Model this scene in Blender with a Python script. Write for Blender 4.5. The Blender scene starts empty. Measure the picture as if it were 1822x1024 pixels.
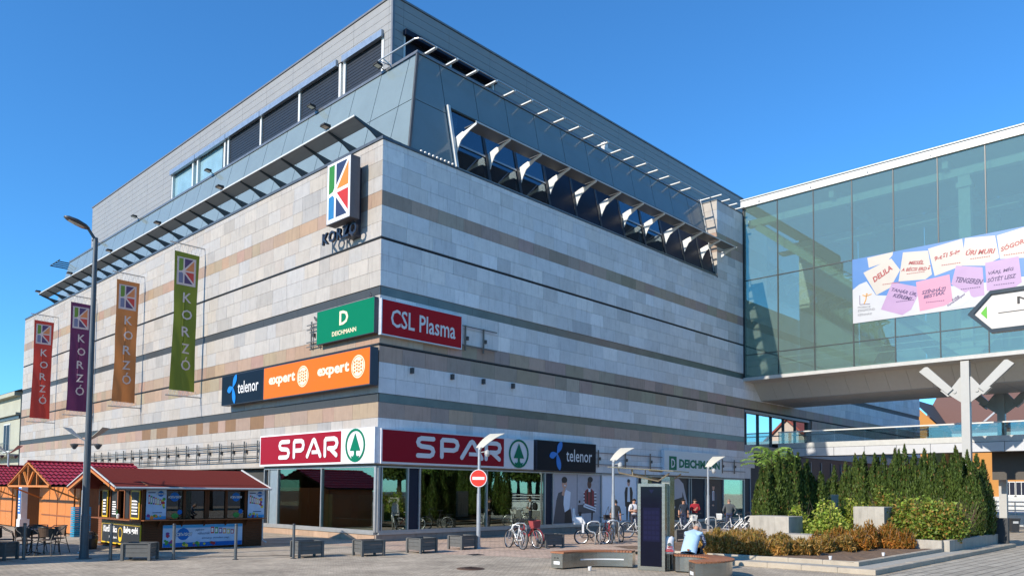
import bpy, math, random
import numpy as np
from mathutils import Vector, Matrix
random.seed(7)
SC = bpy.context.scene
COL = SC.collection
# ---------------------------------------------------------------- camera
cam_d = bpy.data.cameras.new('camera'); cam = bpy.data.objects.new('camera', cam_d); COL.objects.link(cam)
yaw, pitch, roll = math.radians(43.80496), math.radians(2.93988), math.radians(0.54799)
F = Vector((math.cos(yaw)*math.cos(pitch), math.sin(yaw)*math.cos(pitch), math.sin(pitch)))
Rr = Vector((math.sin(yaw), -math.cos(yaw), 0.0)); Uu = Rr.cross(F)
Rt = Rr*math.cos(roll)+Uu*math.sin(roll); Up = -Rr*math.sin(roll)+Uu*math.cos(roll)
mw = Matrix.Identity(4)
for i in range(3):
    mw[i][0] = Rt[i]; mw[i][1] = Up[i]; mw[i][2] = -F[i]
mw[0][3], mw[1][3], mw[2][3] = -18.17, -24.72, 2.0
cam.matrix_world = mw
cam_d.sensor_width = 36.0; cam_d.lens = 1378.29/1822*36; cam_d.shift_y = 0.1596
cam_d.clip_start = 0.1; cam_d.clip_end = 2000
SC.camera = cam
# ---------------------------------------------------------------- light
SUN_EL, SUN_AZ_Y = 29.5, 6.6       # elevation; degrees the sun stands from -X towards +Y
w = bpy.data.worlds.new('World'); SC.world = w; w.use_nodes = True
nt = w.node_tree; nt.nodes.clear()
wo = nt.nodes.new('ShaderNodeOutputWorld'); bg = nt.nodes.new('ShaderNodeBackground'); sky = nt.nodes.new('ShaderNodeTexSky')
sky.sky_type = 'NISHITA'; sky.sun_disc = False
sky.sun_elevation = math.radians(SUN_EL); sky.sun_rotation = math.radians(-(90.0-SUN_AZ_Y))
sky.altitude = 0; sky.air_density = 1.0; sky.dust_density = 0.1; sky.ozone_density = 3.0
bg.inputs[1].default_value = 0.128
tnt = nt.nodes.new('ShaderNodeVectorMath'); tnt.operation = 'MULTIPLY'; tnt.inputs[1].default_value = (0.30, 0.69, 0.98)
nt.links.new(sky.outputs[0], tnt.inputs[0]); nt.links.new(tnt.outputs[0], bg.inputs[0]); nt.links.new(bg.outputs[0], wo.inputs[0])
sl = bpy.data.lights.new('sun', 'SUN'); sun = bpy.data.objects.new('sun', sl); COL.objects.link(sun)
sl.energy = 3.3; sl.angle = math.radians(0.53); sl.color = (1.0, 0.91, 0.78)
el, az = math.radians(SUN_EL), math.radians(SUN_AZ_Y)
to_sun = Vector((-math.cos(el)*math.cos(az), math.cos(el)*math.sin(az), math.sin(el)))
sun.rotation_euler = to_sun.to_track_quat('Z', 'Y').to_euler(); sun.location = (-40, 10, 40)
SC.view_settings.view_transform = 'Standard'; SC.view_settings.look = 'None'
SC.view_settings.gamma = 1.0; SC.view_settings.use_curve_mapping = False
SC.view_settings.exposure = 0.92
SC.render.engine = 'CYCLES'
SC.cycles.max_bounces = 8; SC.cycles.diffuse_bounces = 3; SC.cycles.glossy_bounces = 4; SC.cycles.transmission_bounces = 4
SC.cycles.transparent_max_bounces = 12; SC.cycles.sample_clamp_indirect = 6.0; SC.cycles.use_denoising = True
SC.cycles.caustics_reflective = False; SC.cycles.caustics_refractive = False
# ---------------------------------------------------------------- helpers
def lin(c):
    c = c/255.0
    return c/12.92 if c <= 0.04045 else ((c+0.055)/1.055)**2.4
def S(r, g, b, k=0.8): return (lin(r)*k, lin(g)*k, lin(b)*k)
MATS = {}
def M(name, col=(0.5, 0.5, 0.5), rough=0.6, metal=0.0, var=0.12, scale=4.0, bump=0.0, bscale=40.0, spec=0.5, attr=None, streak=0.0, stretch=(1, 1, 1), coat=0.0):
    if name in MATS: return MATS[name]
    m = bpy.data.materials.new(name); m.use_nodes = True; MATS[name] = m
    t = m.node_tree; n = t.nodes; L = t.links
    b = n['Principled BSDF']; b.inputs['Roughness'].default_value = rough; b.inputs['Metallic'].default_value = metal
    b.inputs['Specular IOR Level'].default_value = spec; b.inputs['Coat Weight'].default_value = coat
    tc = n.new('ShaderNodeTexCoord'); mp = n.new('ShaderNodeMapping'); mp.inputs['Scale'].default_value = stretch
    L.new(tc.outputs['Object'], mp.inputs[0])
    nz = n.new('ShaderNodeTexNoise'); nz.inputs['Scale'].default_value = scale; nz.inputs['Detail'].default_value = 6; nz.inputs['Roughness'].default_value = 0.65
    L.new(mp.outputs[0], nz.inputs[0])
    mr = n.new('ShaderNodeMapRange'); mr.inputs[1].default_value = 0.25; mr.inputs[2].default_value = 0.75
    mr.inputs[3].default_value = 1-var; mr.inputs[4].default_value = 1+var
    L.new(nz.outputs['Fac'], mr.inputs[0])
    mx = n.new('ShaderNodeVectorMath'); mx.operation = 'SCALE'
    if attr:
        a = n.new('ShaderNodeAttribute'); a.attribute_name = attr; L.new(a.outputs['Color'], mx.inputs[0])
    else:
        mx.inputs[0].default_value = col[:3]
    L.new(mr.outputs[0], mx.inputs['Scale']); last = mx.outputs[0]
    if streak:
        mp2 = n.new('ShaderNodeMapping'); mp2.inputs['Scale'].default_value = (3.0, 3.0, 0.35); L.new(tc.outputs['Object'], mp2.inputs[0])
        nz2 = n.new('ShaderNodeTexNoise'); nz2.inputs['Scale'].default_value = 2.2; nz2.inputs['Detail'].default_value = 8; nz2.inputs['Roughness'].default_value = 0.7; L.new(mp2.outputs[0], nz2.inputs[0])
        r2 = n.new('ShaderNodeMapRange'); r2.inputs[1].default_value = 0.52; r2.inputs[2].default_value = 0.74; r2.inputs[3].default_value = 1.0; r2.inputs[4].default_value = 1-streak
        L.new(nz2.outputs['Fac'], r2.inputs[0]); m2 = n.new('ShaderNodeVectorMath'); m2.operation = 'SCALE'
        L.new(last, m2.inputs[0]); L.new(r2.outputs[0], m2.inputs['Scale']); last = m2.outputs[0]
    L.new(last, b.inputs['Base Color'])
    rr = n.new('ShaderNodeMapRange'); rr.inputs[3].default_value = max(0.02, rough-0.08); rr.inputs[4].default_value = min(1, rough+0.08)
    L.new(nz.outputs['Fac'], rr.inputs[0]); L.new(rr.outputs[0], b.inputs['Roughness'])
    if bump:
        nb = n.new('ShaderNodeTexNoise'); nb.inputs['Scale'].default_value = bscale; nb.inputs['Detail'].default_value = 5; L.new(mp.outputs[0], nb.inputs[0])
        bp = n.new('ShaderNodeBump'); bp.inputs['Strength'].default_value = bump; bp.inputs['Distance'].default_value = 0.02
        L.new(nb.outputs['Fac'], bp.inputs['Height']); L.new(bp.outputs[0], b.inputs['Normal'])
    return m
def glass(name, trans, refl, gtint=(1, 1, 1), rough=0.0, wob=0.0, graz=0.5):
    if name in MATS: return MATS[name]
    m = bpy.data.materials.new(name); m.use_nodes = True; MATS[name] = m
    t = m.node_tree; n = t.nodes; L = t.links; n.clear()
    o = n.new('ShaderNodeOutputMaterial'); tr = n.new('ShaderNodeBsdfTransparent'); gl = n.new('ShaderNodeBsdfGlossy'); mx = n.new('ShaderNodeMixShader')
    tr.inputs[0].default_value = (*trans, 1); gl.inputs[0].default_value = (*gtint, 1); gl.inputs['Roughness'].default_value = rough
    fr = n.new('ShaderNodeLayerWeight'); fr.inputs[0].default_value = 0.35
    mr = n.new('ShaderNodeMapRange'); mr.inputs[3].default_value = refl; mr.inputs[4].default_value = min(1.0, refl+graz)
    L.new(fr.outputs['Fresnel'], mr.inputs[0]); L.new(mr.outputs[0], mx.inputs[0])
    L.new(tr.outputs[0], mx.inputs[1]); L.new(gl.outputs[0], mx.inputs[2]); L.new(mx.outputs[0], o.inputs[0])
    if wob:
        tc = n.new('ShaderNodeTexCoord'); nz = n.new('ShaderNodeTexNoise'); nz.inputs['Scale'].default_value = 0.9; L.new(tc.outputs['Object'], nz.inputs[0])
        bp = n.new('ShaderNodeBump'); bp.inputs['Strength'].default_value = wob; bp.inputs['Distance'].default_value = 0.05
        L.new(nz.outputs['Fac'], bp.inputs['Height']); L.new(bp.outputs[0], gl.inputs['Normal'])
    return m
class Fr:                                  # a drawing plane: origin, right, up; outward normal = right x up
    def __init__(s, O, U, V=(0, 0, 1)):
        s.O, s.U, s.V = Vector(O), Vector(U).normalized(), Vector(V).normalized(); s.N = s.U.cross(s.V)
    def pt(s, u, v, n=0.0): return s.O+s.U*u+s.V*v+s.N*n
class MB:
    def __init__(s): s.v, s.f, s.m, s.t = [], [], [], []
    def add(s, vs, fs, m=0, tint=None):
        k = len(s.v); s.v += [tuple(p) for p in vs]
        for f in fs: s.f.append(tuple(i+k for i in f)); s.m.append(m); s.t.append(tint)
        return s
    def box(s, x0, x1, y0, y1, z0, z1, m=0, tint=None):
        v = [(x, y, z) for z in (z0, z1) for y in (y0, y1) for x in (x0, x1)]
        return s.add(v, [(0, 2, 3, 1), (4, 5, 7, 6), (0, 1, 5, 4), (2, 6, 7, 3), (0, 4, 6, 2), (1, 3, 7, 5)], m, tint)
    def fbox(s, fr, u0, u1, v0, v1, n0, n1, m=0, tint=None):
        v = [fr.pt(u, vv, n) for n in (n0, n1) for vv in (v0, v1) for u in (u0, u1)]
        return s.add(v, [(0, 2, 3, 1), (4, 5, 7, 6), (0, 1, 5, 4), (2, 6, 7, 3), (0, 4, 6, 2), (1, 3, 7, 5)], m, tint)
    def prism(s, fr, pts, n0, n1, m=0, tint=None):
        k = len(pts); v = [fr.pt(a, b, n0) for a, b in pts]+[fr.pt(a, b, n1) for a, b in pts]
        A = sum(pts[i][0]*pts[(i+1) % k][1]-pts[(i+1) % k][0]*pts[i][1] for i in range(k))
        fs = [tuple(range(k, 2*k)), tuple(reversed(range(k)))]+[(i, (i+1) % k, (i+1) % k+k, i+k) for i in range(k)]
        if A < 0: fs = [tuple(reversed(f)) for f in fs]
        return s.add(v, fs, m, tint)
    def poly(s, fr, pts, n=0.0, m=0, tint=None):
        A = sum(pts[i][0]*pts[(i+1) % len(pts)][1]-pts[(i+1) % len(pts)][0]*pts[i][1] for i in range(len(pts)))
        q = pts if A > 0 else list(reversed(pts))
        return s.add([fr.pt(a, b, n) for a, b in q], [tuple(range(len(q)))], m, tint)
    def tube(s, pts, r, n=8, m=0, caps=True, closed=False):
        P = [Vector(p) for p in pts]; K = len(P); R = r if isinstance(r, (list, tuple)) else [r]*K
        ref = None; rings = []
        for i in range(K):
            a = P[i-1] if (i or closed) else P[i]; b = P[(i+1) % K] if (i < K-1 or closed) else P[i]
            d = (b-a); d = d.normalized() if d.length > 1e-9 else Vector((0, 0, 1))
            if ref is None: ref = d.orthogonal().normalized()
            ref = (ref-d*ref.dot(d)); ref = ref.normalized() if ref.length > 1e-6 else d.orthogonal().normalized()
            o = d.cross(ref); rings.append([P[i]+(ref*math.cos(2*math.pi*j/n)+o*math.sin(2*math.pi*j/n))*R[i] for j in range(n)])
        v = [p for rg in rings for p in rg]; fs = []
        for i in range(K if closed else K-1):
            i2 = (i+1) % K
            for j in range(n): fs.append((i*n+j, i*n+(j+1) % n, i2*n+(j+1) % n, i2*n+j))
        if caps and not closed: fs += [tuple(reversed(range(n))), tuple(range((K-1)*n, K*n))]
        return s.add(v, fs, m)
    def lathe(s, prof, loc=(0, 0, 0), n=16, m=0, axis=None):
        v = []; fs = []; L = Vector(loc); ax = Vector(axis or (0, 0, 1)).normalized(); a = ax.orthogonal().normalized(); b = ax.cross(a)
        for r, z in prof:
            for j in range(n): v.append(L+ax*z+(a*math.cos(2*math.pi*j/n)+b*math.sin(2*math.pi*j/n))*r)
        for i in range(len(prof)-1):
            for j in range(n): fs.append((i*n+j, i*n+(j+1) % n, (i+1)*n+(j+1) % n, (i+1)*n+j))
        fs += [tuple(reversed(range(n))), tuple(range((len(prof)-1)*n, len(prof)*n))]
        return s.add(v, fs, m)
    def ball(s, c, rx, ry=None, rz=None, n=10, k=7, m=0):
        ry = ry or rx; rz = rz or rx; v = [(c[0], c[1], c[2]-rz)]; fs = []
        for i in range(1, k):
            th = math.pi*i/k
            for j in range(n): v.append((c[0]+rx*math.sin(th)*math.cos(2*math.pi*j/n), c[1]+ry*math.sin(th)*math.sin(2*math.pi*j/n), c[2]-rz*math.cos(th)))
        v.append((c[0], c[1], c[2]+rz)); T = len(v)-1
        for j in range(n): fs.append((0, 1+(j+1) % n, 1+j)); fs.append((T, 1+(k-2)*n+j, 1+(k-2)*n+(j+1) % n))
        for i in range(k-2):
            for j in range(n): fs.append((1+i*n+j, 1+i*n+(j+1) % n, 1+(i+1)*n+(j+1) % n, 1+(i+1)*n+j))
        return s.add(v, fs, m)
    def stroke(s, fr, pts, wd, n0=0.0, th=0.01, m=0, rnd=True):   # flat ribbon letter stroke with rounded ends
        P = [Vector((a, b)) for a, b in pts]; h = wd/2; Lf, Rf = [], []
        for i in range(len(P)):
            d0 = (P[i]-P[i-1]).normalized() if i else (P[1]-P[0]).normalized()
            d1 = (P[i+1]-P[i]).normalized() if i < len(P)-1 else d0
            t = (d0+d1); t = t.normalized() if t.length > 1e-6 else d0
            k = h/max(0.45, t.dot(d1)); nn = Vector((-t.y, t.x)); Lf.append(P[i]+nn*k); Rf.append(P[i]-nn*k)
        out = list(Lf)
        if rnd:
            d = (P[-1]-P[-2]).normalized(); a0 = math.atan2(d.y, d.x)
            out += [P[-1]+Vector((math.cos(a0+math.pi/2-math.pi*j/6), math.sin(a0+math.pi/2-math.pi*j/6)))*h for j in range(1, 6)]
        out += list(reversed(Rf))
        if rnd:
            d = (P[0]-P[1]).normalized(); a0 = math.atan2(d.y, d.x)
            out += [P[0]+Vector((math.cos(a0+math.pi/2-math.pi*j/6), math.sin(a0+math.pi/2-math.pi*j/6)))*h for j in range(1, 6)]
        return s.prism(fr, [(p.x, p.y) for p in out], n0, n0+th, m)
    def mesh(s, name, mats, smooth=False):
        me = bpy.data.meshes.new(name); me.from_pydata(s.v, [], s.f)
        for mt in (mats if isinstance(mats, (list, tuple)) else [mats]): me.materials.append(mt)
        if any(s.m): me.polygons.foreach_set('material_index', s.m)
        if any(t is not None for t in s.t):
            a = me.attributes.new('tint', 'FLOAT_COLOR', 'FACE'); a.data.foreach_set('color', [c for t in s.t for c in (*(t or (0.5, 0.5, 0.5)), 1.0)])
        if smooth: me.polygons.foreach_set('use_smooth', [True]*len(me.polygons))
        me.update(); return me
    def build(s, name, mats, parent=None, smooth=False):
        return link(name, s.mesh(name, mats, smooth), parent)
def link(name, me, parent=None):
    o = bpy.data.objects.new(name, me); COL.objects.link(o)
    if parent is not None: o.parent = parent
    return o
def tag(o, label=None, cat=None, group=None, kind=None):
    for k, v in (('label', label), ('category', cat), ('group', group), ('kind', kind)):
        if v: o[k] = v
    return o
def thing(name, label, cat, loc=(0, 0, 0), rz=0.0, group=None):
    o = bpy.data.objects.new(name, None); COL.objects.link(o); o.location = loc; o.rotation_euler = (0, 0, rz); o.empty_display_size = 0.2
    return tag(o, label, cat, group)
def dup(root, loc, rz=0.0, label=None, scale=None):
    r = root.copy(); COL.objects.link(r); r.location = loc; r.rotation_euler = (0, 0, rz)
    if label: r['label'] = label
    if scale: r.scale = scale
    for ch in list(root.children):
        c = ch.copy(); COL.objects.link(c); c.parent = r
        for g in list(ch.children):
            d = g.copy(); COL.objects.link(d); d.parent = c
    return r
_tc = {}
def text_geo(s, bold=0.0, shear=0.0, spacing=1.0, flat=2):
    k = (s, bold, shear, spacing)
    if k not in _tc:
        f = bpy.data.curves.new('lettering', 'FONT'); f.body = s; f.resolution_u = flat; f.shear = shear; f.space_character = spacing; f.offset = bold; f.fill_mode = 'FRONT'
        f.dimensions = '2D'
        o = bpy.data.objects.new('lettering', f); me = bpy.data.meshes.new_from_object(o)
        vs = [(v.co.x, v.co.y) for v in me.vertices]; fs = [tuple(p.vertices) for p in me.polygons]
        bpy.data.objects.remove(o); bpy.data.curves.remove(f); bpy.data.meshes.remove(me)
        x0 = min(v[0] for v in vs); x1 = max(v[0] for v in vs); y0 = min(v[1] for v in vs); y1 = max(v[1] for v in vs)
        _tc[k] = ([((x-x0)/(x1-x0), (y-y0)/(y1-y0)) for x, y in vs], fs)
    return _tc[k]
def text(mb, s, fr, u, v, wd, h, n=0.01, m=0, bold=0.0, shear=0.0, rot=0.0, spacing=1.0):   # fitted into the box (u, v, wd, h)
    vs, fs = text_geo(s, bold, shear, spacing); c, q = math.cos(rot), math.sin(rot)
    mb.add([fr.pt(u+a*wd*c-b*h*q, v+a*wd*q+b*h*c, n) for a, b in vs], fs, m)
def circ(cx, cy, r, n=24, a0=0.0, a1=2*math.pi, ry=None):
    full = abs(a1-a0-2*math.pi) < 1e-6; k = n if full else n+1
    return [(cx+r*math.cos(a0+(a1-a0)*i/n), cy+(ry or r)*math.sin(a0+(a1-a0)*i/n)) for i in range(k)]
def ring(mb, fr, cx, cy, r0, r1, n0, n1, m=0, k=28, ry=1.0):
    v = []; fs = []
    for i in range(k):
        a = 2*math.pi*i/k
        for r in (r0, r1): v += [fr.pt(cx+r*math.cos(a), cy+r*ry*math.sin(a), n0), fr.pt(cx+r*math.cos(a), cy+r*ry*math.sin(a), n1)]
    for i in range(k):
        a, b = 4*i, 4*((i+1) % k)
        fs += [(a+1, a+3, b+3, b+1), (a+2, b+2, b+3, a+3), (a, a+1, b+1, b), (a, b, b+2, a+2)]
    mb.add(v, fs, m)
def np_leaves(name, C, D, Sd, tint, mat, parent=None):            # diamond leaves: centre, long half-axis, short half-axis
    n = len(C); V = np.empty((n, 4, 3)); V[:, 0] = C-D; V[:, 1] = C+Sd; V[:, 2] = C+D; V[:, 3] = C-Sd
    me = bpy.data.meshes.new(name); me.vertices.add(n*4); me.vertices.foreach_set('co', V.ravel())
    me.loops.add(n*4); me.loops.foreach_set('vertex_index', np.arange(n*4, dtype=np.int32)); me.polygons.add(n)
    me.polygons.foreach_set('loop_start', np.arange(n, dtype=np.int32)*4); me.update(calc_edges=True)
    a = me.attributes.new('tint', 'FLOAT_COLOR', 'FACE'); a.data.foreach_set('color', np.concatenate([tint, np.ones((n, 1))], 1).ravel())
    me.materials.append(mat); return me
ORD = ['first', 'second', 'third', 'fourth', 'fifth', 'sixth', 'seventh', 'eighth', 'ninth', 'tenth', 'eleventh', 'twelfth', 'thirteenth', 'fourteenth', 'fifteenth', 'sixteenth', 'seventeenth', 'eighteenth', 'nineteenth', 'twentieth']
# ---------------------------------------------------------------- materials
m_stone = M('stone', attr='tint', rough=0.6, var=0.09, scale=2.3, bump=0.12, bscale=25, streak=0.30, spec=0.3)
m_joint = M('joint_backing', (0.16, 0.15, 0.14), rough=0.9, var=0.2)
m_black = M('black_gap', (0.02, 0.02, 0.022), rough=0.8)
m_strip = M('strip_metal', (0.17, 0.165, 0.15), rough=0.34, metal=0.6, var=0.25, scale=0.8)
m_cop = M('coping_metal', (0.10, 0.11, 0.12), rough=0.4, metal=0.4)
m_alu = M('aluminium', (0.48, 0.48, 0.47), rough=0.4, metal=0.6)
m_lgrey = M('light_grey_paint', (0.52, 0.53, 0.52), rough=0.45)
m_white = M('white_paint', (0.60, 0.60, 0.58), rough=0.4, var=0.05)
m_mans = M('mansard_glass', (0.185, 0.235, 0.25), rough=0.12, metal=0.0, var=0.08, scale=0.6, spec=0.3)
m_mansd = M('roof_panel_frame', (0.05, 0.055, 0.06), rough=0.4)
m_clad = M('cladding', (0.275, 0.27, 0.26), rough=0.5, metal=0.1, var=0.05, scale=1.5)
m_blind = M('blind', (0.012, 0.014, 0.018), rough=0.45)
m_brk = M('bracket_paint', (0.045, 0.06, 0.068), rough=0.45)
m_brkw = M('bracket_light', (0.66, 0.67, 0.65), rough=0.5)
m_blade = M('louvre', (0.30, 0.32, 0.32), rough=0.6, metal=0.0, var=0.3, scale=60, stretch=(1, 0.02, 1))
m_dkpan = M('dark_panel', (0.020, 0.025, 0.042), rough=0.4, metal=0.0, spec=0.1)
m_frame = M('shop_frame', (0.42, 0.42, 0.41), rough=0.4, metal=0.5)
m_int = M('interior', (0.05, 0.05, 0.045), rough=0.9, var=0.3, scale=0.7)
m_intl = M('interior_light', (0.40, 0.40, 0.30), rough=0.9, var=0.3, scale=0.7)
g_shop = glass('shop_glass', (0.50, 0.56, 0.50), 0.24, (0.80, 0.90, 0.84), wob=0.012)
g_roof = glass('roof_window_glass', (0.45, 0.52, 0.55), 0.17, (0.8, 0.92, 1.0), graz=0.25)
g_up = glass('upper_glass', (0.5, 0.6, 0.65), 0.45, (0.75, 0.95, 1.0))
g_bridge = glass('bridge_glass', (0.57, 0.71, 0.66), 0.12, (0.76, 0.93, 0.88))
def dusty(m, k, col):
    n = m.node_tree.nodes; L = m.node_tree.links; o = n['Material Output']; src = o.inputs[0].links[0].from_socket
    d = n.new('ShaderNodeBsdfDiffuse'); d.inputs[0].default_value = (*col, 1); tl = n.new('ShaderNodeBsdfTranslucent'); tl.inputs[0].default_value = (*col, 1)
    a = n.new('ShaderNodeMixShader'); a.inputs[0].default_value = 0.35; L.new(d.outputs[0], a.inputs[1]); L.new(tl.outputs[0], a.inputs[2])
    mx = n.new('ShaderNodeMixShader'); mx.inputs[0].default_value = k; L.new(src, mx.inputs[1]); L.new(a.outputs[0], mx.inputs[2]); L.new(mx.outputs[0], o.inputs[0])
def thin(m, k, col):
    n = m.node_tree.nodes; L = m.node_tree.links; o = n['Material Output']; src = o.inputs[0].links[0].from_socket
    tl = n.new('ShaderNodeBsdfTranslucent'); tl.inputs[0].default_value = (*col, 1); mx = n.new('ShaderNodeMixShader'); mx.inputs[0].default_value = k
    L.new(src, mx.inputs[1]); L.new(tl.outputs[0], mx.inputs[2]); L.new(mx.outputs[0], o.inputs[0])
thin(m_blade, 0.3, (0.4, 0.43, 0.43))
def sheer(m, k):
    n = m.node_tree.nodes; L = m.node_tree.links; o = n['Material Output']; src = o.inputs[0].links[0].from_socket
    tr = n.new('ShaderNodeBsdfTransparent'); mx = n.new('ShaderNodeMixShader'); mx.inputs[0].default_value = k; L.new(src, mx.inputs[1]); L.new(tr.outputs[0], mx.inputs[2]); L.new(mx.outputs[0], o.inputs[0])
sheer(m_blade, 0.06)
dusty(g_bridge, 0.19, (0.50, 0.63, 0.575))
g_kiosk = glass('kiosk_glass', (0.30, 0.30, 0.28), 0.10, (0.9, 0.9, 0.9))
g_rail = glass('rail_glass', (0.62, 0.72, 0.72), 0.10)
g_mirror = glass('loggia_glass', (0.12, 0.13, 0.14), 0.72, (1, 1, 1))
# ================================================================ ground
gm = bpy.data.materials.new('plaza_pavers'); gm.use_nodes = True
def paver(m, c1, c2, mortar, bw, bh, rot, msize=0.012, big=0.36):
    t = m.node_tree; n = t.nodes; L = t.links; b = n['Principled BSDF']; b.inputs['Roughness'].default_value = 0.85
    b.inputs['Specular IOR Level'].default_value = 0.25
    g = n.new('ShaderNodeNewGeometry'); mp = n.new('ShaderNodeMapping'); mp.inputs['Rotation'].default_value = (0, 0, rot); L.new(g.outputs['Position'], mp.inputs[0])
    br = n.new('ShaderNodeTexBrick'); br.inputs['Scale'].default_value = 1.0; br.inputs['Brick Width'].default_value = bw; br.inputs['Row Height'].default_value = bh
    br.inputs['Mortar Size'].default_value = msize; br.inputs['Color1'].default_value = (*c1, 1); br.inputs['Color2'].default_value = (*c2, 1); br.inputs['Mortar'].default_value = (*mortar, 1); br.inputs['Bias'].default_value = 0
    L.new(mp.outputs[0], br.inputs[0])
    nz = n.new('ShaderNodeTexNoise'); nz.inputs['Scale'].default_value = 0.8; nz.inputs['Detail'].default_value = 9; nz.inputs['Roughness'].default_value = 0.72; L.new(g.outputs['Position'], nz.inputs[0])
    n2 = n.new('ShaderNodeTexNoise'); n2.inputs['Scale'].default_value = 7.0; n2.inputs['Detail'].default_value = 6; n2.inputs['Roughness'].default_value = 0.8; L.new(g.outputs['Position'], n2.inputs[0])
    r1 = n.new('ShaderNodeMapRange'); r1.inputs[1].default_value = 0.3; r1.inputs[2].default_value = 0.7; r1.inputs[3].default_value = 1-big; r1.inputs[4].default_value = 1+big; L.new(nz.outputs['Fac'], r1.inputs[0])
    r2 = n.new('ShaderNodeMapRange'); r2.inputs[1].default_value = 0.3; r2.inputs[2].default_value = 0.7; r2.inputs[3].default_value = 0.72; r2.inputs[4].default_value = 1.22; L.new(n2.outputs['Fac'], r2.inputs[0])
    mu = n.new('ShaderNodeMath'); mu.operation = 'MULTIPLY'; L.new(r1.outputs[0], mu.inputs[0]); L.new(r2.outputs[0], mu.inputs[1])
    vo = n.new('ShaderNodeTexVoronoi'); vo.inputs['Scale'].default_value = 3.2; L.new(g.outputs['Position'], vo.inputs[0])
    v2 = n.new('ShaderNodeMapRange'); v2.inputs[1].default_value = 0.05; v2.inputs[2].default_value = 0.085; v2.inputs[3].default_value = 0.55; v2.inputs[4].default_value = 1.0; L.new(vo.outputs['Distance'], v2.inputs[0])
    n3 = n.new('ShaderNodeTexNoise'); n3.inputs['Scale'].default_value = 0.28; n3.inputs['Detail'].default_value = 10; n3.inputs['Roughness'].default_value = 0.75; n3.inputs['Distortion'].default_value = 0.6; L.new(g.outputs['Position'], n3.inputs[0])
    r3 = n.new('ShaderNodeMapRange'); r3.inputs[1].default_value = 0.54; r3.inputs[2].default_value = 0.64; r3.inputs[3].default_value = 1.0; r3.inputs[4].default_value = 0.72; L.new(n3.outputs['Fac'], r3.inputs[0])
    m4 = n.new('ShaderNodeMath'); m4.operation = 'MULTIPLY'; L.new(v2.outputs[0], m4.inputs[0]); L.new(r3.outputs[0], m4.inputs[1])
    m5 = n.new('ShaderNodeMath'); m5.operation = 'MULTIPLY'; L.new(mu.outputs[0], m5.inputs[0]); L.new(m4.outputs[0], m5.inputs[1]); mu = m5
    sc = n.new('ShaderNodeVectorMath'); sc.operation = 'SCALE'; L.new(br.outputs['Color'], sc.inputs[0]); L.new(mu.outputs[0], sc.inputs['Scale']); L.new(sc.outputs[0], b.inputs['Base Color'])
    bp = n.new('ShaderNodeBump'); bp.inputs['Strength'].default_value = 0.35; bp.inputs['Distance'].default_value = 0.01; L.new(br.outputs['Fac'], bp.inputs['Height']); bp.invert = True
    L.new(bp.outputs[0], b.inputs['Normal'])
paver(gm, (0.50, 0.415, 0.305), (0.42, 0.345, 0.255), (0.29, 0.25, 0.195), 0.22, 0.11, 0.9)
gt = bpy.data.materials.new('tan_pavers'); gt.use_nodes = True
paver(gt, (0.58, 0.43, 0.31), (0.50, 0.35, 0.26), (0.32, 0.24, 0.19), 0.24, 0.12, 0.0, big=0.18)
gs = bpy.data.materials.new('concrete_slabs'); gs.use_nodes = True
paver(gs, (0.46, 0.41, 0.325), (0.39, 0.345, 0.275), (0.15, 0.13, 0.11), 1.2, 0.30, 0.02, msize=0.02, big=0.15)
ga = M('asphalt', (0.10, 0.098, 0.092), rough=0.9, var=0.2, scale=1.5, bump=0.2)
def sheet(name, pts, z, m):
    b = MB(); b.add([(x, y, z) for x, y in pts], [tuple(range(len(pts)))]); return tag(b.build(name, m), kind='structure')
sheet('ground', [(-700, -700), (900, -700), (900, 900), (-700, 900)], -0.012, ga)
sheet('plaza_pavement', [(-60, -60), (60, -60), (60, 95), (-60, 95)], -0.004, gm)
sheet('tan_pavement', [(-2.2, -0.1), (-1.75, -6.2), (-0.35, -9.3), (1.6, -12.2), (40, -12.2), (40, -0.1)], 0.0, gt)
sheet('slab_pavement', [(2.3, -18.0), (17, -17.9), (26, -17.4), (40, -20), (40, -40), (-5, -40), (0.5, -20.0)], 0.004, gs)
dch = MB()
for a, b_ in (((-9.6, -1.6), (-4.0, -4.3)), ((-4.0, -4.3), (-1.0, -4.5))):
    d = Vector((b_[0]-a[0], b_[1]-a[1], 0)).normalized(); n_ = Vector((-d.y, d.x, 0))*0.05
    dch.add([Vector((*a, 0.003))-n_, Vector((*b_, 0.003))-n_, Vector((*b_, 0.003))+n_, Vector((*a, 0.003))+n_], [(0, 1, 2, 3)])
tag(dch.build('drain_channel', M('channel_iron', (0.06, 0.055, 0.05), rough=0.6)), kind='structure')
# manhole cover
mh = thing('manhole_cover', 'round rusty iron manhole cover in the plaza pavers', 'manhole cover', (-4.36, -10.03, 0))
b = MB(); b.lathe([(0.36, -0.01), (0.36, 0.012), (0.31, 0.014)], n=28); b.build('frame', M('rust_iron', (0.10, 0.055, 0.035), rough=0.8, var=0.3), mh)
b = MB(); b.lathe([(0.30, 0.0), (0.30, 0.02)], n=28)
for i in range(5): b.box(-0.22, 0.22, -0.2+0.1*i-0.02, -0.2+0.1*i+0.02, 0.02, 0.028)
b.build('lid', M('rust_lid', (0.085, 0.045, 0.03), rough=0.85, var=0.4, scale=12), mh)
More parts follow.
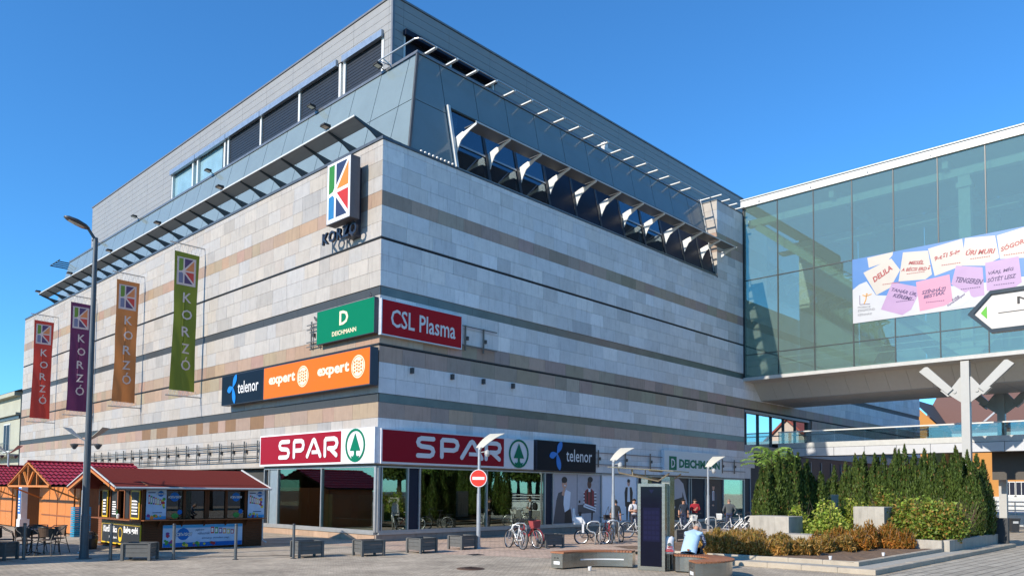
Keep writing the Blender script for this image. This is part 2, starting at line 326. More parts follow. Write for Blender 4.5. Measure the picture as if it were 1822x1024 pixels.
# ================================================================ shopping centre
mall = thing('shopping_centre', 'large stone clad shopping centre with striped facades, sloped glass attic and grey top storey', 'building')
LY, LX = 49.58, 30.15
FRR = Fr((0, 0, 0), (1, 0, 0)); FRL = Fr((0, LY, 0), (0, -1, 0))       # right face u=x ; left face u=LY-y
CO = [(15.98, 15.74, 'w'), (15.74, 15.13, 'w'), (15.13, 14.52, 'w'), (14.52, 13.91, 'w'), (13.91, 13.32, 't'), (13.32, 12.67, 'w'), (12.67, 12.06, 'w'),
      (11.95, 11.33, 'w'), (11.33, 10.70, 'w'), (10.70, 10.08, 'w'), (9.71, 9.05, 'w'), (9.05, 8.38, 'w'), (8.38, 7.79, 't'), (7.69, 7.05, 't'),
      (7.05, 6.43, 'w'), (6.43, 5.82, 'w'), (5.46, 4.85, 't'), (4.85, 4.42, 'w'), (4.42, 3.75, 'w'), (3.75, 3.02, 'w')]
TW = [(21.0, 20.4, 'w'), (20.4, 19.75, 'w'), (19.75, 18.9, 'w'), (18.9, 18.27, 't'), (18.27, 17.63, 't'), (17.63, 17.05, 'w'), (17.05, 16.5, 'w'), (16.5, 15.98, 'w')]
rs = random.Random(11)
def tone(kind, face, u, z):  # left stone is creamier; right face is also paled to lift its shade
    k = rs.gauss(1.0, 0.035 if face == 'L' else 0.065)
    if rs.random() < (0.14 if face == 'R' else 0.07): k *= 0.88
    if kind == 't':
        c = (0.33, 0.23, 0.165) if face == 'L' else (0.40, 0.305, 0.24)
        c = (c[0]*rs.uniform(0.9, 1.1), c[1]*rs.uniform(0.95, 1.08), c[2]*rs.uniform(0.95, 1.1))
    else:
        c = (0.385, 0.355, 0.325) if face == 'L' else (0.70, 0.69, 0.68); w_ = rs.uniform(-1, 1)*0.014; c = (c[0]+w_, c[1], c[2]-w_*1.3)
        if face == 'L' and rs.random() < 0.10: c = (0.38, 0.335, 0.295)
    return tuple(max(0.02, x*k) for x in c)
stones = []
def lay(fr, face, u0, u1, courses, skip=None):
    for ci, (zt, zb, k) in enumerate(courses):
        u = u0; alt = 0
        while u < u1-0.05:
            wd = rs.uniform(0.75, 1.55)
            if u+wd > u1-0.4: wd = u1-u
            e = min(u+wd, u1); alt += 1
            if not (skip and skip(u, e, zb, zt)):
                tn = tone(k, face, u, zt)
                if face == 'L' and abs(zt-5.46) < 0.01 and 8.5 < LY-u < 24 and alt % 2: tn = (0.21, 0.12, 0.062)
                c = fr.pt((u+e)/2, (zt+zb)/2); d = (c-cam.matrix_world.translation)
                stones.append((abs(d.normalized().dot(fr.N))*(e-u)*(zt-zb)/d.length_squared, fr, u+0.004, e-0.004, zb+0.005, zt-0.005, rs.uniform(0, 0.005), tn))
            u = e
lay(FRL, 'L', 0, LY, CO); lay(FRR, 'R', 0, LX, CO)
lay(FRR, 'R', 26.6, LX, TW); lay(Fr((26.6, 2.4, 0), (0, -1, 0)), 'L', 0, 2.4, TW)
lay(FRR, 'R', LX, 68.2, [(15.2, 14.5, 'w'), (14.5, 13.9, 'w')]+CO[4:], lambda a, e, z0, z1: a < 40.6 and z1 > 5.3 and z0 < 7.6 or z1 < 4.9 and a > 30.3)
stones.sort(key=lambda s_: -s_[0])
rest = MB()
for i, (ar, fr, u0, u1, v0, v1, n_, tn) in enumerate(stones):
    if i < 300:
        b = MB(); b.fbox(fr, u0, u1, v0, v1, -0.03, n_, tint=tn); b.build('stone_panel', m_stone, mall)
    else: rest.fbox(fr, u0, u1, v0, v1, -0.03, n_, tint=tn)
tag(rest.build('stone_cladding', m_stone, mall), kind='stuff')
# wall cores behind the stones
b = MB()
b.box(0.06, 26.55, 0.06, LY-0.02, 3.02, 15.95); b.box(26.66, 68.15, 0.06, 3, 7.62, 15.0); b.box(40.6, 68.15, 0.06, 3, 0, 7.62); b.box(26.66, LX-0.02, 0.06, 2.4, 15.9, 20.95)
b.box(26.56, 68.13, 0.45, 2.98, 3.02, 7.60); b.box(26.56, 30.4, 0.061, 0.45, 3.02, 7.60)
b.build('wall', m_joint, mall)
b = MB()
for zt, zb in ((10.08, 9.71), (5.82, 5.46)):
    for i in range(12): b = MB(); b.fbox(FRR, i*2.515, (i+1)*2.515-0.008, zb+0.01, zt-0.01, -0.05, -0.035); b.build('metal_strip', m_strip, mall)
    for i in range(16): b = MB(); b.fbox(FRL, i*3.1, min(LY, (i+1)*3.1)-0.008, zb+0.01, zt-0.01, -0.05, -0.035); b.build('metal_strip', M('strip_dark', (0.05, 0.055, 0.06), rough=0.5, spec=0.2), mall)  # same strip as the right face; its darker reflections are put into the colour
b = MB()
for zt, zb in ((12.06, 11.95), (7.79, 7.69)):
    b.fbox(FRR, 0.05, LX if zt > 10 else 68, zb+0.01, zt-0.01, -0.10, -0.028); b.fbox(FRL, 0, LY-0.05, zb+0.01, zt-0.01, -0.10, -0.028)
    b.fbox(FRR, 0.0, LX, zt-0.035, zt-0.015, -0.028, 0.012, 1); b.fbox(FRL, 0, LY, zt-0.035, zt-0.015, -0.028, 0.012, 1)
b.build('shadow_gap', [m_black, m_cop], mall)
# coping on the stone parapet
b = MB()
b.box(-0.05, 0.9, -0.05, LY, 15.985, 16.10); b.box(0.9, 2.2, -0.05, 0.5, 15.985, 16.09)
b.box(2.2, 26.6, -0.04, 0.25, 15.985, 16.03); b.box(26.56, 26.6, -0.04, 0, 15.9, 16.2); b.box(26.57, LX-0.02, -0.03, 2.4, 21.0, 21.07)
b.build('coping', m_cop, mall)
b = MB()
for i in range(9): b.ball((1.95+0.22*i, -0.01, 16.12), 0.06, n=8, k=5)
b.build('gravel_edge', m_white, mall)
# plinth stones
for fr, L0, L1, face in ((FRL, LY-8.75, LY, 'L'), (FRR, 0, 27.3, 'R')):
    u = L0
    while u < L1-0.1:
        e = min(u+rs.uniform(0.85, 1.25), L1); bb = MB(); k = rs.uniform(0.85, 1.1)
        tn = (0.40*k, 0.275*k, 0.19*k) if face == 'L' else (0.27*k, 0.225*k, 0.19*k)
        bb.fbox(fr, u+0.004, e-0.004, 0.0, 0.26, -0.2, 0.02, tint=tn); bb.build('plinth_stone', m_stone, mall); u = e
# shop floor interior
b = MB(); b.box(0.3, 26.5, 6.0, 6.2, 0, 3.0); b.box(0.25, 26.5, 0.25, 6, 0.02, 0.05, 1); b.box(0.2, 26.5, 0.2, 12, 2.97, 2.998); b.box(6.4, 6.5, 0.3, 12, 0.05, 2.97); b.box(0.3, 0.35, 9, 40, 0, 3)
b.box(9.95, 10.05, 0.2, 6, 0.05, 2.97)
for i in range(4): b.box(1.0+1.35*i, 2.0+1.35*i, 4.6, 5.2, 0.05, 1.8, 1)
b.build('shop_interior', [m_int, m_intl], mall)
# shop windows : frames and panes
def win_run(fr, edges, z0, z1, fm, d=0.03):
    mb = MB()
    for u, wd in edges: mb.fbox(fr, u-wd/2, u+wd/2, z0, z1, -0.10, d)
    lo, hi = min(u for u, _ in edges), max(u for u, _ in edges)
    mb.fbox(fr, lo, hi, z0, z0+0.07, -0.09, d-0.006); mb.fbox(fr, lo, hi, z1-0.06, z1, -0.09, d-0.006)
    mb.fbox(fr, lo, hi, 0.262, z0, -0.12, d+0.03)
    mb.build('window_frame', fm, mall)
ZG0, ZG1 = 0.36, 2.96
RX = [(0.10, 0.10), (0.24, 0.05), (1.55, 0.06), (2.15, 0.06), (6.01, 0.05), (9.92, 0.06), (10.5, 0.05), (14.4, 0.05), (17.7, 0.05), (21.2, 0.05), (23.1, 0.05), (23.35, 0.05), (25.0, 0.05), (25.2, 0.05), (27.3, 0.06), (30.1, 0.10)]
win_run(FRR, RX, ZG0, ZG1, m_frame)
for a, e, mt, nm in ((0.27, 1.52, g_shop, 'window_pane'), (1.58, 2.12, m_dkpan, 'dark_panel'), (2.18, 5.98, g_shop, 'window_pane'), (6.04, 9.89, g_shop, 'window_pane'), (9.95, 10.47, m_dkpan, 'dark_panel'),
                     (23.13, 23.32, m_dkpan, 'dark_panel'), (23.38, 24.97, m_dkpan, 'dark_panel'), (25.03, 25.17, m_dkpan, 'dark_panel'), (27.33, 30.05, g_shop, 'window_pane')):
    bb = MB(); bb.fbox(FRR, a, e, ZG0+0.07, ZG1-0.06, -0.05, -0.035); bb.build(nm, mt, mall)
b = MB(); b.fbox(FRR, 10.5, 27.3, ZG0+0.05, ZG1-0.05, -0.08, -0.06); b.build('window_backing', m_dkpan, mall)
LW = [(LY-0.09, 0.12), (LY-3.9, 0.06), (LY-7.5, 0.06), (LY-8.3, 0.06), (LY-8.72, 0.06)]
win_run(FRL, LW, ZG0, ZG1, m_frame)
for a, e, mt in ((LY-7.47, LY-3.93, g_shop), (LY-3.87, LY-0.15, g_shop)):
    bb = MB(); bb.fbox(FRL, a, e, ZG0+0.07, ZG1-0.06, -0.05, -0.035); bb.build('window_pane', mt, mall)
bb = MB(); bb.fbox(FRL, LY-8.27, LY-7.53, ZG0+0.07, ZG1-0.06, -0.05, -0.03); bb.build('grey_panel', M('grey_panel', (0.20, 0.25, 0.28), rough=0.4), mall)
bb = MB(); bb.fbox(FRL, LY-5.65, LY-5.55, ZG0, ZG1, -0.5, -0.42); bb.fbox(FRL, LY-7.4, LY-0.4, 0.75, 0.79, -1.2, -1.16, 1); bb.build('inner_door', [m_dkpan, M('blue_rail', S(70, 150, 190), rough=0.3)], mall)
bb = MB()
for i in range(14):
    y = 9.6+2.7*i; bb.box(0.6, 0.7, y, y+2.5, 0.3, 2.95, 0); bb.box(0.3, 0.62, y+2.5, y+2.7, 0, 3.0, 1)
bb.build('shop_front', [m_dkpan, m_frame], mall)
b = MB(); b.box(-0.02, 0.6, 0.0, LY, 2.985, 3.02); b.box(0.6, LX, -0.02, 0.6, 2.985, 3.02)
b.build('soffit', M('soffit_metal', (0.25, 0.23, 0.2), rough=0.5), mall)
# east ground floor and loggia mirror glass
b = MB(); b.box(30.15, 68, 0.05, 0.3, 0, 4.8, 0); b.box(30.15, 68, -0.03, 0.3, 4.8, 5.3, 1); b.box(30.3, 40.7, -0.02, 0.3, 7.5, 7.66, 1)
for i in range(18): b.box(31+2.0*i, 31.08+2*i, 0.0, 0.05, 0.2, 4.5, 1)
b.build('east_shopfront', [m_dkpan, M('east_trim', (0.3, 0.3, 0.31), rough=0.5)], mall)
for i in range(5):
    bb = MB(); bb.fbox(FRR, 30.5+2.02*i, 30.5+2.02*i+1.99, 5.32, 7.48, -0.22, -0.2); bb.build('loggia_pane', g_mirror, mall)
bb = MB(); bb.box(30.40, 30.48, -0.02, 0.3, 5.3, 7.5)
for i in range(6): bb.box(30.44+2.02*i, 30.52+2.02*i, 0.1, 0.26, 5.3, 7.5)
bb.build('loggia_frame', m_brk, mall)
# ---------------------------------------------------------------- mansard (sloped glass attic)
ZB, ZS, ZT = 16.10, 18.65, 21.08
def ml(z): return 1.41+0.2485*(z-16.15)          # x of the left slope
def mr_(z): return 0.10+0.2211*(z-16.15)         # y of the right slope
def quadplate(c4, th, mat, name):
    c = [Vector(p) for p in c4]; n_ = (c[1]-c[0]).cross(c[3]-c[0]).normalized()*th
    bb = MB(); bb.add(c+[p-n_ for p in c], [(0, 1, 2, 3), (0, 4, 5, 1), (1, 5, 6, 2), (2, 6, 7, 3), (3, 7, 4, 0), (7, 6, 5, 4)]); return bb.build(name, mat, mall)
MY1 = 47.65; yj = [None]+[1.67-0.88+2.07*i for i in range(23)]
yj = [1.70+2.07*i for i in range(23)]; yj = [y for y in yj if y < MY1-0.5]+[MY1]
G = 0.018
for z0, z1 in ((ZB, ZS), (ZS, ZT)):
    ys = [None]+yj
    for i in range(len(yj)):
        lo0 = mr_(z0)+0.09 if i == 0 else yj[i-1]+G; lo1 = mr_(z1)+0.09 if i == 0 else yj[i-1]+G; hi = yj[i]-G
        quadplate([(ml(z0+G), hi, z0+G), (ml(z0+G), lo0, z0+G), (ml(z1-G), lo1, z1-G), (ml(z1-G), hi, z1-G)], 0.03, m_mans, 'attic_panel')
MX1 = 26.58; xj = [3.88+2.09*i for i in range(11)]+[MX1]
for z0, z1 in ((ZB, ZS), (ZS, ZT)):
    for i in range(len(xj)):
        if z0 == ZB and i > 0: continue
        lo0 = ml(z0)+0.09 if i == 0 else xj[i-1]+G; lo1 = ml(z1)+0.09 if i == 0 else xj[i-1]+G; hi = xj[i]-G
        zz0 = z0 if (i == 0) else 18.98
        quadplate([(lo0, mr_(zz0+G), zz0+G), (hi, mr_(zz0+G), zz0+G), (hi, mr_(z1-G), z1-G), (lo1, mr_(z1-G), z1-G)], 0.03, m_mans, 'attic_panel')
# attic core (dark) behind the panels
b = MB(); o = 0.035
b.add([(ml(ZB)+o, mr_(ZB)+o, ZB), (ml(ZB)+o, MY1, ZB), (ml(ZT)+o, MY1, ZT), (ml(ZT)+o, mr_(ZT)+o, ZT),
       (3.85, mr_(ZB)+o, ZB), (3.85, mr_(ZT)+o, ZT), (MX1, mr_(18.95)+o, 18.95), (MX1, mr_(ZT)+o, ZT), (3.85, mr_(18.95)+o, 18.95)],
      [(0, 3, 2, 1), (0, 4, 8, 5, 3), (8, 6, 7, 5)])
b.box(ml(ZT), MX1, mr_(ZT)+0.1, MY1, 20.7, 21.0); b.add([(ml(ZB)+o, MY1+0.01, ZB), (3.2, MY1+0.01, ZB), (3.2, MY1+0.01, ZT), (ml(ZT)+o, MY1+0.01, ZT)], [(0, 3, 2, 1)])

b.build('attic_core', m_mansd, mall)
b = MB()
b.tube([(ml(ZB)-0.02, mr_(ZB)-0.02, ZB), (ml(ZT)-0.02, mr_(ZT)-0.02, ZT)], 0.075, 6)
b.build('corner_profile', m_mansd, mall)
b = MB(); b.box(ml(ZT)-0.05, ml(ZT)+0.25, mr_(ZT)-0.05, MY1+0.03, ZT, ZT+0.13); b.box(ml(ZT)+0.25, MX1+0.1, mr_(ZT)-0.05, mr_(ZT)+0.25, ZT, ZT+0.13)
b.build('attic_coping', M('attic_coping', (0.22, 0.22, 0.22), rough=0.35, metal=0.6), mall)
# roof windows of the right slope
b = MB()
WX = [3.98+2.09*i for i in range(11)]+[26.5]
for i in range(11):
    a, e = WX[i], WX[i+1]; dark = i not in (0, 1, 2, 6, 7)
    def P(x, z, off=0.0): return (x, mr_(z)-off, z)
    for x in (a, e-0.06):
        b.add([P(x, 16.05, 0.03), P(x+0.09, 16.05, 0.03), P(x+0.09, 18.96, 0.03), P(x, 18.96, 0.03), P(x, 16.05, -0.15), P(x+0.09, 16.05, -0.15), P(x+0.09, 18.96, -0.15), P(x, 18.96, -0.15)],
              [(0, 1, 2, 3), (0, 3, 7, 4), (1, 5, 6, 2), (3, 2, 6, 7)], 0)
    if dark:
        quadplate([P(a+0.10, 16.1), P(e-0.07, 16.1), P(e-0.07, 18.95), P(a+0.10, 18.95)], 0.03, m_dkpan, 'dark_attic_panel')
    else:
        for z0, z1 in ((16.12, 17.28), (17.36, 18.9)):
            quadplate([P(a+0.10, z0, -0.02), P(e-0.07, z0, -0.02), P(e-0.07, z1, -0.02), P(a+0.10, z1, -0.02)], 0.01, g_roof, 'roof_window_pane')
        b.add([P(a+0.09, 17.27, 0.02), P(e-0.06, 17.27, 0.02), P(e-0.06, 17.37, 0.02), P(a+0.09, 17.37, 0.02)], [(0, 1, 2, 3)], 1)
        b.box(a+0.5, a+0.75, 0.9, 0.95, 16.1, 18.8, 1)
b.box(3.9, 26.5, 0.7, 6.0, 18.97, 19.05, 2); b.box(3.9, 26.5, 5.9, 6.0, 16, 19, 2); b.box(3.9, 26.5, 0.0, 6.0, 16.04, 16.07, 2)
b.box(3.93, 26.5, 0.01, 0.12, 16.031, 16.09, 1)
b.build('roof_window_frame', [M('dark_frame', (0.035, 0.038, 0.045), rough=0.4), m_alu, m_int], mall)
b = MB(); b.add([(3.9, mr_(16.1)-0.16, 16.06), (4.03, mr_(16.1)-0.16, 16.06), (4.03, mr_(19.0)-0.16, 19.05), (3.9, mr_(19.0)-0.16, 19.05), (3.9, mr_(16.1), 16.06), (4.03, mr_(16.1), 16.06), (4.03, mr_(19.0), 19.05), (3.9, mr_(19.0), 19.05)],
              [(0, 1, 2, 3), (0, 3, 7, 4), (1, 5, 6, 2), (3, 2, 6, 7)]); b.build('window_fin', m_lgrey, mall)
# canopies : brackets and blades
def plate(fr, pts, n0, n1, mat, nm, par=None): bb = MB(); bb.prism(fr, pts, n0, n1); return bb.build(nm, mat, par or mall)
lbm = None
for i in range(23):
    y = 1.53+1.965*i
    if y > 45.5: break
    if lbm is None:
        bb = MB(); bb.prism(Fr((0, 0.03, 0), (1, 0, 0)), [(-0.31, 17.25), (0.45, 16.98), (0.85, 16.74), (1.1, 16.55), (1.56, 16.52), (1.64, 17.0), (1.2, 17.02), (0.36, 17.16), (-0.31, 17.33)], 0, 0.06); lbm = bb.mesh('canopy_bracket', m_brk)
    o_ = link('canopy_bracket', lbm, mall); o_.location = (0, y, 0)
for i in range(22):
    y = 1.53+1.965*i; bb = MB(); bb.add([(-0.33, y+0.04, 17.30), (-0.33, y+1.93, 17.30), (0.36, y+1.93, 17.15), (0.36, y+0.04, 17.15), (-0.33, y+0.04, 17.345), (-0.33, y+1.93, 17.345), (0.36, y+1.93, 17.19), (0.36, y+0.04, 17.19)],
        [(0, 1, 2, 3), (7, 6, 5, 4), (0, 4, 5, 1), (2, 6, 7, 3), (0, 3, 7, 4), (1, 5, 6, 2)]); bb.build('canopy_louvre', m_blade, mall)
b = MB(); b.box(-0.36, -0.33, 1.5, 44.8, 17.28, 17.35); b.build('canopy_edge', m_lgrey, mall)
rbm = None
RBX = [4.15+2.1*i for i in range(11)]+[27.07]
for x in RBX:
    if rbm is None:
        bb = MB(); bb.prism(Fr((0, 0, 0), (0, 1, 0)), [(-1.03, 17.72), (-0.62, 17.60), (-0.05, 17.32), (0.16, 17.0), (0.28, 16.72), (0.34, 16.72), (0.40, 17.52), (0.10, 17.62), (-0.15, 17.68), (-0.22, 17.64), (-1.03, 17.80)], -0.02, 0.02); rbm = bb.mesh('sunshade_bracket', m_brkw)
    o_ = link('sunshade_bracket', rbm, mall); o_.location = (x, 0, 0)
for i in range(11):
    bb = MB(); bb.box(RBX[i]+0.03, RBX[i+1]-0.03, -1.02, -0.22, 17.80, 17.84); bb.build('sunshade_blade', M('blade_grey', (0.12, 0.13, 0.135), rough=0.6, metal=0.0), mall)
sheer(MATS['blade_grey'], 0.25)
b = MB(); b.box(4.1, 27.1, -1.05, -1.02, 17.79, 17.85)
for x in RBX: b.ball((x+0.35, -0.95, 17.88), 0.035, n=6, k=4)
b.build('sunshade_edge', m_lgrey, mall)
# ---------------------------------------------------------------- upper block
UX, UY, UYE, UXE, UZ0, UZ1 = 3.09, 3.61, 43.95, 37.3, 21.0, 25.0
b = MB(); b.box(UX+0.5, UXE, UY+0.5, UYE-0.02, UZ0, UZ1-0.1); b.build('upper_core', M('clad_gap', (0.10, 0.10, 0.105), rough=0.8), mall)
b = MB(); b.box(UX-0.05, UXE, UY-0.05, UYE, UZ1-0.02, UZ1+0.07); b.box(UX-0.07, UX+0.05, UY-0.07, UY+0.05, UZ0, UZ1-0.02); b.build('upper_coping', M('upper_trim', (0.20, 0.20, 0.205), rough=0.4, metal=0.4), mall)
FUL = Fr((UX, UYE, 0), (0, -1, 0)); FUR = Fr((UX, UY, 0), (1, 0, 0))
LW0, LW1 = UYE-28.2, UYE-4.25
pan = []
for fr, Lu, holes in ((FUL, UYE-UY, [(LW0, LW1, 21.0, 23.45)]), (FUR, UXE-UX, [(0.65, 6.7, 21.0, 23.45)])):
    u = 0.06
    cuts = [0.06, 0.55] if fr is FUR else [0.06]
    wd = 2.9
    us = [0.06]
    x = Lu-0.3 if fr is FUL else 0.62
    if fr is FUL:
        us = [0.06]; x = (Lu-3.15) % 2.85
        while x < Lu-0.06: us.append(x); x += 2.85
        us.append(Lu-0.06)
    else:
        us = [0.06, 0.62]
        while us[-1] < Lu-0.1: us.append(min(Lu-0.06, us[-1]+2.85))
    for a, e in zip(us[:-1], us[1:]):
        z = UZ1-0.03
        while z > UZ0+0.05:
            z0 = max(UZ0, z-0.383); segs = [(a, e)]
            for h0, h1, hz0, hz1 in holes:
                if z0 < hz1-0.05:
                    segs = [q for (s0, s1) in segs for q in ((s0, min(s1, h0)), (max(s0, h1), s1)) if q[1]-q[0] > 0.03]
            for s0, s1 in segs: pan.append((fr, s0, s1, z0, z))
            z = z0
pan.sort(key=lambda p: (p[0].pt(p[1], p[3])-cam.matrix_world.translation).length)
rest = MB()
for i, (fr, s0, s1, z0, z1) in enumerate(pan):
    t_ = rest if i >= 260 else MB()
    t_.fbox(fr, s0+0.006, s1-0.006, z0+0.008, z1-0.008, -0.03, 0.0)
    if i < 260: t_.build('cladding_panel', m_clad, mall)
tag(rest.build('cladding', m_clad, mall), kind='stuff')
b = MB()          # window band of the left side
b.fbox(FUL, LW0, LW1, 21.0, 23.4, -0.35, -0.3, 2)
def Lf(y): return UYE-y
for y in (28.1, 24.9, 24.2, 20.4, 19.95, 15.95, 11.79, 7.95, 7.55, 4.4):
    b.fbox(FUL, Lf(y)-0.09, Lf(y)+0.09, 21.0, 23.4, -0.28, -0.02, 1)
b.build('upper_window_frame', [m_lgrey, m_white, m_int], mall)
for y0, y1, k in ((28.0, 25.0, 'g'), (24.8, 24.3, 'g'), (24.1, 21.0, 'g'), (20.9, 20.5, 'w'), (19.86, 16.05, 'b'), (15.86, 11.88, 'b'), (11.7, 8.05, 'b'), (7.85, 7.62, 'w'), (7.46, 4.5, 'b'), (16.0, 15.6, 'w')):
    bb = MB()
    if k == 'b':
        for j in range(28): bb.fbox(FUL, Lf(y0)+0.02, Lf(y1)-0.02, 21.05+0.08*j, 21.05+0.08*j+0.068, -0.13, -0.1+0.012*(j % 2))
        bb.build('blind', m_blind, mall)
    else: bb.fbox(FUL, Lf(y0), Lf(y1), 21.0, 23.38, -0.2, -0.19); bb.build('upper_window_pane', M('pale_blue_pane', (0.22, 0.36, 0.42), rough=0.08, var=0.2, scale=0.7) if k == 'g' else m_lgrey, mall)
for y0, y1 in ((28.2, 24.35), (24.3, 20.1), (20.05, 15.9), (15.85, 8.1), (7.6, 4.3)):
    bb = MB(); bb.fbox(FUL, Lf(y0), Lf(y1), 23.30, 23.62, -0.05, 0.14); bb.build('blind_box', M('blind_box', (0.30, 0.36, 0.43), rough=0.35, metal=0.5), mall)
b = MB(); b.fbox(FUR, 0.65, 6.7, 21.0, 23.4, -0.3, -0.25, 0); b.fbox(FUR, 0.62, 6.7, 23.36, 23.62, -0.1, 0.2, 0)
for u in (0.7, 3.6, 6.6): b.fbox(FUR, u-0.06, u+0.06, 21, 23.4, -0.2, 0.0, 1)
b.fbox(FUR, 0.7, 6.6, 22.3, 22.38, -0.2, -0.02, 1); b.build('terrace_window', [m_dkpan, m_lgrey], mall)
# cantilevered safety rail round the attic
b = MB()
for i in range(22):
    x = 3.13+1.245*i
    if x > 25.5: break
    b = MB(); b.fbox(Fr((x, 0, 21.27), (0, 1, 0)), 0.55, 1.4, -0.03, 0.03, -0.06, 0.06); b.ball((x, 0.53, 21.28), 0.06, n=8, k=5); b.build('rail_arm', m_brkw, mall)
b = MB(); b.tube([(2.72, 3.2, 21.33), (2.1, 3.3, 21.33), (2.12, 0.75, 21.33), (2.2, 0.6, 21.33), (2.35, 0.53, 21.33), (29.6, 0.5, 21.33)], 0.035, 6)
b.tube([(2.72, 3.2, 21.33), (2.12, 3.0, 21.33)], 0.03, 6); b.build('safety_rail', m_alu, mall)
for i, x in enumerate((26.9, 28.0, 29.0, 29.9)):
    bb = MB(); bb.fbox(Fr((x, 0, 21.4), (0, 1, 0)), -0.2, 1.4, -0.03, 0.03, -0.06, 0.06); bb.build('rail_arm', m_brkw, mall)
b = MB(); b.tube([(1.9, 47.8, 21.2), (1.9, 50.4, 21.2), (3.6, 50.4, 21.2), (3.6, 47.8, 21.2)], 0.045, 6)
for i in range(4): b.box(1.9, 3.6, 48.2+0.65*i, 48.36+0.65*i, 21.14, 21.2)
b.build('end_rail', m_brk, mall)
# ladder beside the tower, roof mast, roof unit
b = MB()
for dx in (0, 0.45): b.tube([(26.42, 0.12+dx*0.3, 16.3), (26.42, 1.10+dx*0.3, 21.3)], 0.018, 6)
b.build('ladder', m_lgrey, mall)
b = MB(); b.tube([(33, 9, 25), (33, 9, 29.2)], 0.035, 6); b.build('roof_mast', m_brk, mall)
b = MB(); b.box(18.0, 18.9, 2.6, 3.3, 21.1, 22.5); b.box(18.3, 18.6, 2.8, 3.1, 22.5, 22.95, 1); b.build('roof_unit', [m_lgrey, m_white], mall)
# sign rails bolted to the facade
def rack(fr, u0, u1, zs, step, z0, z1):
    b = MB()
    for z in zs: b.fbox(fr, u0, u1, z-0.02, z+0.02, 0.12, 0.16)
    k = int((u1-u0)/step)
    for i in range(k+1):
        u = u0+0.3+step*i
        if u > u1: break
        b.fbox(fr, u-0.035, u+0.035, z0, z1, 0.08, 0.12); b.fbox(fr, u+0.1, u+0.2, (z0+z1)/2-0.08, (z0+z1)/2+0.08, 0.0, 0.12, 1)
    return b.build('sign_rail', [M('rail_steel', (0.16, 0.145, 0.13), rough=0.5, metal=0.5), M('rail_clamp', (0.05, 0.05, 0.05), rough=0.5)], mall)
rack(FRL, LY-33, LY-8.8, (4.12, 3.94, 3.55, 3.34), 1.3, 3.3, 4.3); rack(FRL, LY-5.1, LY-4.1, (9.15, 8.95, 8.4, 8.2), 0.6, 8.1, 9.3)
rack(FRR, 13.7, 19.95, (4.05, 3.45), 2.4, 3.3, 4.2); rack(FRR, 26.7, 30.0, (4.05, 3.45), 1.6, 3.3, 4.2); rack(FRR, 4.2, 6.4, (9.15, 8.3), 1.1, 8.1, 9.2)
bb = MB()
for x in (1.55, 3.75, 5.6, 7.5): bb.box(x, x+0.1, -0.16, 0, 6.75, 6.98)
bb.build('wall_clamp', M('rail_clamp'), mall)
# ================================================================ glass bridge
br = thing('glass_footbridge', 'green glazed enclosed footbridge on forked white columns joining the shopping centre', 'footbridge', (LX, 0, 0))
def bpart(mb, nm, mt): o = mb.build(nm, mt, br); o.location = (-LX, 0, 0); return o
FB = Fr((LX, 0, 0), (0, -1, 0)); YE = 26.4
rows = ((9.80, 11.28), (11.33, 16.36), (16.41, 21.40))
for i in range(11):
    for r0, r1 in rows:
        bb = MB(); bb.fbox(FB, 0.08+2.4*i+(0.0 if i else 0.02), 0.08+2.4*(i+1)-0.04, r0, r1, -0.02, 0.0); tx, tz = rs.uniform(-.004, .004), rs.uniform(-.002, .002); bb.v = [(x+(y+1.2+2.4*i)*tx+(z-r0)*tz, y, z) for x, y, z in bb.v]; bpart(bb, 'glass_pane', g_bridge)
for i in range(6):
    bb = MB(); bb.add([(38.9, -0.1-4.4*i, 9.8), (38.9, -4.45-4.4*i, 9.8), (38.9, -4.45-4.4*i, 21.4), (38.9, -0.1-4.4*i, 21.4)], [(0, 1, 2, 3)]); bpart(bb, 'far_pane', M('far_panel', (0.40, 0.45, 0.43), rough=0.4))
b = MB()
for i in range(12): b.fbox(FB, 2.4*i+0.02, 2.4*i+0.075, 9.75, 21.4, -0.10, 0.03)
for z in (11.28, 16.36): b.fbox(FB, 0.08, YE, z, z+0.05, -0.08, 0.022)
b.fbox(FB, 0.0, 0.12, 9.75, 21.5, -0.2, 0.06)
bpart(b, 'mullion', M('mullion_dark', (0.025, 0.03, 0.032), rough=0.35))
b = MB(); b.fbox(FB, -0.1, YE, 21.42, 21.92, -9.0, 0.12); b.fbox(FB, -0.1, YE, 21.90, 21.96, -9.05, 0.2)
for i in range(8): b.fbox(FB, 1.2+3.5*i, 1.28+3.5*i, 21.52, 21.62, 0.12, 0.15, 1)
bpart(b, 'roof_edge', [m_white, m_cop])
b = MB(); b.fbox(FB, -0.0, YE, 9.56, 9.78, -1.42, 0.10); bpart(b, 'girder', M('girder_paint', (0.42, 0.41, 0.385), rough=0.45))
k = 0
for i in range(22):
    bb = MB(); y0, y1 = -1.22*i-0.006, -1.22*(i+1)+0.006
    bb.add([(31.50, y0, 9.57), (31.50, y1, 9.57), (32.62, y1, 8.47), (32.62, y0, 8.47), (31.55, y0, 9.62), (31.55, y1, 9.62), (32.67, y1, 8.52), (32.67, y0, 8.52)], [(0, 1, 2, 3), (0, 4, 5, 1), (1, 5, 6, 2), (3, 2, 6, 7), (0, 3, 7, 4)])
    bpart(bb, 'soffit_panel', M('soffit_panel', (0.54, 0.525, 0.475), rough=0.5, metal=0.2, var=0.05))
b = MB()
for i in range(9): b.box(32.62, 38.2, -2.9*(i+1)+0.01, -2.9*i-0.01, 8.45, 8.5)
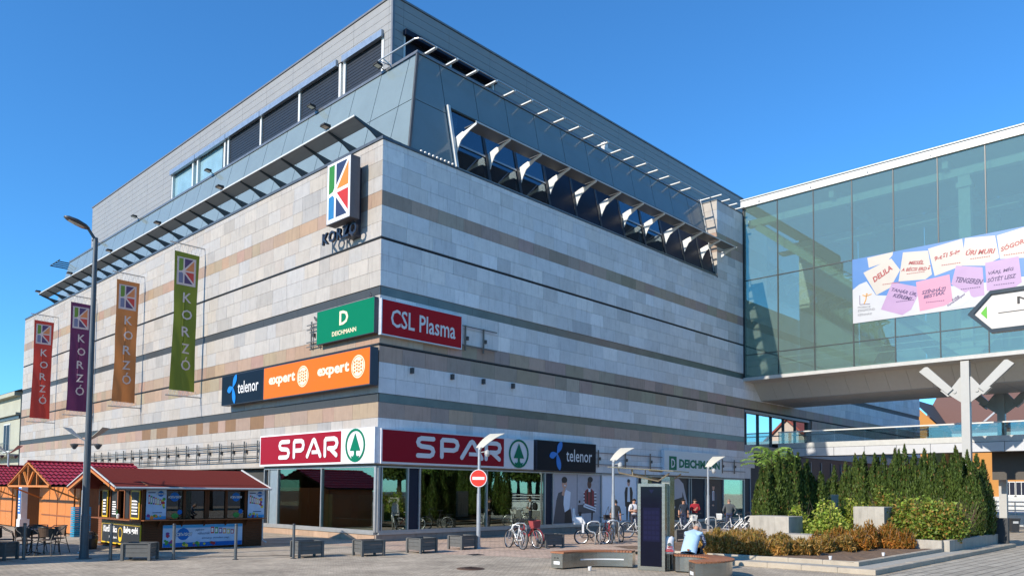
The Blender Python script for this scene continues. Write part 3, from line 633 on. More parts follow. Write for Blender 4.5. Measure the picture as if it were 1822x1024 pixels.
b.add([(38.2, 0, 8.46), (38.2, -YE, 8.46), (39.1, -YE, 9.6), (39.1, 0, 9.6)], [(0, 1, 2, 3)]); b.box(31.6, 39, -YE, 0, 9.62, 9.76)
bpart(b, 'underside', M('underside_metal', (0.34, 0.34, 0.33), rough=0.5, metal=0.1))
# inside: floor, ceiling, trusses, columns, handrails
b = MB(); b.box(30.3, 38.8, -YE, 0, 9.76, 9.9, 0); b.box(30.35, 38.8, -YE, 0, 21.3, 21.4, 1); b.box(30.9, 31.3, -YE, 0, 20.3, 20.75, 2); b.box(37.6, 38.0, -YE, 0, 20.3, 20.75, 2)
b.box(30.5, 38.5, -6.0, -5.7, 20.8, 21.3, 2); b.box(30.5, 38.5, -12.5, -12.2, 20.8, 21.3, 2)
def beam(p, q, h): b.tube([p, q], h, 4, 2)
for x in (31.2, 37.8):
    beam((x, -0.6, 20.3), (x, -13.2, 10.0), 0.32); beam((x, -25.5, 20.3), (x, -13.4, 10.0), 0.32)
    b.box(x-0.25, x+0.25, -13.5, -12.9, 9.9, 20.3, 2); b.box(x-0.35, x+0.35, -13.6, -12.8, 19.6, 19.9, 2)
for z in (10.55, 10.95): b.box(30.55, 30.6, -YE, -0.1, z, z+0.05, 2)
for i in range(6): b.box(33.2, 34.2, -1-4*i, -3.4-4*i, 18.8, 18.86, 3)
bpart(b, 'bridge_interior', [M('bridge_floor', (0.42, 0.44, 0.42), rough=0.5), M('bridge_ceiling', (0.55, 0.57, 0.56), rough=0.7), M('truss_white', (0.72, 0.74, 0.73), rough=0.5), m_white])
# parked escalator-like silver shape inside, low
b = MB(); b.tube([(33.5, -7.5, 10.2), (33.5, -8.3, 11.4), (33.5, -10.2, 11.6), (33.5, -11.2, 10.1)], [0.35, 0.5, 0.5, 0.3], 10); bpart(b, 'inner_machine', M('inner_machine', (0.12, 0.12, 0.13), rough=0.2, metal=0.5))
m_pyl = M('pylon_paint', (0.37, 0.365, 0.345), rough=0.45, var=0.04)
for x0 in (30.15, 38.5):
    F2 = Fr((x0+0.2, -13.23, 0), (0, -1, 0)); b = MB()
    b.fbox(F2, -0.21, 0.21, 0, 9.5, -0.2, 0.2); bpart(b, 'pylon_column', m_pyl)
    b = MB(); b.prism(F2, [(0, 7.02), (0.95, 7.76), (0.28, 8.62), (-0.28, 8.62), (-0.95, 7.76)], -0.045, 0.045)
    for u in (-0.55, 0.55): b.lathe([(0.09, -0.08), (0.09, 0.10)], F2.pt(u, 7.82, 0), 10, 0, F2.N)
    bpart(b, 'gusset_plate', m_pyl)
    for sg in (-1, 1):
        b = MB(); pl = [(0.62*sg, 7.98), (0.90*sg, 7.72), (2.35*sg, 9.12), (2.05*sg, 9.36), (1.9*sg, 9.36)]
        b.prism(F2, pl, -0.16, 0.16); b.prism(F2, [(0.80*sg, 7.60), (0.87*sg, 7.56), (1.25*sg, 7.93), (1.18*sg, 7.97)], -0.2, 0.2); bpart(b, 'pylon_arm', m_pyl)
# lower walkway with glass balustrade
wk = thing('upper_walkway', 'open first floor walkway with white edge panels and glass balustrade under the footbridge', 'walkway', (35, 0, 0))
def wpart(mb, nm, mt): o = mb.build(nm, mt, wk); o.location = (-35, 0, 0); return o
for i in range(14):
    bb = MB(); bb.box(34.95, 35.0, -0.1-2.0*(i+1)+0.015, -0.1-2.0*i-0.015, 4.66, 5.22); wpart(bb, 'edge_panel', M('edge_panel', (0.46, 0.465, 0.48), rough=0.35, var=0.04))
    bb = MB(); bb.box(35.1, 35.12, -0.1-2.0*(i+1)+0.01, -0.1-2.0*i-0.01, 5.62, 6.36); wpart(bb, 'balustrade_pane', g_rail)
b = MB(); b.box(35.0, 37.6, -28, -0.1, 4.72, 5.25); b.box(35.02, 37.5, -28, -0.1, 5.25, 5.6, 1); b.box(37.4, 37.5, -28, -0.1, 6.3, 6.38, 1); wpart(b, 'deck', [M('deck_dark', (0.09, 0.09, 0.09), rough=0.8), M('deck_band', (0.45, 0.45, 0.43), rough=0.6)])
b = MB(); b.box(35.06, 35.16, -28, -0.1, 6.37, 6.45); wpart(b, 'handrail', m_white)
b = MB(); b.box(36.2, 36.5, -10.0, -9.7, 0, 4.7); b.box(36.2, 36.5, -18.2, -17.9, 0, 4.7); b.box(36.2, 36.5, -15.75, -15.5, 0, 4.7); wpart(b, 'deck_column', m_lgrey)
bb = MB(); bb.box(37.0, 37.1, -16.1, -13.0, 3.0, 4.7); tag(bb.build('hanging_panel', M('brown_panel', (0.055, 0.045, 0.035), rough=0.5)), 'dark brown panel hanging under the walkway beside the hedge', 'panel')
# ---------------------------------------------------------------- theatre poster on the bridge glass
ps = thing('theatre_poster', 'wide theatre programme poster of paper notes stuck on the footbridge glass', 'poster', (LX, -7.24, 12.5))
def ppart(mb, nm, mt): o = mb.build(nm, mt, ps); o.location = (-LX, 7.24, -12.5); return o
FP = Fr((LX-0.045, -7.24, 12.5), (0, -1, 0))
P_BL, P_WH, P_CR, P_LI, P_PK, P_RED, P_PUR, P_GR = [M('print_'+n_, tuple(q*0.72 for q in c), rough=0.35, var=0.03, scale=1.2) for n_, c in
    (('blue', S(70, 140, 215)), ('white', S(225, 225, 228)), ('cream', S(228, 218, 205)), ('lilac', S(205, 165, 210)), ('pink', S(238, 160, 190)), ('red', S(185, 45, 50)), ('purple', S(85, 45, 115)), ('grey', S(120, 120, 130)))]
b = MB(); b.fbox(FP, 0.0, 10.9, -0.06, 3.9, -0.015, 0.0); ppart(b, 'poster_sheet', P_BL)
POLY={
 'lower':[(0.0, 2.03), (0.41, 2.3), (0.83, 2.4), (1.36, 1.47), (2.2, 1.3), (4.0, 1.5), (6.2,1.2), (10.9, 1.2), (10.9, -0.06), (0.0, -0.06)],
 'head':[(0.89, 3.84), (2.36, 3.9), (2.33, 3.71), (2.01, 3.37), (0.97, 3.21)],
 'delila':[(0.65, 2.97), (2.26, 3.52), (2.74, 2.74), (2.18, 1.79), (1.39, 1.47)],
 'mesel':[(2.91, 3.75), (4.26, 3.58), (4.44, 2.15), (4.09, 1.93), (2.64, 2.07)],
 'kilenc':[(4.26, 3.69), (6.01, 3.88), (6.11, 3.08), (5.98, 2.36), (4.58, 2.03)],
 'uri':[(6.15, 3.88), (7.61, 3.71), (7.79, 2.43), (7.08, 2.14), (5.98, 2.36)],
 'sogor':[(7.69, 3.69), (9.01, 3.86), (9.5, 3.85), (9.66, 2.1), (7.82, 2.36)],
 'tanar':[(2.3, 2.1), (3.59, 1.6), (3.82, 1.37), (3.3, 0.29), (2.82, 0.04), (1.63, 0.56)],
 'pink':[(3.59, 1.86), (5.34, 1.98), (5.48, 0.39), (5.03, 0.24), (3.77, 0.12)],
 'tenger':[(5.68, 2.42), (6.98, 2.07), (7.05, 0.5), (6.52, 0.47), (5.42, 1.4)],
 'varj':[(7.11, 2.29), (8.68, 2.34), (8.8, 0.91), (8.45, 0.68), (7.16, 0.72)],
 'label':[(5.06, 0.21), (6.31, 0.9), (6.41, 0.48), (5.92, 0.07), (5.11, -0.02)]}
lay_ = {'lower': (P_WH, 1), 'head': (P_CR, 2), 'delila': (P_CR, 3), 'mesel': (P_CR, 4), 'kilenc': (P_CR, 3), 'uri': (P_CR, 4), 'sogor': (P_CR, 3), 'tanar': (P_LI, 5), 'pink': (P_PK, 6), 'tenger': (P_LI, 5), 'varj': (P_LI, 5), 'label': (P_WH, 7)}
for k_, pts in POLY.items():
    bb = MB(); bb.poly(FP, pts, 0.001+0.0012*lay_[k_][1]); ppart(bb, 'poster_note', lay_[k_][0])
TXT=[('DELILA',1.28,2.25,1.22,0.33,0.515,'r'),('MESÉL',3.19,2.96,0.84,0.26,-0.167,'r'),('A BÉCSI ERDŐ',2.79,2.63,1.59,0.27,-0.139,'r'),('9-től 5-ig',4.61,2.82,1.34,0.35,0.149,'r'),('ÚRI MURI',6.16,2.89,1.44,0.35,-0.118,'r'),
 ('SÓGORNŐK',7.88,2.74,1.85,0.33,0.229,'r'),('TANÁR ÚR,',2.2,1.55,1.49,0.28,-0.385,'p'),('KÉREM!',2.29,1.21,1.10,0.27,-0.374,'p'),('SZÍNHÁZI',3.89,1.07,1.27,0.27,0.024,'p'),('BESTIÁK',3.98,0.81,1.15,0.25,0.069,'p'),('TENGEREN',5.62,1.49,1.37,0.30,-0.289,'p'),
 ('VÁRJ, MÍG',7.25,1.53,1.21,0.27,0.033,'p'),('SÖTÉT LESZ',7.2,1.17,1.36,0.28,0.022,'p'),('MÓRICZ',0.3,0.83,0.74,0.14,-0.081,'g'),('ZSIGMOND',0.29,0.62,1.00,0.13,-0.040,'g'),('SZÍNHÁZ',0.29,0.37,0.82,0.14,-0.037,'g'),('Krúdy',5.48,0.39,0.45,0.16,0.514,'p'),('Kamaraszínpad',5.25,0.12,1.05,0.16,0.548,'p')]
for s_, u, v, wd, h, ro, c in TXT:
    b = MB(); text(b, s_, FP, u, v, wd, h, 0.012, 0, bold=0.035 if c != 'g' else 0.0, shear=0.25 if c != 'g' else 0, rot=ro); ppart(b, 'lettering', {'r': P_RED, 'p': P_PUR, 'g': P_GR}[c])
b = MB()
for u, v, c in ((1.75, 2.02, 0), (3.1, 2.4, 0), (4.95, 2.55, 0), (6.4, 2.62, 0), (8.0, 2.5, 0), (2.5, 0.85, 1), (4.1, 0.55, 1), (5.9, 1.0, 1), (7.5, 0.95, 1)):
    for j in range(9): b.fbox(FP, u+0.11*j, u+0.11*j+0.07, v-0.004*j, v+0.05-0.004*j, 0.010, 0.0115, c)
b.stroke(FP, [(0.42, 1.6), (0.42, 1.05), (1.0, 1.0)], 0.03, 0.010, 0.002, 1); b.stroke(FP, [(0.6, 1.6), (0.8, 1.5), (0.78, 1.3), (0.68, 1.08)], 0.06, 0.010, 0.002, 3); b.stroke(FP, [(0.8, 1.5), (1.1, 1.58)], 0.05, 0.010, 0.002, 3); b.poly(FP, circ(0.83, 1.62, 0.06, 10), 0.012, 3)
tag(ppart(b, 'small_print', [P_RED, P_PUR, P_GR, M('print_gold', S(215, 150, 40))]), kind='stuff')
# ---------------------------------------------------------------- signs
SP_R = M('sign_red', S(158, 10, 36), rough=0.4, spec=0.15, var=0.03); SP_W = M('sign_white', S(236, 236, 236), rough=0.4, spec=0.15, var=0.02); SP_G = M('sign_green', S(10, 120, 88), rough=0.4, spec=0.15, var=0.02)
CASE = M('sign_case', (0.62, 0.63, 0.66), rough=0.4); CASED = M('sign_case_dark', (0.035, 0.038, 0.055), rough=0.4)
def sign(name, label, fr, u0, u1, v0, v1, n0, n1, case, face, cat='sign', rim=0.03, group=None):
    O = fr.pt((u0+u1)/2, v0, n0); t = thing(name, label, cat, O, 0, group)
    def part(mb, nm, mt): o = mb.build(nm, mt, t); o.location = -O; return o
    b = MB(); b.fbox(fr, u0, u1, v0, v1, n0, n1-0.004); part(b, 'case', case)
    b = MB(); b.fbox(fr, u0+rim, u1-rim, v0+rim, v1-rim, n1-0.03, n1); part(b, 'sign_face', face)
    return part
def spar(mb, fr, bx, z0, z1, n):         # rounded capital letters, each box (left, right)
    h = z1-z0; wd = 0.19*h/0.9
    def q(i, a, c): l, r = bx[i]; return (l+wd/2+(r-l-wd)*a, z0+wd/2+(h-wd)*c)
    def arc(i, pts): return [q(i, *p) for p in pts]
    mb.stroke(fr, arc(0, [(1, 1), (0.22, 1), (0.06, 0.92), (0, 0.77), (0.06, 0.62), (0.22, 0.54), (0.78, 0.5), (0.94, 0.42), (1, 0.26), (0.94, 0.09), (0.78, 0), (0, 0)]), wd, n, 0.02)
    mb.stroke(fr, arc(1, [(0, 0), (0, 0.9), (0.08, 1), (0.75, 1), (0.93, 0.92), (1, 0.72), (0.93, 0.5), (0.75, 0.4)]), wd, n, 0.02); mb.stroke(fr, arc(1, [(0.75, 0.4), (0.0, 0.4)]), wd, n, 0.022)
    mb.stroke(fr, arc(2, [(0, 0), (0.43, 0.95), (0.5, 1), (0.57, 0.95), (1, 0)]), wd, n, 0.02); mb.stroke(fr, arc(2, [(0.36, 0.24), (0.8, 0.24)]), wd*0.85, n, 0.022, rnd=False)
    mb.stroke(fr, arc(3, [(0, 0), (0, 0.9), (0.08, 1), (0.75, 1), (0.93, 0.92), (1, 0.72), (0.93, 0.52), (0.75, 0.42)]), wd, n, 0.02); mb.stroke(fr, arc(3, [(0.75, 0.42), (0.3, 0.42)]), wd, n, 0.022); mb.stroke(fr, arc(3, [(0.42, 0.42), (0.95, 0)]), wd, n, 0.024)
def fir(mb, fr, cx, cz, r, n, m=0):
    ring(mb, fr, cx, cz, r*0.86, r, n, n+0.012, m)
    pts = [(0, 0.72), (0.52, -0.32), (0.10, -0.32), (0.10, -0.55), (0.2, -0.66), (0.42, -0.62), (0.30, -0.80), (0.0, -0.86), (-0.30, -0.80), (-0.42, -0.62), (-0.2, -0.66), (-0.10, -0.55), (-0.10, -0.32), (-0.52, -0.32)]
    mb.prism(fr, [(cx+r*a, cz+r*c) for a, c in pts], n, n+0.012, m)
FS = FRR
p = sign('supermarket_sign', 'long red and white supermarket sign with fir tree ring on the shaded facade', FS, 0.0, 8.82, 3.04, 4.42, 0.03, 0.25, CASE, SP_W)
b = MB(); b.fbox(FS, 0.06, 6.81, 3.12, 4.37, 0.25, 0.258); p(b, 'red_field', SP_R)
b = MB(); spar(b, FS, [(1.72, 2.72), (3.0, 4.07), (4.13, 5.50), (5.58, 6.63)], 3.33, 4.22, 0.262); p(b, 'lettering', SP_W)
b = MB(); fir(b, FS, 7.79, 3.74, 0.66, 0.262); p(b, 'emblem', SP_G)
p = sign('supermarket_sign', 'shorter red and white supermarket sign with fir tree ring on the sunlit facade', FRL, LY-8.78, LY+0.16, 3.05, 4.46, 0.0, 0.25, CASE, SP_W)
b = MB(); b.fbox(FRL, LY-8.70, LY-2.12, 3.13, 4.40, 0.25, 0.258); p(b, 'red_field', SP_R)
b = MB(); spar(b, FRL, [(LY-7.03, LY-6.06), (LY-5.80, LY-4.85), (LY-4.72, LY-3.52), (LY-3.35, LY-2.28)], 3.33, 4.20, 0.262); p(b, 'lettering', SP_W)
b = MB(); fir(b, FRL, LY-1.12, 3.78, 0.67, 0.262); p(b, 'emblem', SP_G)
T_D = M('sign_navy', S(14, 18, 32), rough=0.4, spec=0.15, var=0.03); T_B = M('propeller_blue', S(20, 125, 215), rough=0.3)
def prop(mb, fr, cx, cz, r, n):
    for a, s_ in ((60, 0.95), (195, 0.8), (285, 1.15)):
        a = math.radians(a); L = r*s_
        pts = []
        for j in range(17):
            t = j/16; ww = 0.20*r*math.sin(math.pi*min(1, t**1.3))**0.8+0.02; pts.append((t*L, ww))
        for j in range(16, -1, -1):
            t = j/16; ww = 0.20*r*math.sin(math.pi*min(1, t**1.3))**0.8+0.02; pts.append((t*L, -ww))
        mb.prism(fr, [(cx+x*math.cos(a)-y*math.sin(a), cz+x*math.sin(a)+y*math.cos(a)) for x, y in pts], n, n+0.012+0.002*s_)
p = sign('phone_shop_sign', 'black phone shop sign with blue propeller beside the long supermarket sign', FS, 9.05, 13.6, 3.01, 4.46, 0.03, 0.25, CASED, T_D, rim=0.02)
b = MB(); prop(b, FS, 10.5, 3.86, 0.72, 0.256); p(b, 'emblem', T_B)
b = MB(); text(b, 'telenor', FS, 11.2, 3.50, 2.05, 0.62, 0.26, bold=0.006); p(b, 'lettering', SP_W)
FQ = Fr((0, LY, 0), (0, -1, 0))
p = sign('phone_shop_sign', 'dark phone shop sign with blue propeller left of the orange sign', FQ, LY-12.3, LY-8.16, 6.10, 7.56, 0.12, 0.5, CASED, T_D, rim=0.02)
b = MB(); prop(b, FQ, LY-11.1, 6.93, 0.72, 0.506); p(b, 'emblem', T_B)
b = MB(); text(b, 'telenor', FQ, LY-10.6, 6.58, 2.0, 0.58, 0.51, bold=0.006); p(b, 'lettering', SP_W)
E_O = M('sign_orange', S(230, 112, 18), rough=0.4, spec=0.15, var=0.02); E_C = M('sign_cream', S(255, 235, 200), rough=0.4, spec=0.15)
p = sign('electronics_sign', 'long orange sign reading expert twice with round emblems near the corner', FQ, LY-8.14, LY+0.12, 6.08, 7.57, 0.12, 0.5, CASED, E_O, rim=0.035)
b = MB()
for u, wd in ((LY-7.64, 2.28), (LY-3.6, 2.32)): text(b, 'expert', FQ, u, 6.60, wd, 0.54, 0.51, bold=0.04)
p(b, 'lettering', E_C)
b = MB()
for cx, r in ((LY-4.75, 0.46), (LY-0.68, 0.46)):
    b.poly(FQ, circ(cx, 6.86, r, 28), 0.506, 0)
    for k_ in range(4):
        for j in range(4): b.fbox(FQ, cx-0.27+0.15*k_, cx-0.18+0.15*k_, 6.62+0.13*j+0.04*(k_ % 2), 6.69+0.13*j+0.04*(k_ % 2), 0.508, 0.514, 1)
    ring(b, FQ, cx, 6.86, r*0.84, r*0.89, 0.508, 0.513, 1)
p(b, 'emblem', [E_C, E_O])
G_D = M('sign_emerald', S(0, 120, 82), rough=0.4, spec=0.15, var=0.02)
p = sign('shoe_shop_sign', 'green shoe shop sign above the orange one at the sunlit corner', FRL, LY-4.06, LY+0.05, 8.15, 9.57, 0.1, 0.3, CASED, G_D, rim=0.02)
b = MB(); text(b, 'D', FRL, LY-2.35, 8.76, 0.62, 0.58, 0.306, bold=0.02); text(b, 'DEICHMANN', FRL, LY-2.87, 8.36, 1.72, 0.19, 0.306, bold=0.012); p(b, 'lettering', E_C)
p = sign('shoe_shop_sign', 'pale grey shoe shop sign with green letters above the far shop windows', FS, 20.0, 26.63, 3.04, 4.47, 0.03, 0.25, CASE, M('sign_pale', S(228, 234, 232), rough=0.4, spec=0.155, var=0.02), rim=0.02)
b = MB(); b.fbox(FS, 20.5, 21.31, 3.34, 4.14, 0.25, 0.256, 0); text(b, 'D', FS, 20.72, 3.48, 0.40, 0.52, 0.262, 1, bold=0.02); text(b, 'DEICHMANN', FS, 21.58, 3.49, 4.8, 0.52, 0.256, 0, bold=0.05); p(b, 'lettering', [SP_G, SP_W])
p = sign('clinic_sign', 'crimson sign with white lettering high on the shaded side of the corner', FS, -0.10, 4.17, 8.08, 9.52, 0.05, 0.25, M('case_silver', (0.6, 0.62, 0.66), rough=0.35, metal=0.3), M('sign_crimson', S(185, 6, 26), rough=0.4, spec=0.15, var=0.02), rim=0.04)
b = MB(); text(b, 'CSL Plasma', FS, 0.36, 8.45, 3.42, 0.72, 0.256, bold=0.012); p(b, 'lettering', SP_W)
# centre emblem box and letters
p = sign('emblem_sign', 'tall box sign with multicoloured letter emblem near the top of the corner', FRL, LY-2.72, LY-1.02, 12.88, 15.42, 0.35, 0.8, M('case_steel', (0.10, 0.10, 0.115), rough=0.5), SP_W, rim=0.03)
kc = [M('k_green', S(20, 125, 35)), M('k_navy', S(5, 42, 88)), M('k_orange', S(225, 130, 35)), M('k_red', S(195, 28, 22)), M('k_blue', S(10, 118, 175))]
def kemb(mb, fr, u0, v0, wd, h, n, order=(0, 1, 2, 3, 1, 4)):
    def q(a, c): return (u0+wd*a, v0+h*c)
    sh = [[(0.06, 0.97), (0.31, 0.97), (0.31, 0.57), (0.24, 0.51), (0.06, 0.49)], [(0.39, 0.97), (0.88, 0.97), (0.39, 0.60)], [(0.93, 0.94), (0.93, 0.54), (0.42, 0.53)],
          [(0.93, 0.48), (0.93, 0.10), (0.42, 0.47)], [(0.39, 0.40), (0.88, 0.05), (0.39, 0.05)], [(0.06, 0.43), (0.24, 0.45), (0.31, 0.40), (0.31, 0.05), (0.06, 0.05)]]
    for s_, c in zip(sh, order): mb.poly(fr, [q(*t) for t in s_], n, c)
b = MB(); kemb(b, FRL, LY-2.66, 12.95, 1.60, 2.42, 0.804); p(b, 'emblem', kc)
b = MB(); b.fbox(FRL, LY-1.95, LY-1.4, 12.3, 15.2, 0.0, 0.35); p(b, 'mounting', CASED)
def text3d(s, h, wd, depth, mat, name, loc, rot, par=None):
    f = bpy.data.curves.new('lettering', 'FONT'); f.body = s; f.extrude = depth/2; f.resolution_u = 2; f.offset = 0.02; f.space_character = 1.15
    o = bpy.data.objects.new('lettering', f); me = bpy.data.meshes.new_from_object(o); bpy.data.objects.remove(o); bpy.data.curves.remove(f)
    xs = [v.co.x for v in me.vertices]; ys = [v.co.y for v in me.vertices]; sx = wd/(max(xs)-min(xs)); sy = h/(max(ys)-min(ys)); x0, y0 = min(xs), min(ys)
    for v in me.vertices: v.co = Vector(((v.co.x-x0)*sx, (v.co.y-y0)*sy, v.co.z))
    me.materials.clear(); me.materials.append(mat); me.name = name
    o = link(name, me, par); o.matrix_world = Matrix.Translation(loc) @ rot; return o
rotL = Matrix(((0, 0, -1, 0), (-1, 0, 0, 0), (0, 1, 0, 0), (0, 0, 0, 1)))
o = text3d('KORZÓ', 0.62, 2.5, 0.10, M('letters_navy', (0.012, 0.016, 0.03), rough=0.35), 'facade_letters', Vector((-0.42, 3.53, 12.30)), rotL)
tag(o, 'raised dark letters under the multicoloured emblem sign', 'lettering')
# ---------------------------------------------------------------- facade banners
def banner(y, colr, label, flip=False):
    t = thing('facade_banner', label, 'banner', (0, y, 6.8), 0, 'banners hanging from rods on the sunlit facade'); O = Vector((0, y, 6.8))
    def part(mb, nm, mt, sm=False): o = mb.build(nm, mt, t, sm); o.location = -O; return o
    fr = Fr((0, y, 0), (1, 0, 0)); b = MB(); nu, nv = 16, 40; vs = []
    def rip(u, v): f_ = max(0.10, min(1.0, 12.7-v)); return f_*(0.030*math.sin(u*6+y+v*1.3)+0.022*math.sin(v*0.9+u*3+y)+0.015*math.sin(v*2.3-u*4+y*2))
    def uu(a, c): return -1.60+1.32*a+(0.05*math.sin(math.pi*c)*(1 if a < 0.5 else -1))-0.06*(1-c)
    for j in range(nv+1):
        for i in range(nu+1):
            a, c = i/nu, j/nv; uq, vq = uu(a, c), 7.12+7.32*c-0.03*a; vs.append(fr.pt(uq, vq, rip(uq, vq)))
    b.add(vs, [(j*(nu+1)+i, j*(nu+1)+i+1, (j+1)*(nu+1)+i+1, (j+1)*(nu+1)+i) for j in range(nv) for i in range(nu)])
    m = M('cloth_'+colr[0], colr[1], rough=0.8, var=0.08, scale=2, stretch=(6, 6, 0.5)); nt_ = m.node_tree; pb = nt_.nodes['Principled BSDF']
    if 'tl' not in m:
        m['tl'] = 1; tlu = nt_.nodes.new('ShaderNodeBsdfTranslucent'); tlu.inputs[0].default_value = (*[min(1, c*1.2) for c in colr[1]], 1); mx = nt_.nodes.new('ShaderNodeMixShader'); mx.inputs[0].default_value = 0.35
        out = nt_.nodes['Material Output']; nt_.links.new(pb.outputs[0], mx.inputs[1]); nt_.links.new(tlu.outputs[0], mx.inputs[2]); nt_.links.new(mx.outputs[0], out.inputs[0])
    part(b, 'cloth', m, True)
    b = MB()
    for z, x in ((14.86, -1.87), (6.82, -1.86)): b.tube([(0, y, z), (x, y, z)], 0.035, 8)
    part(b, 'rod', m_alu)
    b = MB()
    for z0, z1 in ((14.86, 14.44), (6.82, 7.12)):
        for i in range(7):
            x = -1.6+1.32*i/6; b.tube([(x-0.1, y, z0), (x, y, z1)], 0.008, 4); b.tube([(x+0.1, y, z0), (x, y, z1)], 0.008, 4)
    part(b, 'cord', m_white)
    b = MB(); b.fbox(fr, -1.46, -0.46, 12.68, 14.17, 0.045, 0.05, 5); b.fbox(fr, -1.40, -0.52, 12.74, 14.11, 0.050, 0.052, 6); kemb(b, fr, -1.42, 12.72, 0.92, 1.42, 0.054); b.v = [tuple(Vector(p_)-fr.N*0.028) for p_ in b.v]
    part(b, 'emblem', [M('kb_green', S(110, 150, 60)), M('kb_purple', S(80, 65, 115)), M('kb_orange', S(225, 145, 95)), M('kb_red', S(205, 70, 70)), M('kb_blue', S(120, 130, 165)), M('kb_border', S(205, 195, 200)), M('kb_in', S(222, 210, 212))])
    b = MB()
    for i, ch in enumerate('KORZÓ'):
        z = 11.78-0.9*i; text(b, ch, fr, -1.12 if ch != 'K' else -1.10, z, 0.52 if ch in 'OÓ' else 0.44, 0.52 if ch != 'Ó' else 0.72, 0.052, bold=0.01)
    b.v = [tuple(Vector(p_)+fr.N*(rip(p_[0], p_[2])-0.022)) for p_ in b.v]
    part(b, 'lettering', M('banner_white', S(215, 205, 205), rough=0.8))
banner(15.79, ('green', S(112, 128, 50)), 'olive green banner with white vertical letters, nearest the corner')
banner(24.0, ('orange', S(190, 126, 76)), 'faded orange banner with white vertical letters between the green and purple banners')
banner(32.35, ('purple', S(98, 48, 90)), 'purple banner with white vertical letters behind the tall street lamp')
banner(40.65, ('red', S(186, 66, 58)), 'red banner with white vertical letters, farthest along the sunlit facade')
# ---------------------------------------------------------------- pointed direction sign near the camera
ds = thing('direction_sign', 'white pointed direction sign with dark rim and green arrow, close at the right edge', 'sign', (-13.5, -25.2, 0))
FD = Fr((-13.5, -23.63, 2.97), (0, -1, 0))
def dpart(mb, nm, mt): o = mb.build(nm, mt, ds); o.location = (13.5, 25.2, 0); return o
outl = [(0, 0), (0.108, 0.112), (1.55, 0.112), (1.55, -0.112), (0.108, -0.112)]
inn = [(0.030, 0), (0.113, 0.092), (1.53, 0.092), (1.53, -0.092), (0.113, -0.092)]
b = MB(); v = [FD.pt(a, c, n_) for n_ in (-0.03, 0.012) for a, c in outl]+[FD.pt(a, c, n_) for n_ in (0.012, 0.0) for a, c in inn]
fs = []
for i in range(5):
    j = (i+1) % 5; fs += [(i, j, j+5, i+5), (i+5, j+5, j+10, i+10), (i+10, j+10, j+15, i+15)]
fs.append((4, 3, 2, 1, 0)); b.add(v, [tuple(reversed(f)) for f in fs]); dpart(b, 'rim', M('rim_black', (0.03, 0.035, 0.035), rough=0.2))
b = MB(); b.poly(FD, inn, 0.0); dpart(b, 'sign_face', M('sign_ivory', S(212, 204, 196), rough=0.4, var=0.02))
b = MB(); b.poly(FD, [(0.062, 0.0), (0.090, 0.034), (0.090, -0.034)], 0.003, 0); text(b, 'Móricz Zsigmond', FD, 0.228, 0.012, 0.80, 0.050, 0.003, 1); b.fbox(FD, 0.142, 1.2, -0.012, -0.009, 0.001, 0.003, 1)

dpart(b, 'lettering', [M('arrow_green', S(90, 180, 40)), M('ink', (0.02, 0.02, 0.02))])
b = MB(); b.tube([(-13.42, -25.2, 0), (-13.42, -25.2, 3.4)], 0.045, 12); dpart(b, 'sign_post', m_brk)
# ---------------------------------------------------------------- buildings around
def building(name, label, x, y0, y1, zE, rows, wall, roofc, xr, zR, xb):      # facade at x facing -X
    t = thing(name, label, 'building', (x, (y0+y1)/2, 0)); O = Vector((x, (y0+y1)/2, 0)); fr = Fr((x, y1, 0), (0, -1, 0))
    def part(mb, nm, mt): o = mb.build(nm, mt, t); o.location = -O; return o
    b = MB(); b.box(x, xb, y0, y1, 0, zE); part(b, 'wall', wall)
    b = MB(); b.add([(x-0.5, y0-0.3, zE+0.02), (x-0.5, y1+0.3, zE+0.02), (xr, y1+0.3, zR), (xr, y0-0.3, zR), (xb+0.5, y0-0.3, zE+0.02), (xb+0.5, y1+0.3, zE+0.02)], [(0, 3, 2, 1), (3, 4, 5, 2), (0, 4, 3), (1, 2, 5), (0, 1, 5, 4)]); part(b, 'roof', roofc)
    for (u0, u1, v0, v1) in rows:
        b = MB(); b.fbox(fr, u0-0.1, u1+0.1, v0-0.12, v1+0.1, 0.0, 0.04, 0); b.fbox(fr, u0, u1, v0, v1, 0.04, 0.05, 1); b.fbox(fr, (u0+u1)/2-0.03, (u0+u1)/2+0.03, v0, v1, 0.05, 0.07, 0); b.fbox(fr, u0-0.2, u1+0.2, v0-0.2, v0-0.12, 0, 0.12, 0)
        part(b, 'window', [m_white, m_dkpan])
    return part, fr
m_or = M('ochre_wall', S(225, 158, 80, 0.62), rough=0.8, var=0.06, scale=0.8); m_tile = M('brown_tiles', (0.16, 0.085, 0.065), rough=0.8, var=0.25, scale=20, stretch=(1, 1, 4))
rw = []
for i in range(14):
    rw += [(8.9+2.6*i, 9.9+2.6*i, 5.0, 6.1)]+[(8.4+1.1*i, 9.35+1.1*i, 2.15, 3.5)]
part, fr = building('ochre_town_house', 'ochre yellow house with brown tiled roof and skylights beyond the walkway', 80, -12.5, 3.4, 8.9, rw, m_or, m_tile, 88, 14.2, 96)
b = MB(); b.fbox(fr, 0, 48, 0, 1.95, 0, 0.5); part(b, 'base_wall', m_lgrey)
b = MB(); b.fbox(fr, -0.4, 49, 8.62, 8.98, 0, 0.55); part(b, 'gutter', M('gutter', (0.35, 0.42, 0.43), rough=0.5))
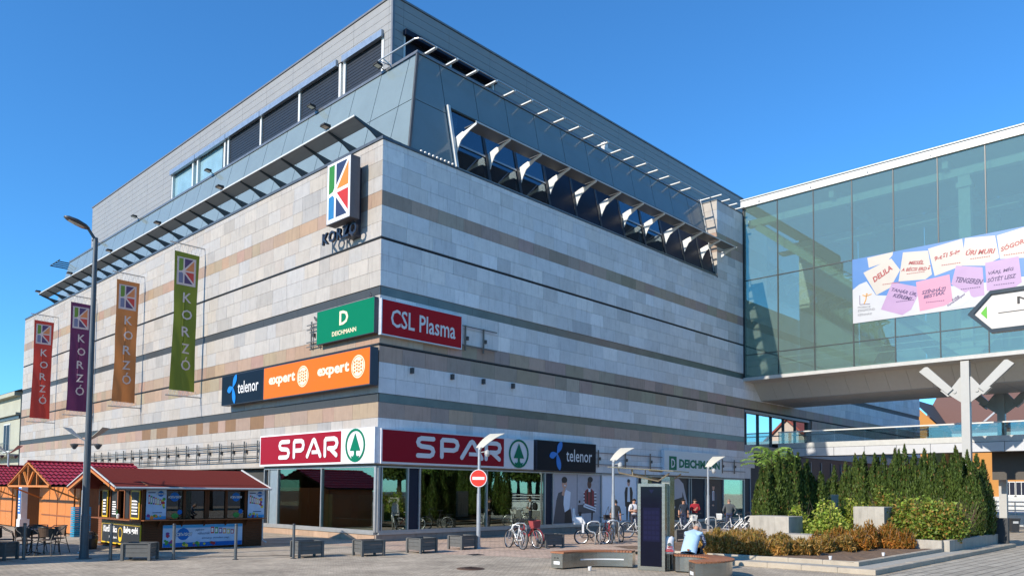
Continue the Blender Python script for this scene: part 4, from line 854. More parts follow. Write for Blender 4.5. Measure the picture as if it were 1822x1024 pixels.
for u in (3.4, 4.7, 6.0, 8.6, 9.8, 13.2, 14.4):
    b = MB(); 
    for c in range(1):
        z0, z1 = 9.35, 10.35
        def rp(uu_, z, o=0.0): xx = 79.5+(z-8.9)/(14.2-8.9)*8.5; return (xx-0.1-o, 3.4-uu_, z+0.08+o)
        b.add([rp(u, z0), rp(u+0.95, z0), rp(u+0.95, z1), rp(u, z1)], [(0, 1, 2, 3)], 0); b.add([rp(u+0.1, z0+0.1, 0.02), rp(u+0.85, z0+0.1, 0.02), rp(u+0.85, z1-0.1, 0.02), rp(u+0.1, z1-0.1, 0.02)], [(0, 1, 2, 3)], 1)
    part(b, 'skylight', [M('skylight_frame', (0.08, 0.08, 0.08)), g_up])
b = MB(); b.add([(77.5, 3.6, 0), (77.5, 0.3, 0), (77.5, 0.3, 9.3), (77.5, 3.6, 12.8), (77.5, 6.6, 9.3), (77.5, 6.6, 0)], [(0, 1, 2, 3, 4, 5)]); b.box(77.51, 80, 0.3, 6.6, 0, 9.2); part(b, 'gable', m_or)
b = MB(); b.add([(77.2, 3.6, 13.1), (77.2, 0.0, 9.2), (86, 0.0, 9.2), (86, 3.6, 13.1)], [(0, 1, 2, 3)]); part(b, 'gable_roof', M('dark_roof', (0.06, 0.055, 0.05), rough=0.7))
b = MB(); b.tube([(80.4, -2.2, 9.4), (86.5, -4.6, 13.4)], 0.12, 6); part(b, 'roof_pipe', m_lgrey)
m_pale = M('pale_wall', (0.36, 0.36, 0.285), rough=0.85, var=0.1, scale=0.6)
rw = [(1.5+4.6*i, 3.4+4.6*i, z, z+2.3) for i in range(7) for z in (1.2, 5.2)]
part, fr = building('old_town_house', 'pale old house with chimney and balcony left of the shopping centre', 0.5, 52.0, 86, 10.2, rw, m_pale, M('slate', (0.10, 0.095, 0.085), rough=0.9, var=0.4, scale=6), 6.5, 12.9, 14)
b = MB(); b.fbox(fr, 0, 34, 9.85, 10.19, 0, 0.5, 0); b.fbox(fr, 0, 34, 8.2, 8.4, 0, 0.35, 0); b.fbox(fr, 0, 34, 7.9, 8.18, 0.0, 0.1, 1); b.fbox(fr, 0, 34, 4.6, 4.8, 0, 0.9, 0)
part(b, 'cornice', [m_pale, m_cop])
b = MB()
for i in range(100): b.fbox(fr, 0.1+0.33*i, 0.12+0.33*i, 4.8, 5.7, 0.85, 0.87)
b.fbox(fr, 0, 34, 5.7, 5.75, 0.83, 0.89); part(b, 'balcony_rail', m_brk)
for y in (54.0, 62.0): b = MB(); b.box(4.2, 4.9, y, y+0.9, 10.5, 14.0); part(b, 'chimney', M('chimney_brick', (0.16, 0.075, 0.05), rough=0.9, var=0.3, scale=8))

# the gabled house across the square (its front faces -X) and park trees: outside the frame, mirrored in the glass
gh = thing('pale_house', 'pale gabled house with red roof across the square, mirrored in the loggia glass', 'building', (80, -19.0, 0))
def gpart(mb, nm, mt): o = mb.build(nm, mt, gh); o.location = (-80, 19.0, 0); return o
FH = Fr((80, -19.0, 0), (0, -1, 0))
b = MB(); b.prism(FH, [(-4.8, 0), (4.8, 0), (4.8, 7.2), (0, 11.7), (-4.8, 7.2)], -12, 0); gpart(b, 'wall', M('pink_wall', (0.55, 0.45, 0.36), rough=0.85))
b = MB()
for s_ in (-1, 1): b.prism(FH, [(s_*5.3, 6.75), (s_*5.3, 7.05), (0, 12.05), (0, 11.72)], -12.3, 0.4)
gpart(b, 'roof', M('red_roof', (0.28, 0.07, 0.045), rough=0.8, var=0.3, scale=8))
for u in (-3.2, 0.9, 3.0):
    b = MB(); b.fbox(FH, u-0.5, u+0.5, 1.2, 3.0, 0, 0.05, 0); b.fbox(FH, u-0.4, u+0.4, 1.3, 2.9, 0.05, 0.06, 1); gpart(b, 'window', [m_white, m_dkpan])
# ================================================================ kiosk and market huts
W_D = M('wood_dark', (0.095, 0.034, 0.013), rough=0.7, spec=0.2, var=0.25, scale=5, stretch=(1, 1, 8)); W_O = M('wood_orange', (0.54, 0.18, 0.034), rough=0.55, var=0.2, scale=4, stretch=(6, 6, 0.6)); W_M = M('wood_mid', (0.24, 0.075, 0.018), rough=0.55, var=0.25, scale=4, stretch=(6, 6, 0.6))
M_RF = M('red_felt_roof', (0.15, 0.026, 0.02), spec=0.1, rough=0.95, var=0.12, scale=14, bump=0.3); M_RT = M('red_sheet_tiles', (0.26, 0.02, 0.034), rough=0.45, spec=0.3, var=0.12, scale=3)
YEL = M('yellow_frame', S(250, 205, 20), rough=0.5); CHK = M('chalkboard', (0.015, 0.015, 0.016), rough=0.6); CHW = M('chalk_white', (0.8, 0.8, 0.8), rough=0.8)
IC_B = M('ice_blue', S(30, 110, 190), rough=0.4, spec=0.15); IC_L = M('ice_light', S(190, 210, 235), rough=0.4, spec=0.15); IC_S = M('ice_sky', S(80, 165, 220), rough=0.4, spec=0.15)
FRUIT = [M('fruit_red', S(190, 40, 45)), M('fruit_green', S(70, 150, 60)), M('fruit_purple', S(130, 50, 130)), M('fruit_orange', S(225, 140, 60)), M('fruit_yellow', S(220, 200, 70))]
ks = thing('ice_cream_kiosk', 'dark wooden ice cream kiosk with plain red felt roof and blue posters', 'kiosk', (-8.47, 0.85, 0))
kA = 0.0; KU = Vector((math.cos(kA), math.sin(kA), 0)); KD = Vector((-math.sin(kA), math.cos(kA), 0)); KO = Vector((-8.47, 0.85, 0))
def kp(mb, nm, mt, sm=False): o = mb.build(nm, mt, ks, sm); o.location = -KO; return o
FK = Fr(KO, KU); KL, KDp = 4.12, 3.9; FG = Fr(KO+KD*KDp, -KD)
b = MB()
for i in range(12): b.fbox(FK, 0.0, KL, 0.05+0.078*i, 0.05+0.078*i+0.072, -0.08, 0.0)
kp(b, 'front_boards', W_D)
for u in (0.0, 0.68, 1.30, 2.03, 2.10, 2.75, 3.46, 4.04):
    b = MB(); b.fbox(FK, u, u+0.08, 0.0, 2.1, -0.09, 0.012); kp(b, 'post', W_D)
b = MB(); b.fbox(FK, 0, KL, 1.92, 2.12, -0.09, 0.006); b.fbox(FK, 0, KL, 2.0, 2.1, -KDp, -KDp+0.08); b.fbox(FK, KL-0.08, KL, 0.0, 2.1, -KDp, -0.1); b.fbox(FK, 0.1, KL-0.1, 0.0, 2.1, -KDp, -KDp+0.06); b.fbox(FK, 0, KL, 0.0, 0.05, -KDp, -0.02); b.fbox(FK, 0.1, KL-0.1, 0.9, 0.95, -1.0, -0.1); b.fbox(FK, 0.0, KL, 2.08, 2.12, -KDp, -0.1); kp(b, 'body', W_D)
b = MB(); b.fbox(FK, -0.05, KL+0.03, 0.955, 0.985, -0.1, 0.30); kp(b, 'counter', W_M)
for i in range(5):
    b = MB(); b.prism(Fr(FK.pt(0.5+0.75*i, 0, 0), FK.N), [(0.0, 0.72), (0.24, 0.93), (0.24, 0.955), (0, 0.955)], -0.02, 0.02); kp(b, 'counter_bracket', W_D)
for u0, u1 in ((0.76, 1.30), (1.38, 2.03), (2.18, 2.75), (2.83, 3.46)):
    b = MB(); b.fbox(FK, u0, u1, 1.0, 1.92, -0.05, -0.04); kp(b, 'window_pane', g_kiosk)
b = MB(); b.fbox(FK, 2.35, 2.4, 1.0, 1.9, -0.3, -0.25, 0); b.fbox(FK, 2.5, 2.55, 1.0, 1.9, -0.35, -0.3, 0); kp(b, 'cone_tube', M('cone_pink', S(190, 120, 100)))
def icelogo(mb, fr, cx, cz, r, n):
    mb.poly(fr, circ(cx, cz, r, 22), n, 0); text(mb, "ICE'n'GO!", fr, cx-r*1.45, cz-r*0.36, r*2.9, r*0.66, n+0.003, 2, bold=0.06, shear=0.2); text(mb, "ICE'n'GO!", fr, cx-r*1.40, cz-r*0.30, r*2.8, r*0.54, n+0.005, 1, bold=0.025, shear=0.2)
LG = [IC_B, SP_W, M('ice_navy', S(25, 50, 100))]
def popsicles(mb, fr, u0, z0, wd, h, n):
    cs = [1, 0, 1, 0, 3, 2]
    for i in range(6):
        a = u0+wd*i/6; t_ = h*(1-0.07*i)
        mb.fbox(fr, a, a+wd*0.13, z0+h-0.06*h*i-t_*0.62, z0+h-0.06*h*i, n, n+0.003, (0, 5, 1, 3, 0, 6)[i] if False else i % 5)
        mb.fbox(fr, a+wd*0.02, a+wd*0.10, z0+h-0.06*h*i-t_*0.5, z0+h-0.06*h*i-t_*0.12, n+0.003, n+0.005, 5)
def fruits(mb, fr, u0, u1, z0, z1, n, k, rr):
    for i in range(k): mb.poly(fr, circ(rr.uniform(u0, u1), rr.uniform(z0, z1), rr.uniform(0.03, 0.06), 10), n+0.0006*i, rr.randrange(5))
rk = random.Random(3)
for u0, u1 in ((0.10, 0.73), (3.56, 4.18)):
    b = MB(); b.fbox(FK, u0, u1, 1.0, 1.95, 0.02, 0.045, 0); b.fbox(FK, u0+0.005, u1-0.005, 1.0, 1.10, 0.045, 0.048, 1); kp(b, 'poster', [IC_L, IC_S])
    b = MB(); popsicles(b, FK, u0+0.06, 1.32, 0.42, 0.46, 0.046); fruits(b, FK, u0+0.05, u1-0.05, 1.03, 1.14, 0.05, 9, rk); fruits(b, FK, u1-0.16, u1-0.06, 1.35, 1.65, 0.047, 6, rk); tag(kp(b, 'poster_print', FRUIT+[SP_W]), kind='stuff')
    b = MB(); icelogo(b, FK, u1-0.18, 1.82, 0.095, 0.047); b.fbox(FK, u0+0.05, u0+0.28, 1.84, 1.87, 0.046, 0.047, 2); b.fbox(FK, u0+0.2, u0+0.5, 1.2, 1.225, 0.046, 0.047, 2); tag(kp(b, 'poster_logo', LG), kind='stuff')
for cx in (1.03, 3.15):
    b = MB(); icelogo(b, FK, cx, 1.72, 0.15, -0.035); tag(kp(b, 'window_logo', LG), kind='stuff')
    b = MB(); b.poly(FK, circ(cx+0.02, 1.1, 0.12, 14, ry=0.09), -0.034, 1); b.poly(FK, circ(cx+0.18, 1.22, 0.08, 12), -0.033, 5); tag(kp(b, 'window_print', FRUIT+[IC_B]), kind='stuff')
b = MB(); b.fbox(FK, 0.66, 3.38, 0.08, 0.80, 0.0, 0.03, 0); b.fbox(FK, 0.665, 3.375, 0.085, 0.22, 0.03, 0.032, 1); b.fbox(FK, 0.665, 3.375, 0.70, 0.795, 0.03, 0.032, 2); kp(b, 'banner', [IC_L, IC_B, IC_S])
b = MB(); icelogo(b, FK, 1.32, 0.50, 0.20, 0.034)
for i, (u, wd, z) in enumerate(((1.72, 0.3, 0.58), (1.8, 0.42, 0.47), (1.95, 0.95, 0.30))): text(b, ('jégkrém', 'választék', 'élmény minden nap')[i], FK, u, z, wd, 0.085, 0.035, 2, shear=0.2)
tag(kp(b, 'banner_logo', LG), kind='stuff')
b = MB(); popsicles(b, FK, 2.25, 0.36, 0.85, 0.36, 0.033); fruits(b, FK, 0.7, 1.0, 0.15, 0.6, 0.034, 14, rk); fruits(b, FK, 1.3, 2.4, 0.12, 0.2, 0.04, 14, rk); tag(kp(b, 'banner_print', FRUIT+[SP_W]), kind='stuff')
# gable side
b = MB()
for i in range(11): b.fbox(FG, 0.0, KDp, 0.12+0.078*i, 0.12+0.078*i+0.072, -0.08, 0.0)
kp(b, 'side_boards', W_M)
b = MB(); b.fbox(FG, 0.0, KDp, 1.9, 2.1, -0.09, 0.0)
for u in (0, 1.05, 1.75, 2.35, 2.85, 3.82): b.fbox(FG, u, u+0.07, 0.95, 2.1, -0.09, 0.01)
b.prism(FG, [(-0.2, 2.08), (KDp+0.2, 2.08), (KDp/2, 2.6)], -0.1, -0.05); kp(b, 'side_frame', W_M)
b = MB(); b.fbox(FG, 0.3, KDp+0.05, 0.955, 0.99, -0.05, 0.34); kp(b, 'side_counter', W_M)
def board(u0, u1, z0, z1, n):
    b = MB(); b.fbox(FG, u0, u1, z0, z1, n, n+0.03); kp(b, 'board_frame', YEL); b = MB(); b.fbox(FG, u0+0.05, u1-0.05, z0+0.05, z1-0.05, n+0.03, n+0.036); kp(b, 'chalk_board', CHK)
board(0.45, KDp-0.02, 0.12, 0.82, 0.0)
b = MB(); text(b, 'Kürtőskalács', FG, 0.65, 0.50, 1.25, 0.24, 0.04, 0, bold=0.03); text(b, 'Belga gofri', FG, 2.5, 0.46, 1.2, 0.28, 0.04, 0, bold=0.03); text(b, 'Finom, forró', FG, 1.2, 0.28, 0.7, 0.1, 0.04, 0, bold=0.02)
ring(b, FG, 2.2, 0.5, 0.16, 0.19, 0.037, 0.041, 1); b.poly(FG, circ(2.2, 0.36, 0.15, 12, math.pi, 2*math.pi), 0.042, 1); tag(kp(b, 'board_lettering', [CHW, YEL]), kind='stuff')
for u0, u1 in ((0.5, 1.0), (3.1, 3.8)):
    board(u0, u1, 1.0, 1.92, 0.03)
    b = MB()
    for j in range(5): b.fbox(FG, u0+0.1, u1-0.12-0.04*(j % 2), 1.15+0.1*j, 1.2+0.1*j, 0.068, 0.07)
    tag(kp(b, 'menu_lettering', CHW), kind='stuff')
b = MB()
for j in range(6): b.fbox(FG, 1.3, 1.65-0.03*(j % 3), 1.1+0.08*j, 1.14+0.08*j, 0.0, 0.004)
tag(kp(b, 'menu_lettering', CHW), kind='stuff')
b = MB(); b.fbox(FG, 1.2, 1.72, 1.0, 1.9, -0.06, -0.01); b.fbox(FG, 2.42, 2.74, 1.0, 1.9, -0.06, -0.01); kp(b, 'chalk_board', CHK)
b = MB(); b.lathe([(0.035, 0), (0.035, 0.18), (0.012, 0.24), (0.012, 0.3)], FG.pt(2.05, 0.99, 0.1), 8, 0); b.lathe([(0.05, 0), (0.06, 0.12), (0.03, 0.15)], FG.pt(2.2, 0.99, 0.12), 8, 1); kp(b, 'bottle', [M('green_bottle', S(60, 120, 50), rough=0.2), SP_W])
b = MB(); e = 0.02
def KP(u, d, z): return KO+KU*u+KD*d+Vector((0, 0, z))
rid, ez, ovl, ovr = 1.9, 2.02, -0.95, 4.26
for (d0, z0, d1, z1, nm) in ((-0.32, ez, rid, 2.66, 'f'), (4.15, ez, rid, 2.66, 'r')):
    b.add([KP(ovl, d0, z0), KP(ovr, d0, z0), KP(ovr, d1, z1), KP(ovl, d1, z1), KP(ovl, d0, z0-0.06), KP(ovr, d0, z0-0.06), KP(ovr, d1, z1-0.06), KP(ovl, d1, z1-0.06)], [(0, 1, 2, 3), (7, 6, 5, 4), (0, 4, 5, 1), (1, 5, 6, 2), (0, 3, 7, 4)])
kp(b, 'roof', M_RF)
b = MB(); b.tube([KP(ovl, -0.36, ez-0.02), KP(ovr+0.02, -0.36, ez-0.02)], 0.035, 6); b.tube([KP(ovr+0.02, -0.34, ez), KP(ovr+0.02, rid, 2.70)], 0.03, 4); b.tube([KP(ovl-0.01, -0.34, ez+0.01), KP(ovl-0.01, rid, 2.69), KP(ovl-0.01, 4.15, ez+0.01)], 0.025, 4); b.tube([KP(KL+0.06, 0.05, 1.95), KP(KL+0.06, 0.05, 0.2), KP(KL+0.2, 0.0, 0.1)], 0.03, 6); kp(b, 'gutter', m_lgrey)
b = MB()
for d0, d1 in ((-0.3, rid), (4.12, rid)): b.tube([KP(ovl+0.03, d0, ez-0.1), KP(ovl+0.03, d1, 2.56)], 0.05, 4)
kp(b, 'barge_board', W_O)
b = MB(); b.tube([KP(-0.35, 1.0, 2.15), KP(-0.35, 2.4, 2.15)], 0.03, 6); kp(b, 'tube_lamp', SP_W)
# ---- wooden huts
def tile_roof(mb, x0, x1, yA, zA, yR, zR, nx=24, ny=7):      # pressed sheet with stepped wavy rows
    vs = []; n2 = nx*4; rows_ = []
    for j in range(ny):
        for tt, lift in ((0.0, 0.045), (1.0, 0.0)):
            t = (j+tt)/ny; rows_.append([(x0+(x1-x0)*i/n2, yA+(yR-yA)*t, zA+(zR-zA)*t+lift+0.022*math.cos(i*math.pi/2)) for i in range(n2+1)])
    for r in rows_: vs += r
    w_ = n2+1; fs = [(k*w_+i, k*w_+i+1, (k+1)*w_+i+1, (k+1)*w_+i) for k in range(len(rows_)-1) for i in range(n2)]
    if (yR-yA) < 0: fs = [tuple(reversed(f)) for f in fs]
    mb.add(vs, fs)
def hut(label):      # front (gable) faces -X; origin at the middle of the front wall
    t = thing('market_hut', label, 'hut', (0, 0, 0), 0, 'wooden market huts with red sheet roofs'); L_, Hf, hw = 3.1, 2.75, 2.75
    b = MB(); b.box(0.06, L_-0.3, -hw, -hw+0.06, 0, 2.1); b.box(0.06, L_-0.3, hw-0.06, hw, 0, 2.1); b.box(L_-0.36, L_-0.3, -hw, hw, 0, 2.1); b.box(0.0, 0.06, -hw, hw, 2.02, 2.12); b.add([(0.03, -hw, 2.1), (0.03, hw, 2.1), (0.03, 0, 3.0)], [(0, 2, 1)]); b.build('wall', W_M, t)
    for i in range(22):
        y = -hw+0.02+0.25*i
        if y > hw-0.2: break
        if abs(y+0.12) < 2.2: continue
        bb = MB(); bb.box(0.0, 0.05, y, y+0.24, 0.03, 2.03); bb.build('plank', W_O, t)
    for i in range(4):
        for (z0, z1) in ((0.06, 0.74), (0.78, 1.36), (1.40, 2.0)):
            bb = MB(); y = -2.16+1.08*i; bb.box(-0.035, 0.02, y+0.012, y+1.068, z0, z1); bb.build('door_board', W_O, t)
    bb = MB()
    for z in (0.76, 1.38): bb.box(-0.055, 0.01, -2.2, 2.2, z-0.03, z+0.03)
    bb.box(-0.05, 0.0, -0.03, 0.03, 0, 2.02); bb.build('door_rail', W_M, t)
    xo = -1.25
    b = MB(); tile_roof(b, xo, L_, -hw-0.3, 2.07, 0.0, 3.06); tile_roof(b, xo, L_, hw+0.3, 2.07, 0.0, 3.06); b.tube([(xo, 0, 3.09), (L_, 0, 3.09)], 0.06, 6); b.build('roof', M_RT, t)
    b = MB()
    for s_ in (-1, 1): b.add([(xo, s_*(hw+0.3), 2.02), (L_, s_*(hw+0.3), 2.02), (L_, 0, 3.0), (xo, 0, 3.0)], [(0, 1, 2, 3) if s_ > 0 else (3, 2, 1, 0)])
    b.build('roof_lining', M('bark_lining', (0.10, 0.075, 0.05), rough=0.9, var=0.5, scale=9), t)
    b = MB(); b.box(xo+0.02, xo+0.12, -hw-0.25, hw+0.25, 1.99, 2.07)
    for y in (-1.3, 1.3): b.box(xo+0.03, xo+0.10, y-0.04, y+0.04, 2.07, 2.55)
    for y in (-0.7, 0.0, 0.7): b.tube([(xo+0.07, 0, 2.05), (xo+0.07, y, 2.90-abs(y)*0.38)], 0.055, 4)
    for s_ in (-1, 1): b.tube([(xo+0.05, s_*(hw+0.3), 2.05), (xo+0.05, 0, 3.03)], 0.05, 4); b.tube([(0, s_*2.6, 1.5), (xo+0.07, s_*2.6, 2.0)], 0.045, 4)
    b.build('truss', W_O, t)
    return t
h0 = hut('wooden market hut with lit double doors and truss gable behind the kiosk'); h0.location = (-7.35, 13.2, 0)
dup(h0, (-7.35, 22.6, 0), 0.0, 'wooden market hut farther left, partly hidden behind the lamp pole and blue advert')
hc = dup(h0, (-14.6, 4.4, 0), math.pi, 'wooden market hut out of view, added to shade the chairs'); hc.scale = (1, 0.95, 0.95)  # unseen hut, added to cast the shade band over the chairs
st = thing('unseen_shade_stall', 'tall boarded stall out of view, added to shade the ground before the kiosk', 'stall', (-14.6, -0.3, 0))  # unseen stall, added and sized so its shadow reaches the kiosk front
b = MB(); b.box(-1.4, 1.0, -0.9, 1.2, 0, 3.1); b.build('body', W_M, st)
b = MB(); b.add([(-1.7, -1.05, 3.05), (1.2, -1.05, 3.05), (1.2, 1.35, 3.05), (-1.7, 1.35, 3.05), (-1.7, 0.1, 3.85), (1.2, 0.1, 3.85)], [(0, 1, 5, 4), (2, 3, 4, 5), (0, 4, 3), (1, 2, 5), (0, 3, 2, 1)]); b.build('roof', M_RT, st)
# advert post, crates, bin beside the huts
ap = thing('advert_post', 'narrow white advert post with blue poster beside the hut doors', 'advert', (-7.75, 16.9, 0)); FA = Fr((-8.0, 17.15, 0), (0, -1, 0))
b = MB(); b.box(-0.2, 0.2, -0.25, 0.25, 0, 0.5); b.box(-0.16, 0.1, -0.22, 0.22, 0.5, 2.1); b.build('post_body', M('advert_white', (0.7, 0.72, 0.74), rough=0.5), ap)
F_ = Fr((-0.17, 0.25, 0), (0, -1, 0)); b = MB(); b.fbox(F_, 0.06, 0.44, 0.75, 1.95, 0, 0.012, 0); 
for j in range(5): b.fbox(F_, 0.1, 0.38-0.03*(j % 2), 0.85+0.14*j, 0.92+0.14*j, 0.012, 0.014, 1)
fruits(b, F_, 0.1, 0.4, 1.6, 1.9, 0.015, 12, rk); b.build('advert_sheet', [M('advert_blue', S(50, 120, 200)), SP_W]+FRUIT[:3]+[FRUIT[3]], ap)
cr = thing('crate_stack', 'stack of bright blue plastic crates between kiosk and hut', 'crates', (-7.45, 9.9, 0))
for i in range(5):
    b = MB(); z = 0.24*i; b.box(-0.3, 0.3, -0.25, 0.25, z, z+0.03)
    for s_ in (-1, 1):
        for zz in (0.05, 0.12, 0.19): b.box(-0.3, 0.3, s_*0.24-0.012, s_*0.24+0.012, z+zz, z+zz+0.045); b.box(s_*0.29-0.012, s_*0.29+0.012, -0.25, 0.25, z+zz, z+zz+0.045)
    b.build('crate', M('crate_blue', S(20, 150, 190), rough=0.4), cr)
lb = thing('litter_bin', 'low black domed bin at the kiosk corner behind the lamp pole', 'bin', (-9.35, 2.9, 0))
b = MB(); b.lathe([(0.24, 0), (0.27, 0.3), (0.27, 0.34)], n=16); b.build('bin_body', M('bin_black', (0.02, 0.02, 0.022), rough=0.35), lb)
b = MB(); b.lathe([(0.28, 0.34), (0.25, 0.46), (0.16, 0.55), (0.02, 0.58)], n=16); b.build('dome_lid', M('bin_lid', (0.03, 0.03, 0.033), rough=0.2), lb)
# ================================================================ street furniture
M_PL = M('planter_grey', (0.10, 0.10, 0.095), rough=0.7, var=0.15, scale=6); M_SOIL = M('soil', (0.16, 0.10, 0.06), rough=1.0, var=0.4, scale=9, bump=0.6)
def planter(label):
    t = thing('planter_box', label, 'planter', (0, 0, 0), 0, 'grey slatted planter boxes along the pavement edge'); hx, hy = 0.36, 0.30
    for s_ in (-1, 1):
        for k_ in range(3):
            z0 = 0.10+0.122*k_; b = MB(); b.box(-hx+0.03, hx-0.03, s_*hy-0.015*s_-0.012, s_*hy-0.015*s_+0.012, z0, z0+0.114); b.build('slat', M_PL, t)
            b = MB(); b.box(s_*hx-0.015*s_-0.012, s_*hx-0.015*s_+0.012, -hy+0.03, hy-0.03, z0, z0+0.114); b.build('slat', M_PL, t)
        for s2 in (-1, 1): b = MB(); b.box(s_*hx-0.035, s_*hx+0.035, s2*hy-0.035, s2*hy+0.035, 0, 0.47); b.build('leg', M_PL, t)
    b = MB()
    for s_ in (-1, 1): b.box(-hx, hx, s_*hy-0.03, s_*hy+0.03, 0.462, 0.485); b.box(s_*hx-0.03, s_*hx+0.03, -hy, hy, 0.463, 0.484)
    b.build('rim', M_PL, t); b = MB(); b.box(-hx+0.03, hx-0.03, -hy+0.03, hy-0.03, 0.11, 0.33); b.build('soil', M_SOIL, t)
    return t
pp = [(-9.65, -2.2, -0.72, 'planter box standing between two bollards in front of the ice cream kiosk'), (-12.5, 0.25, -0.75, 'planter box cut by the left edge, in the shade beside the chairs'), (-5.62, -4.25, -0.15, 'planter box with a dark bollard just left of it, in front of the glass corner'),
      (-3.93, -5.0, -0.15, 'planter box directly in front of the glass corner, right of the bollard one'), (-1.95, -5.15, 0.10, 'planter box between the glass corner and the no entry sign pole'), (0.10, -4.85, 0.10, 'planter box touching the no entry sign pole'),
      (3.25, -6.15, -0.3, 'planter box beside the bicycle with the red basket'), (10.05, -7.2, -0.1, 'planter box half hidden behind the information screen and seated man')]
p0 = planter(pp[0][3]); p0.location = (*pp[0][:2], 0); p0.rotation_euler.z = pp[0][2]
for x, y, a, lb_ in pp[1:]: dup(p0, (x, y, 0), a, lb_)
def bollard(label):
    t = thing('bollard', label, 'bollard', (0, 0, 0), 0, 'slim steel bollards in front of the kiosk'); b = MB(); b.lathe([(0.042, 0), (0.042, 0.96)], n=12); b.build('post', M('bollard_steel', (0.14, 0.145, 0.15), rough=0.4, metal=0.6), t)
    b = MB(); b.lathe([(0.044, 0.96), (0.044, 0.99), (0.036, 1.005)], n=12); b.build('cap', M('bollard_cap', (0.05, 0.05, 0.055), rough=0.4), t); b = MB(); b.lathe([(0.085, 0.0), (0.085, 0.012)], n=12); b.build('base_plate', M('bollard_cap'), t); return t
bl = [(-8.92, -2.68, 'bollard in front of the blue kiosk banner, right of a planter box'), (-11.96, -0.13, 'bollard in the shade in front of the bistro table'), (-10.28, -1.79, 'bollard in the shade in front of the chalkboard waffle boards'), (-7.62, -3.76, 'bollard in front of the right end of the kiosk banner'), (-6.22, -4.5, 'bollard touching a planter box below the glass corner')]
b0 = bollard(bl[0][2]); b0.location = (*bl[0][:2], 0)
for x, y, lb_ in bl[1:]: dup(b0, (x, y, 0), 0, lb_)
# tall street lamp
M_LP = M('lamp_steel', (0.065, 0.078, 0.09), rough=0.5, metal=0.2, var=0.2, scale=3)
tl = thing('street_lamp', 'tall grey street lamp with single hooded head left of the banners', 'street lamp', (-10.67, -0.88, 0))
b = MB(); b.tube([(0, 0, 0), (0, 0, 1.2), (0, 0, 1.25), (0, 0, 9.15)], [0.115, 0.108, 0.095, 0.062], 14); b.build('pole', M_LP, tl)
b = MB(); b.lathe([(0.2, 0), (0.2, 0.02)], n=14); b.lathe([(0.13, 0.02), (0.12, 0.25)], n=14); b.build('base', M_LP, tl)
b = MB(); b.tube([(0.03, 0, 9.02), (-0.03, 0.0, 9.12), (-0.22, 0.02, 9.40)], [0.05, 0.045, 0.04], 8); b.build('arm', M_LP, tl)
hd = Vector((-0.93, 0.05, 0.30)).normalized(); sd = Vector((0.05, 0.93, 0)).normalized(); un = hd.cross(sd).normalized(); un = un if un.z > 0 else -un
b = MB(); c0 = Vector((-0.18, 0.02, 9.36)); prof = [(0, .07, .05), (.12, .16, .09), (.35, .19, .11), (.58, .14, .08), (.68, .05, .03)]; vs = []
for t, wd, hh in prof:
    for a in range(10): an = 2*math.pi*a/10; vs.append(c0+hd*t+sd*wd*math.cos(an)+un*(hh*max(-0.25, math.sin(an))))
fs = [(i*10+j, i*10+(j+1) % 10, (i+1)*10+(j+1) % 10, (i+1)*10+j) for i in range(4) for j in range(10)]+[tuple(range(9, -1, -1)), tuple(range(40, 50))]
b.add(vs, fs); b.build('lamp_head', M('lamp_head', (0.05, 0.05, 0.055), rough=0.35), tl, True)
b = MB(); b.add([c0+hd*.14+sd*.12-un*.035, c0+hd*.55+sd*.10-un*.035, c0+hd*.55-sd*.10-un*.035, c0+hd*.14-sd*.12-un*.035, c0+hd*.35-un*.08], [(0, 1, 4), (1, 2, 4), (2, 3, 4), (3, 0, 4)]); b.build('lamp_glass', M('lamp_lens', (0.55, 0.5, 0.42), rough=0.1), tl)
# reflector lamps
CR, CF = Vector((0.6922, -0.7217, 0)), Vector((0.7217, 0.6922, 0))
def panel(mb, o, a, bb_, w0, w1, bow=0.05, m=0):
    n_ = a.cross(bb_).normalized(); N_ = 6; vs = []
    for i in range(N_+1):
        t = i/N_; wd = w0+(w1-w0)*t
        for s_ in (-0.5, 0.5): vs.append(o+a*t+bb_*wd*s_-n_*bow*math.sin(math.pi*t))
    vs += [v+n_*0.012 for v in vs]; k_ = 2*(N_+1)
    fs = [(2*i, 2*i+1, 2*i+3, 2*i+2) for i in range(N_)]+[(k_+2*i, k_+2*i+2, k_+2*i+3, k_+2*i+1) for i in range(N_)]+[(2*i, 2*i+2, k_+2*i+2, k_+2*i) for i in range(N_)]+[(2*i+1, k_+2*i+1, k_+2*i+3, 2*i+3) for i in range(N_)]+[(0, k_, k_+1, 1), (2*N_, 2*N_+1, k_+2*N_+1, k_+2*N_)]
    mb.add(vs, fs, m)
M_RP = M('reflector_panel', (0.52, 0.49, 0.41), rough=0.4, var=0.04); M_PG = M('pole_galv', (0.42, 0.43, 0.44), rough=0.4, metal=0.5, var=0.15, scale=5)
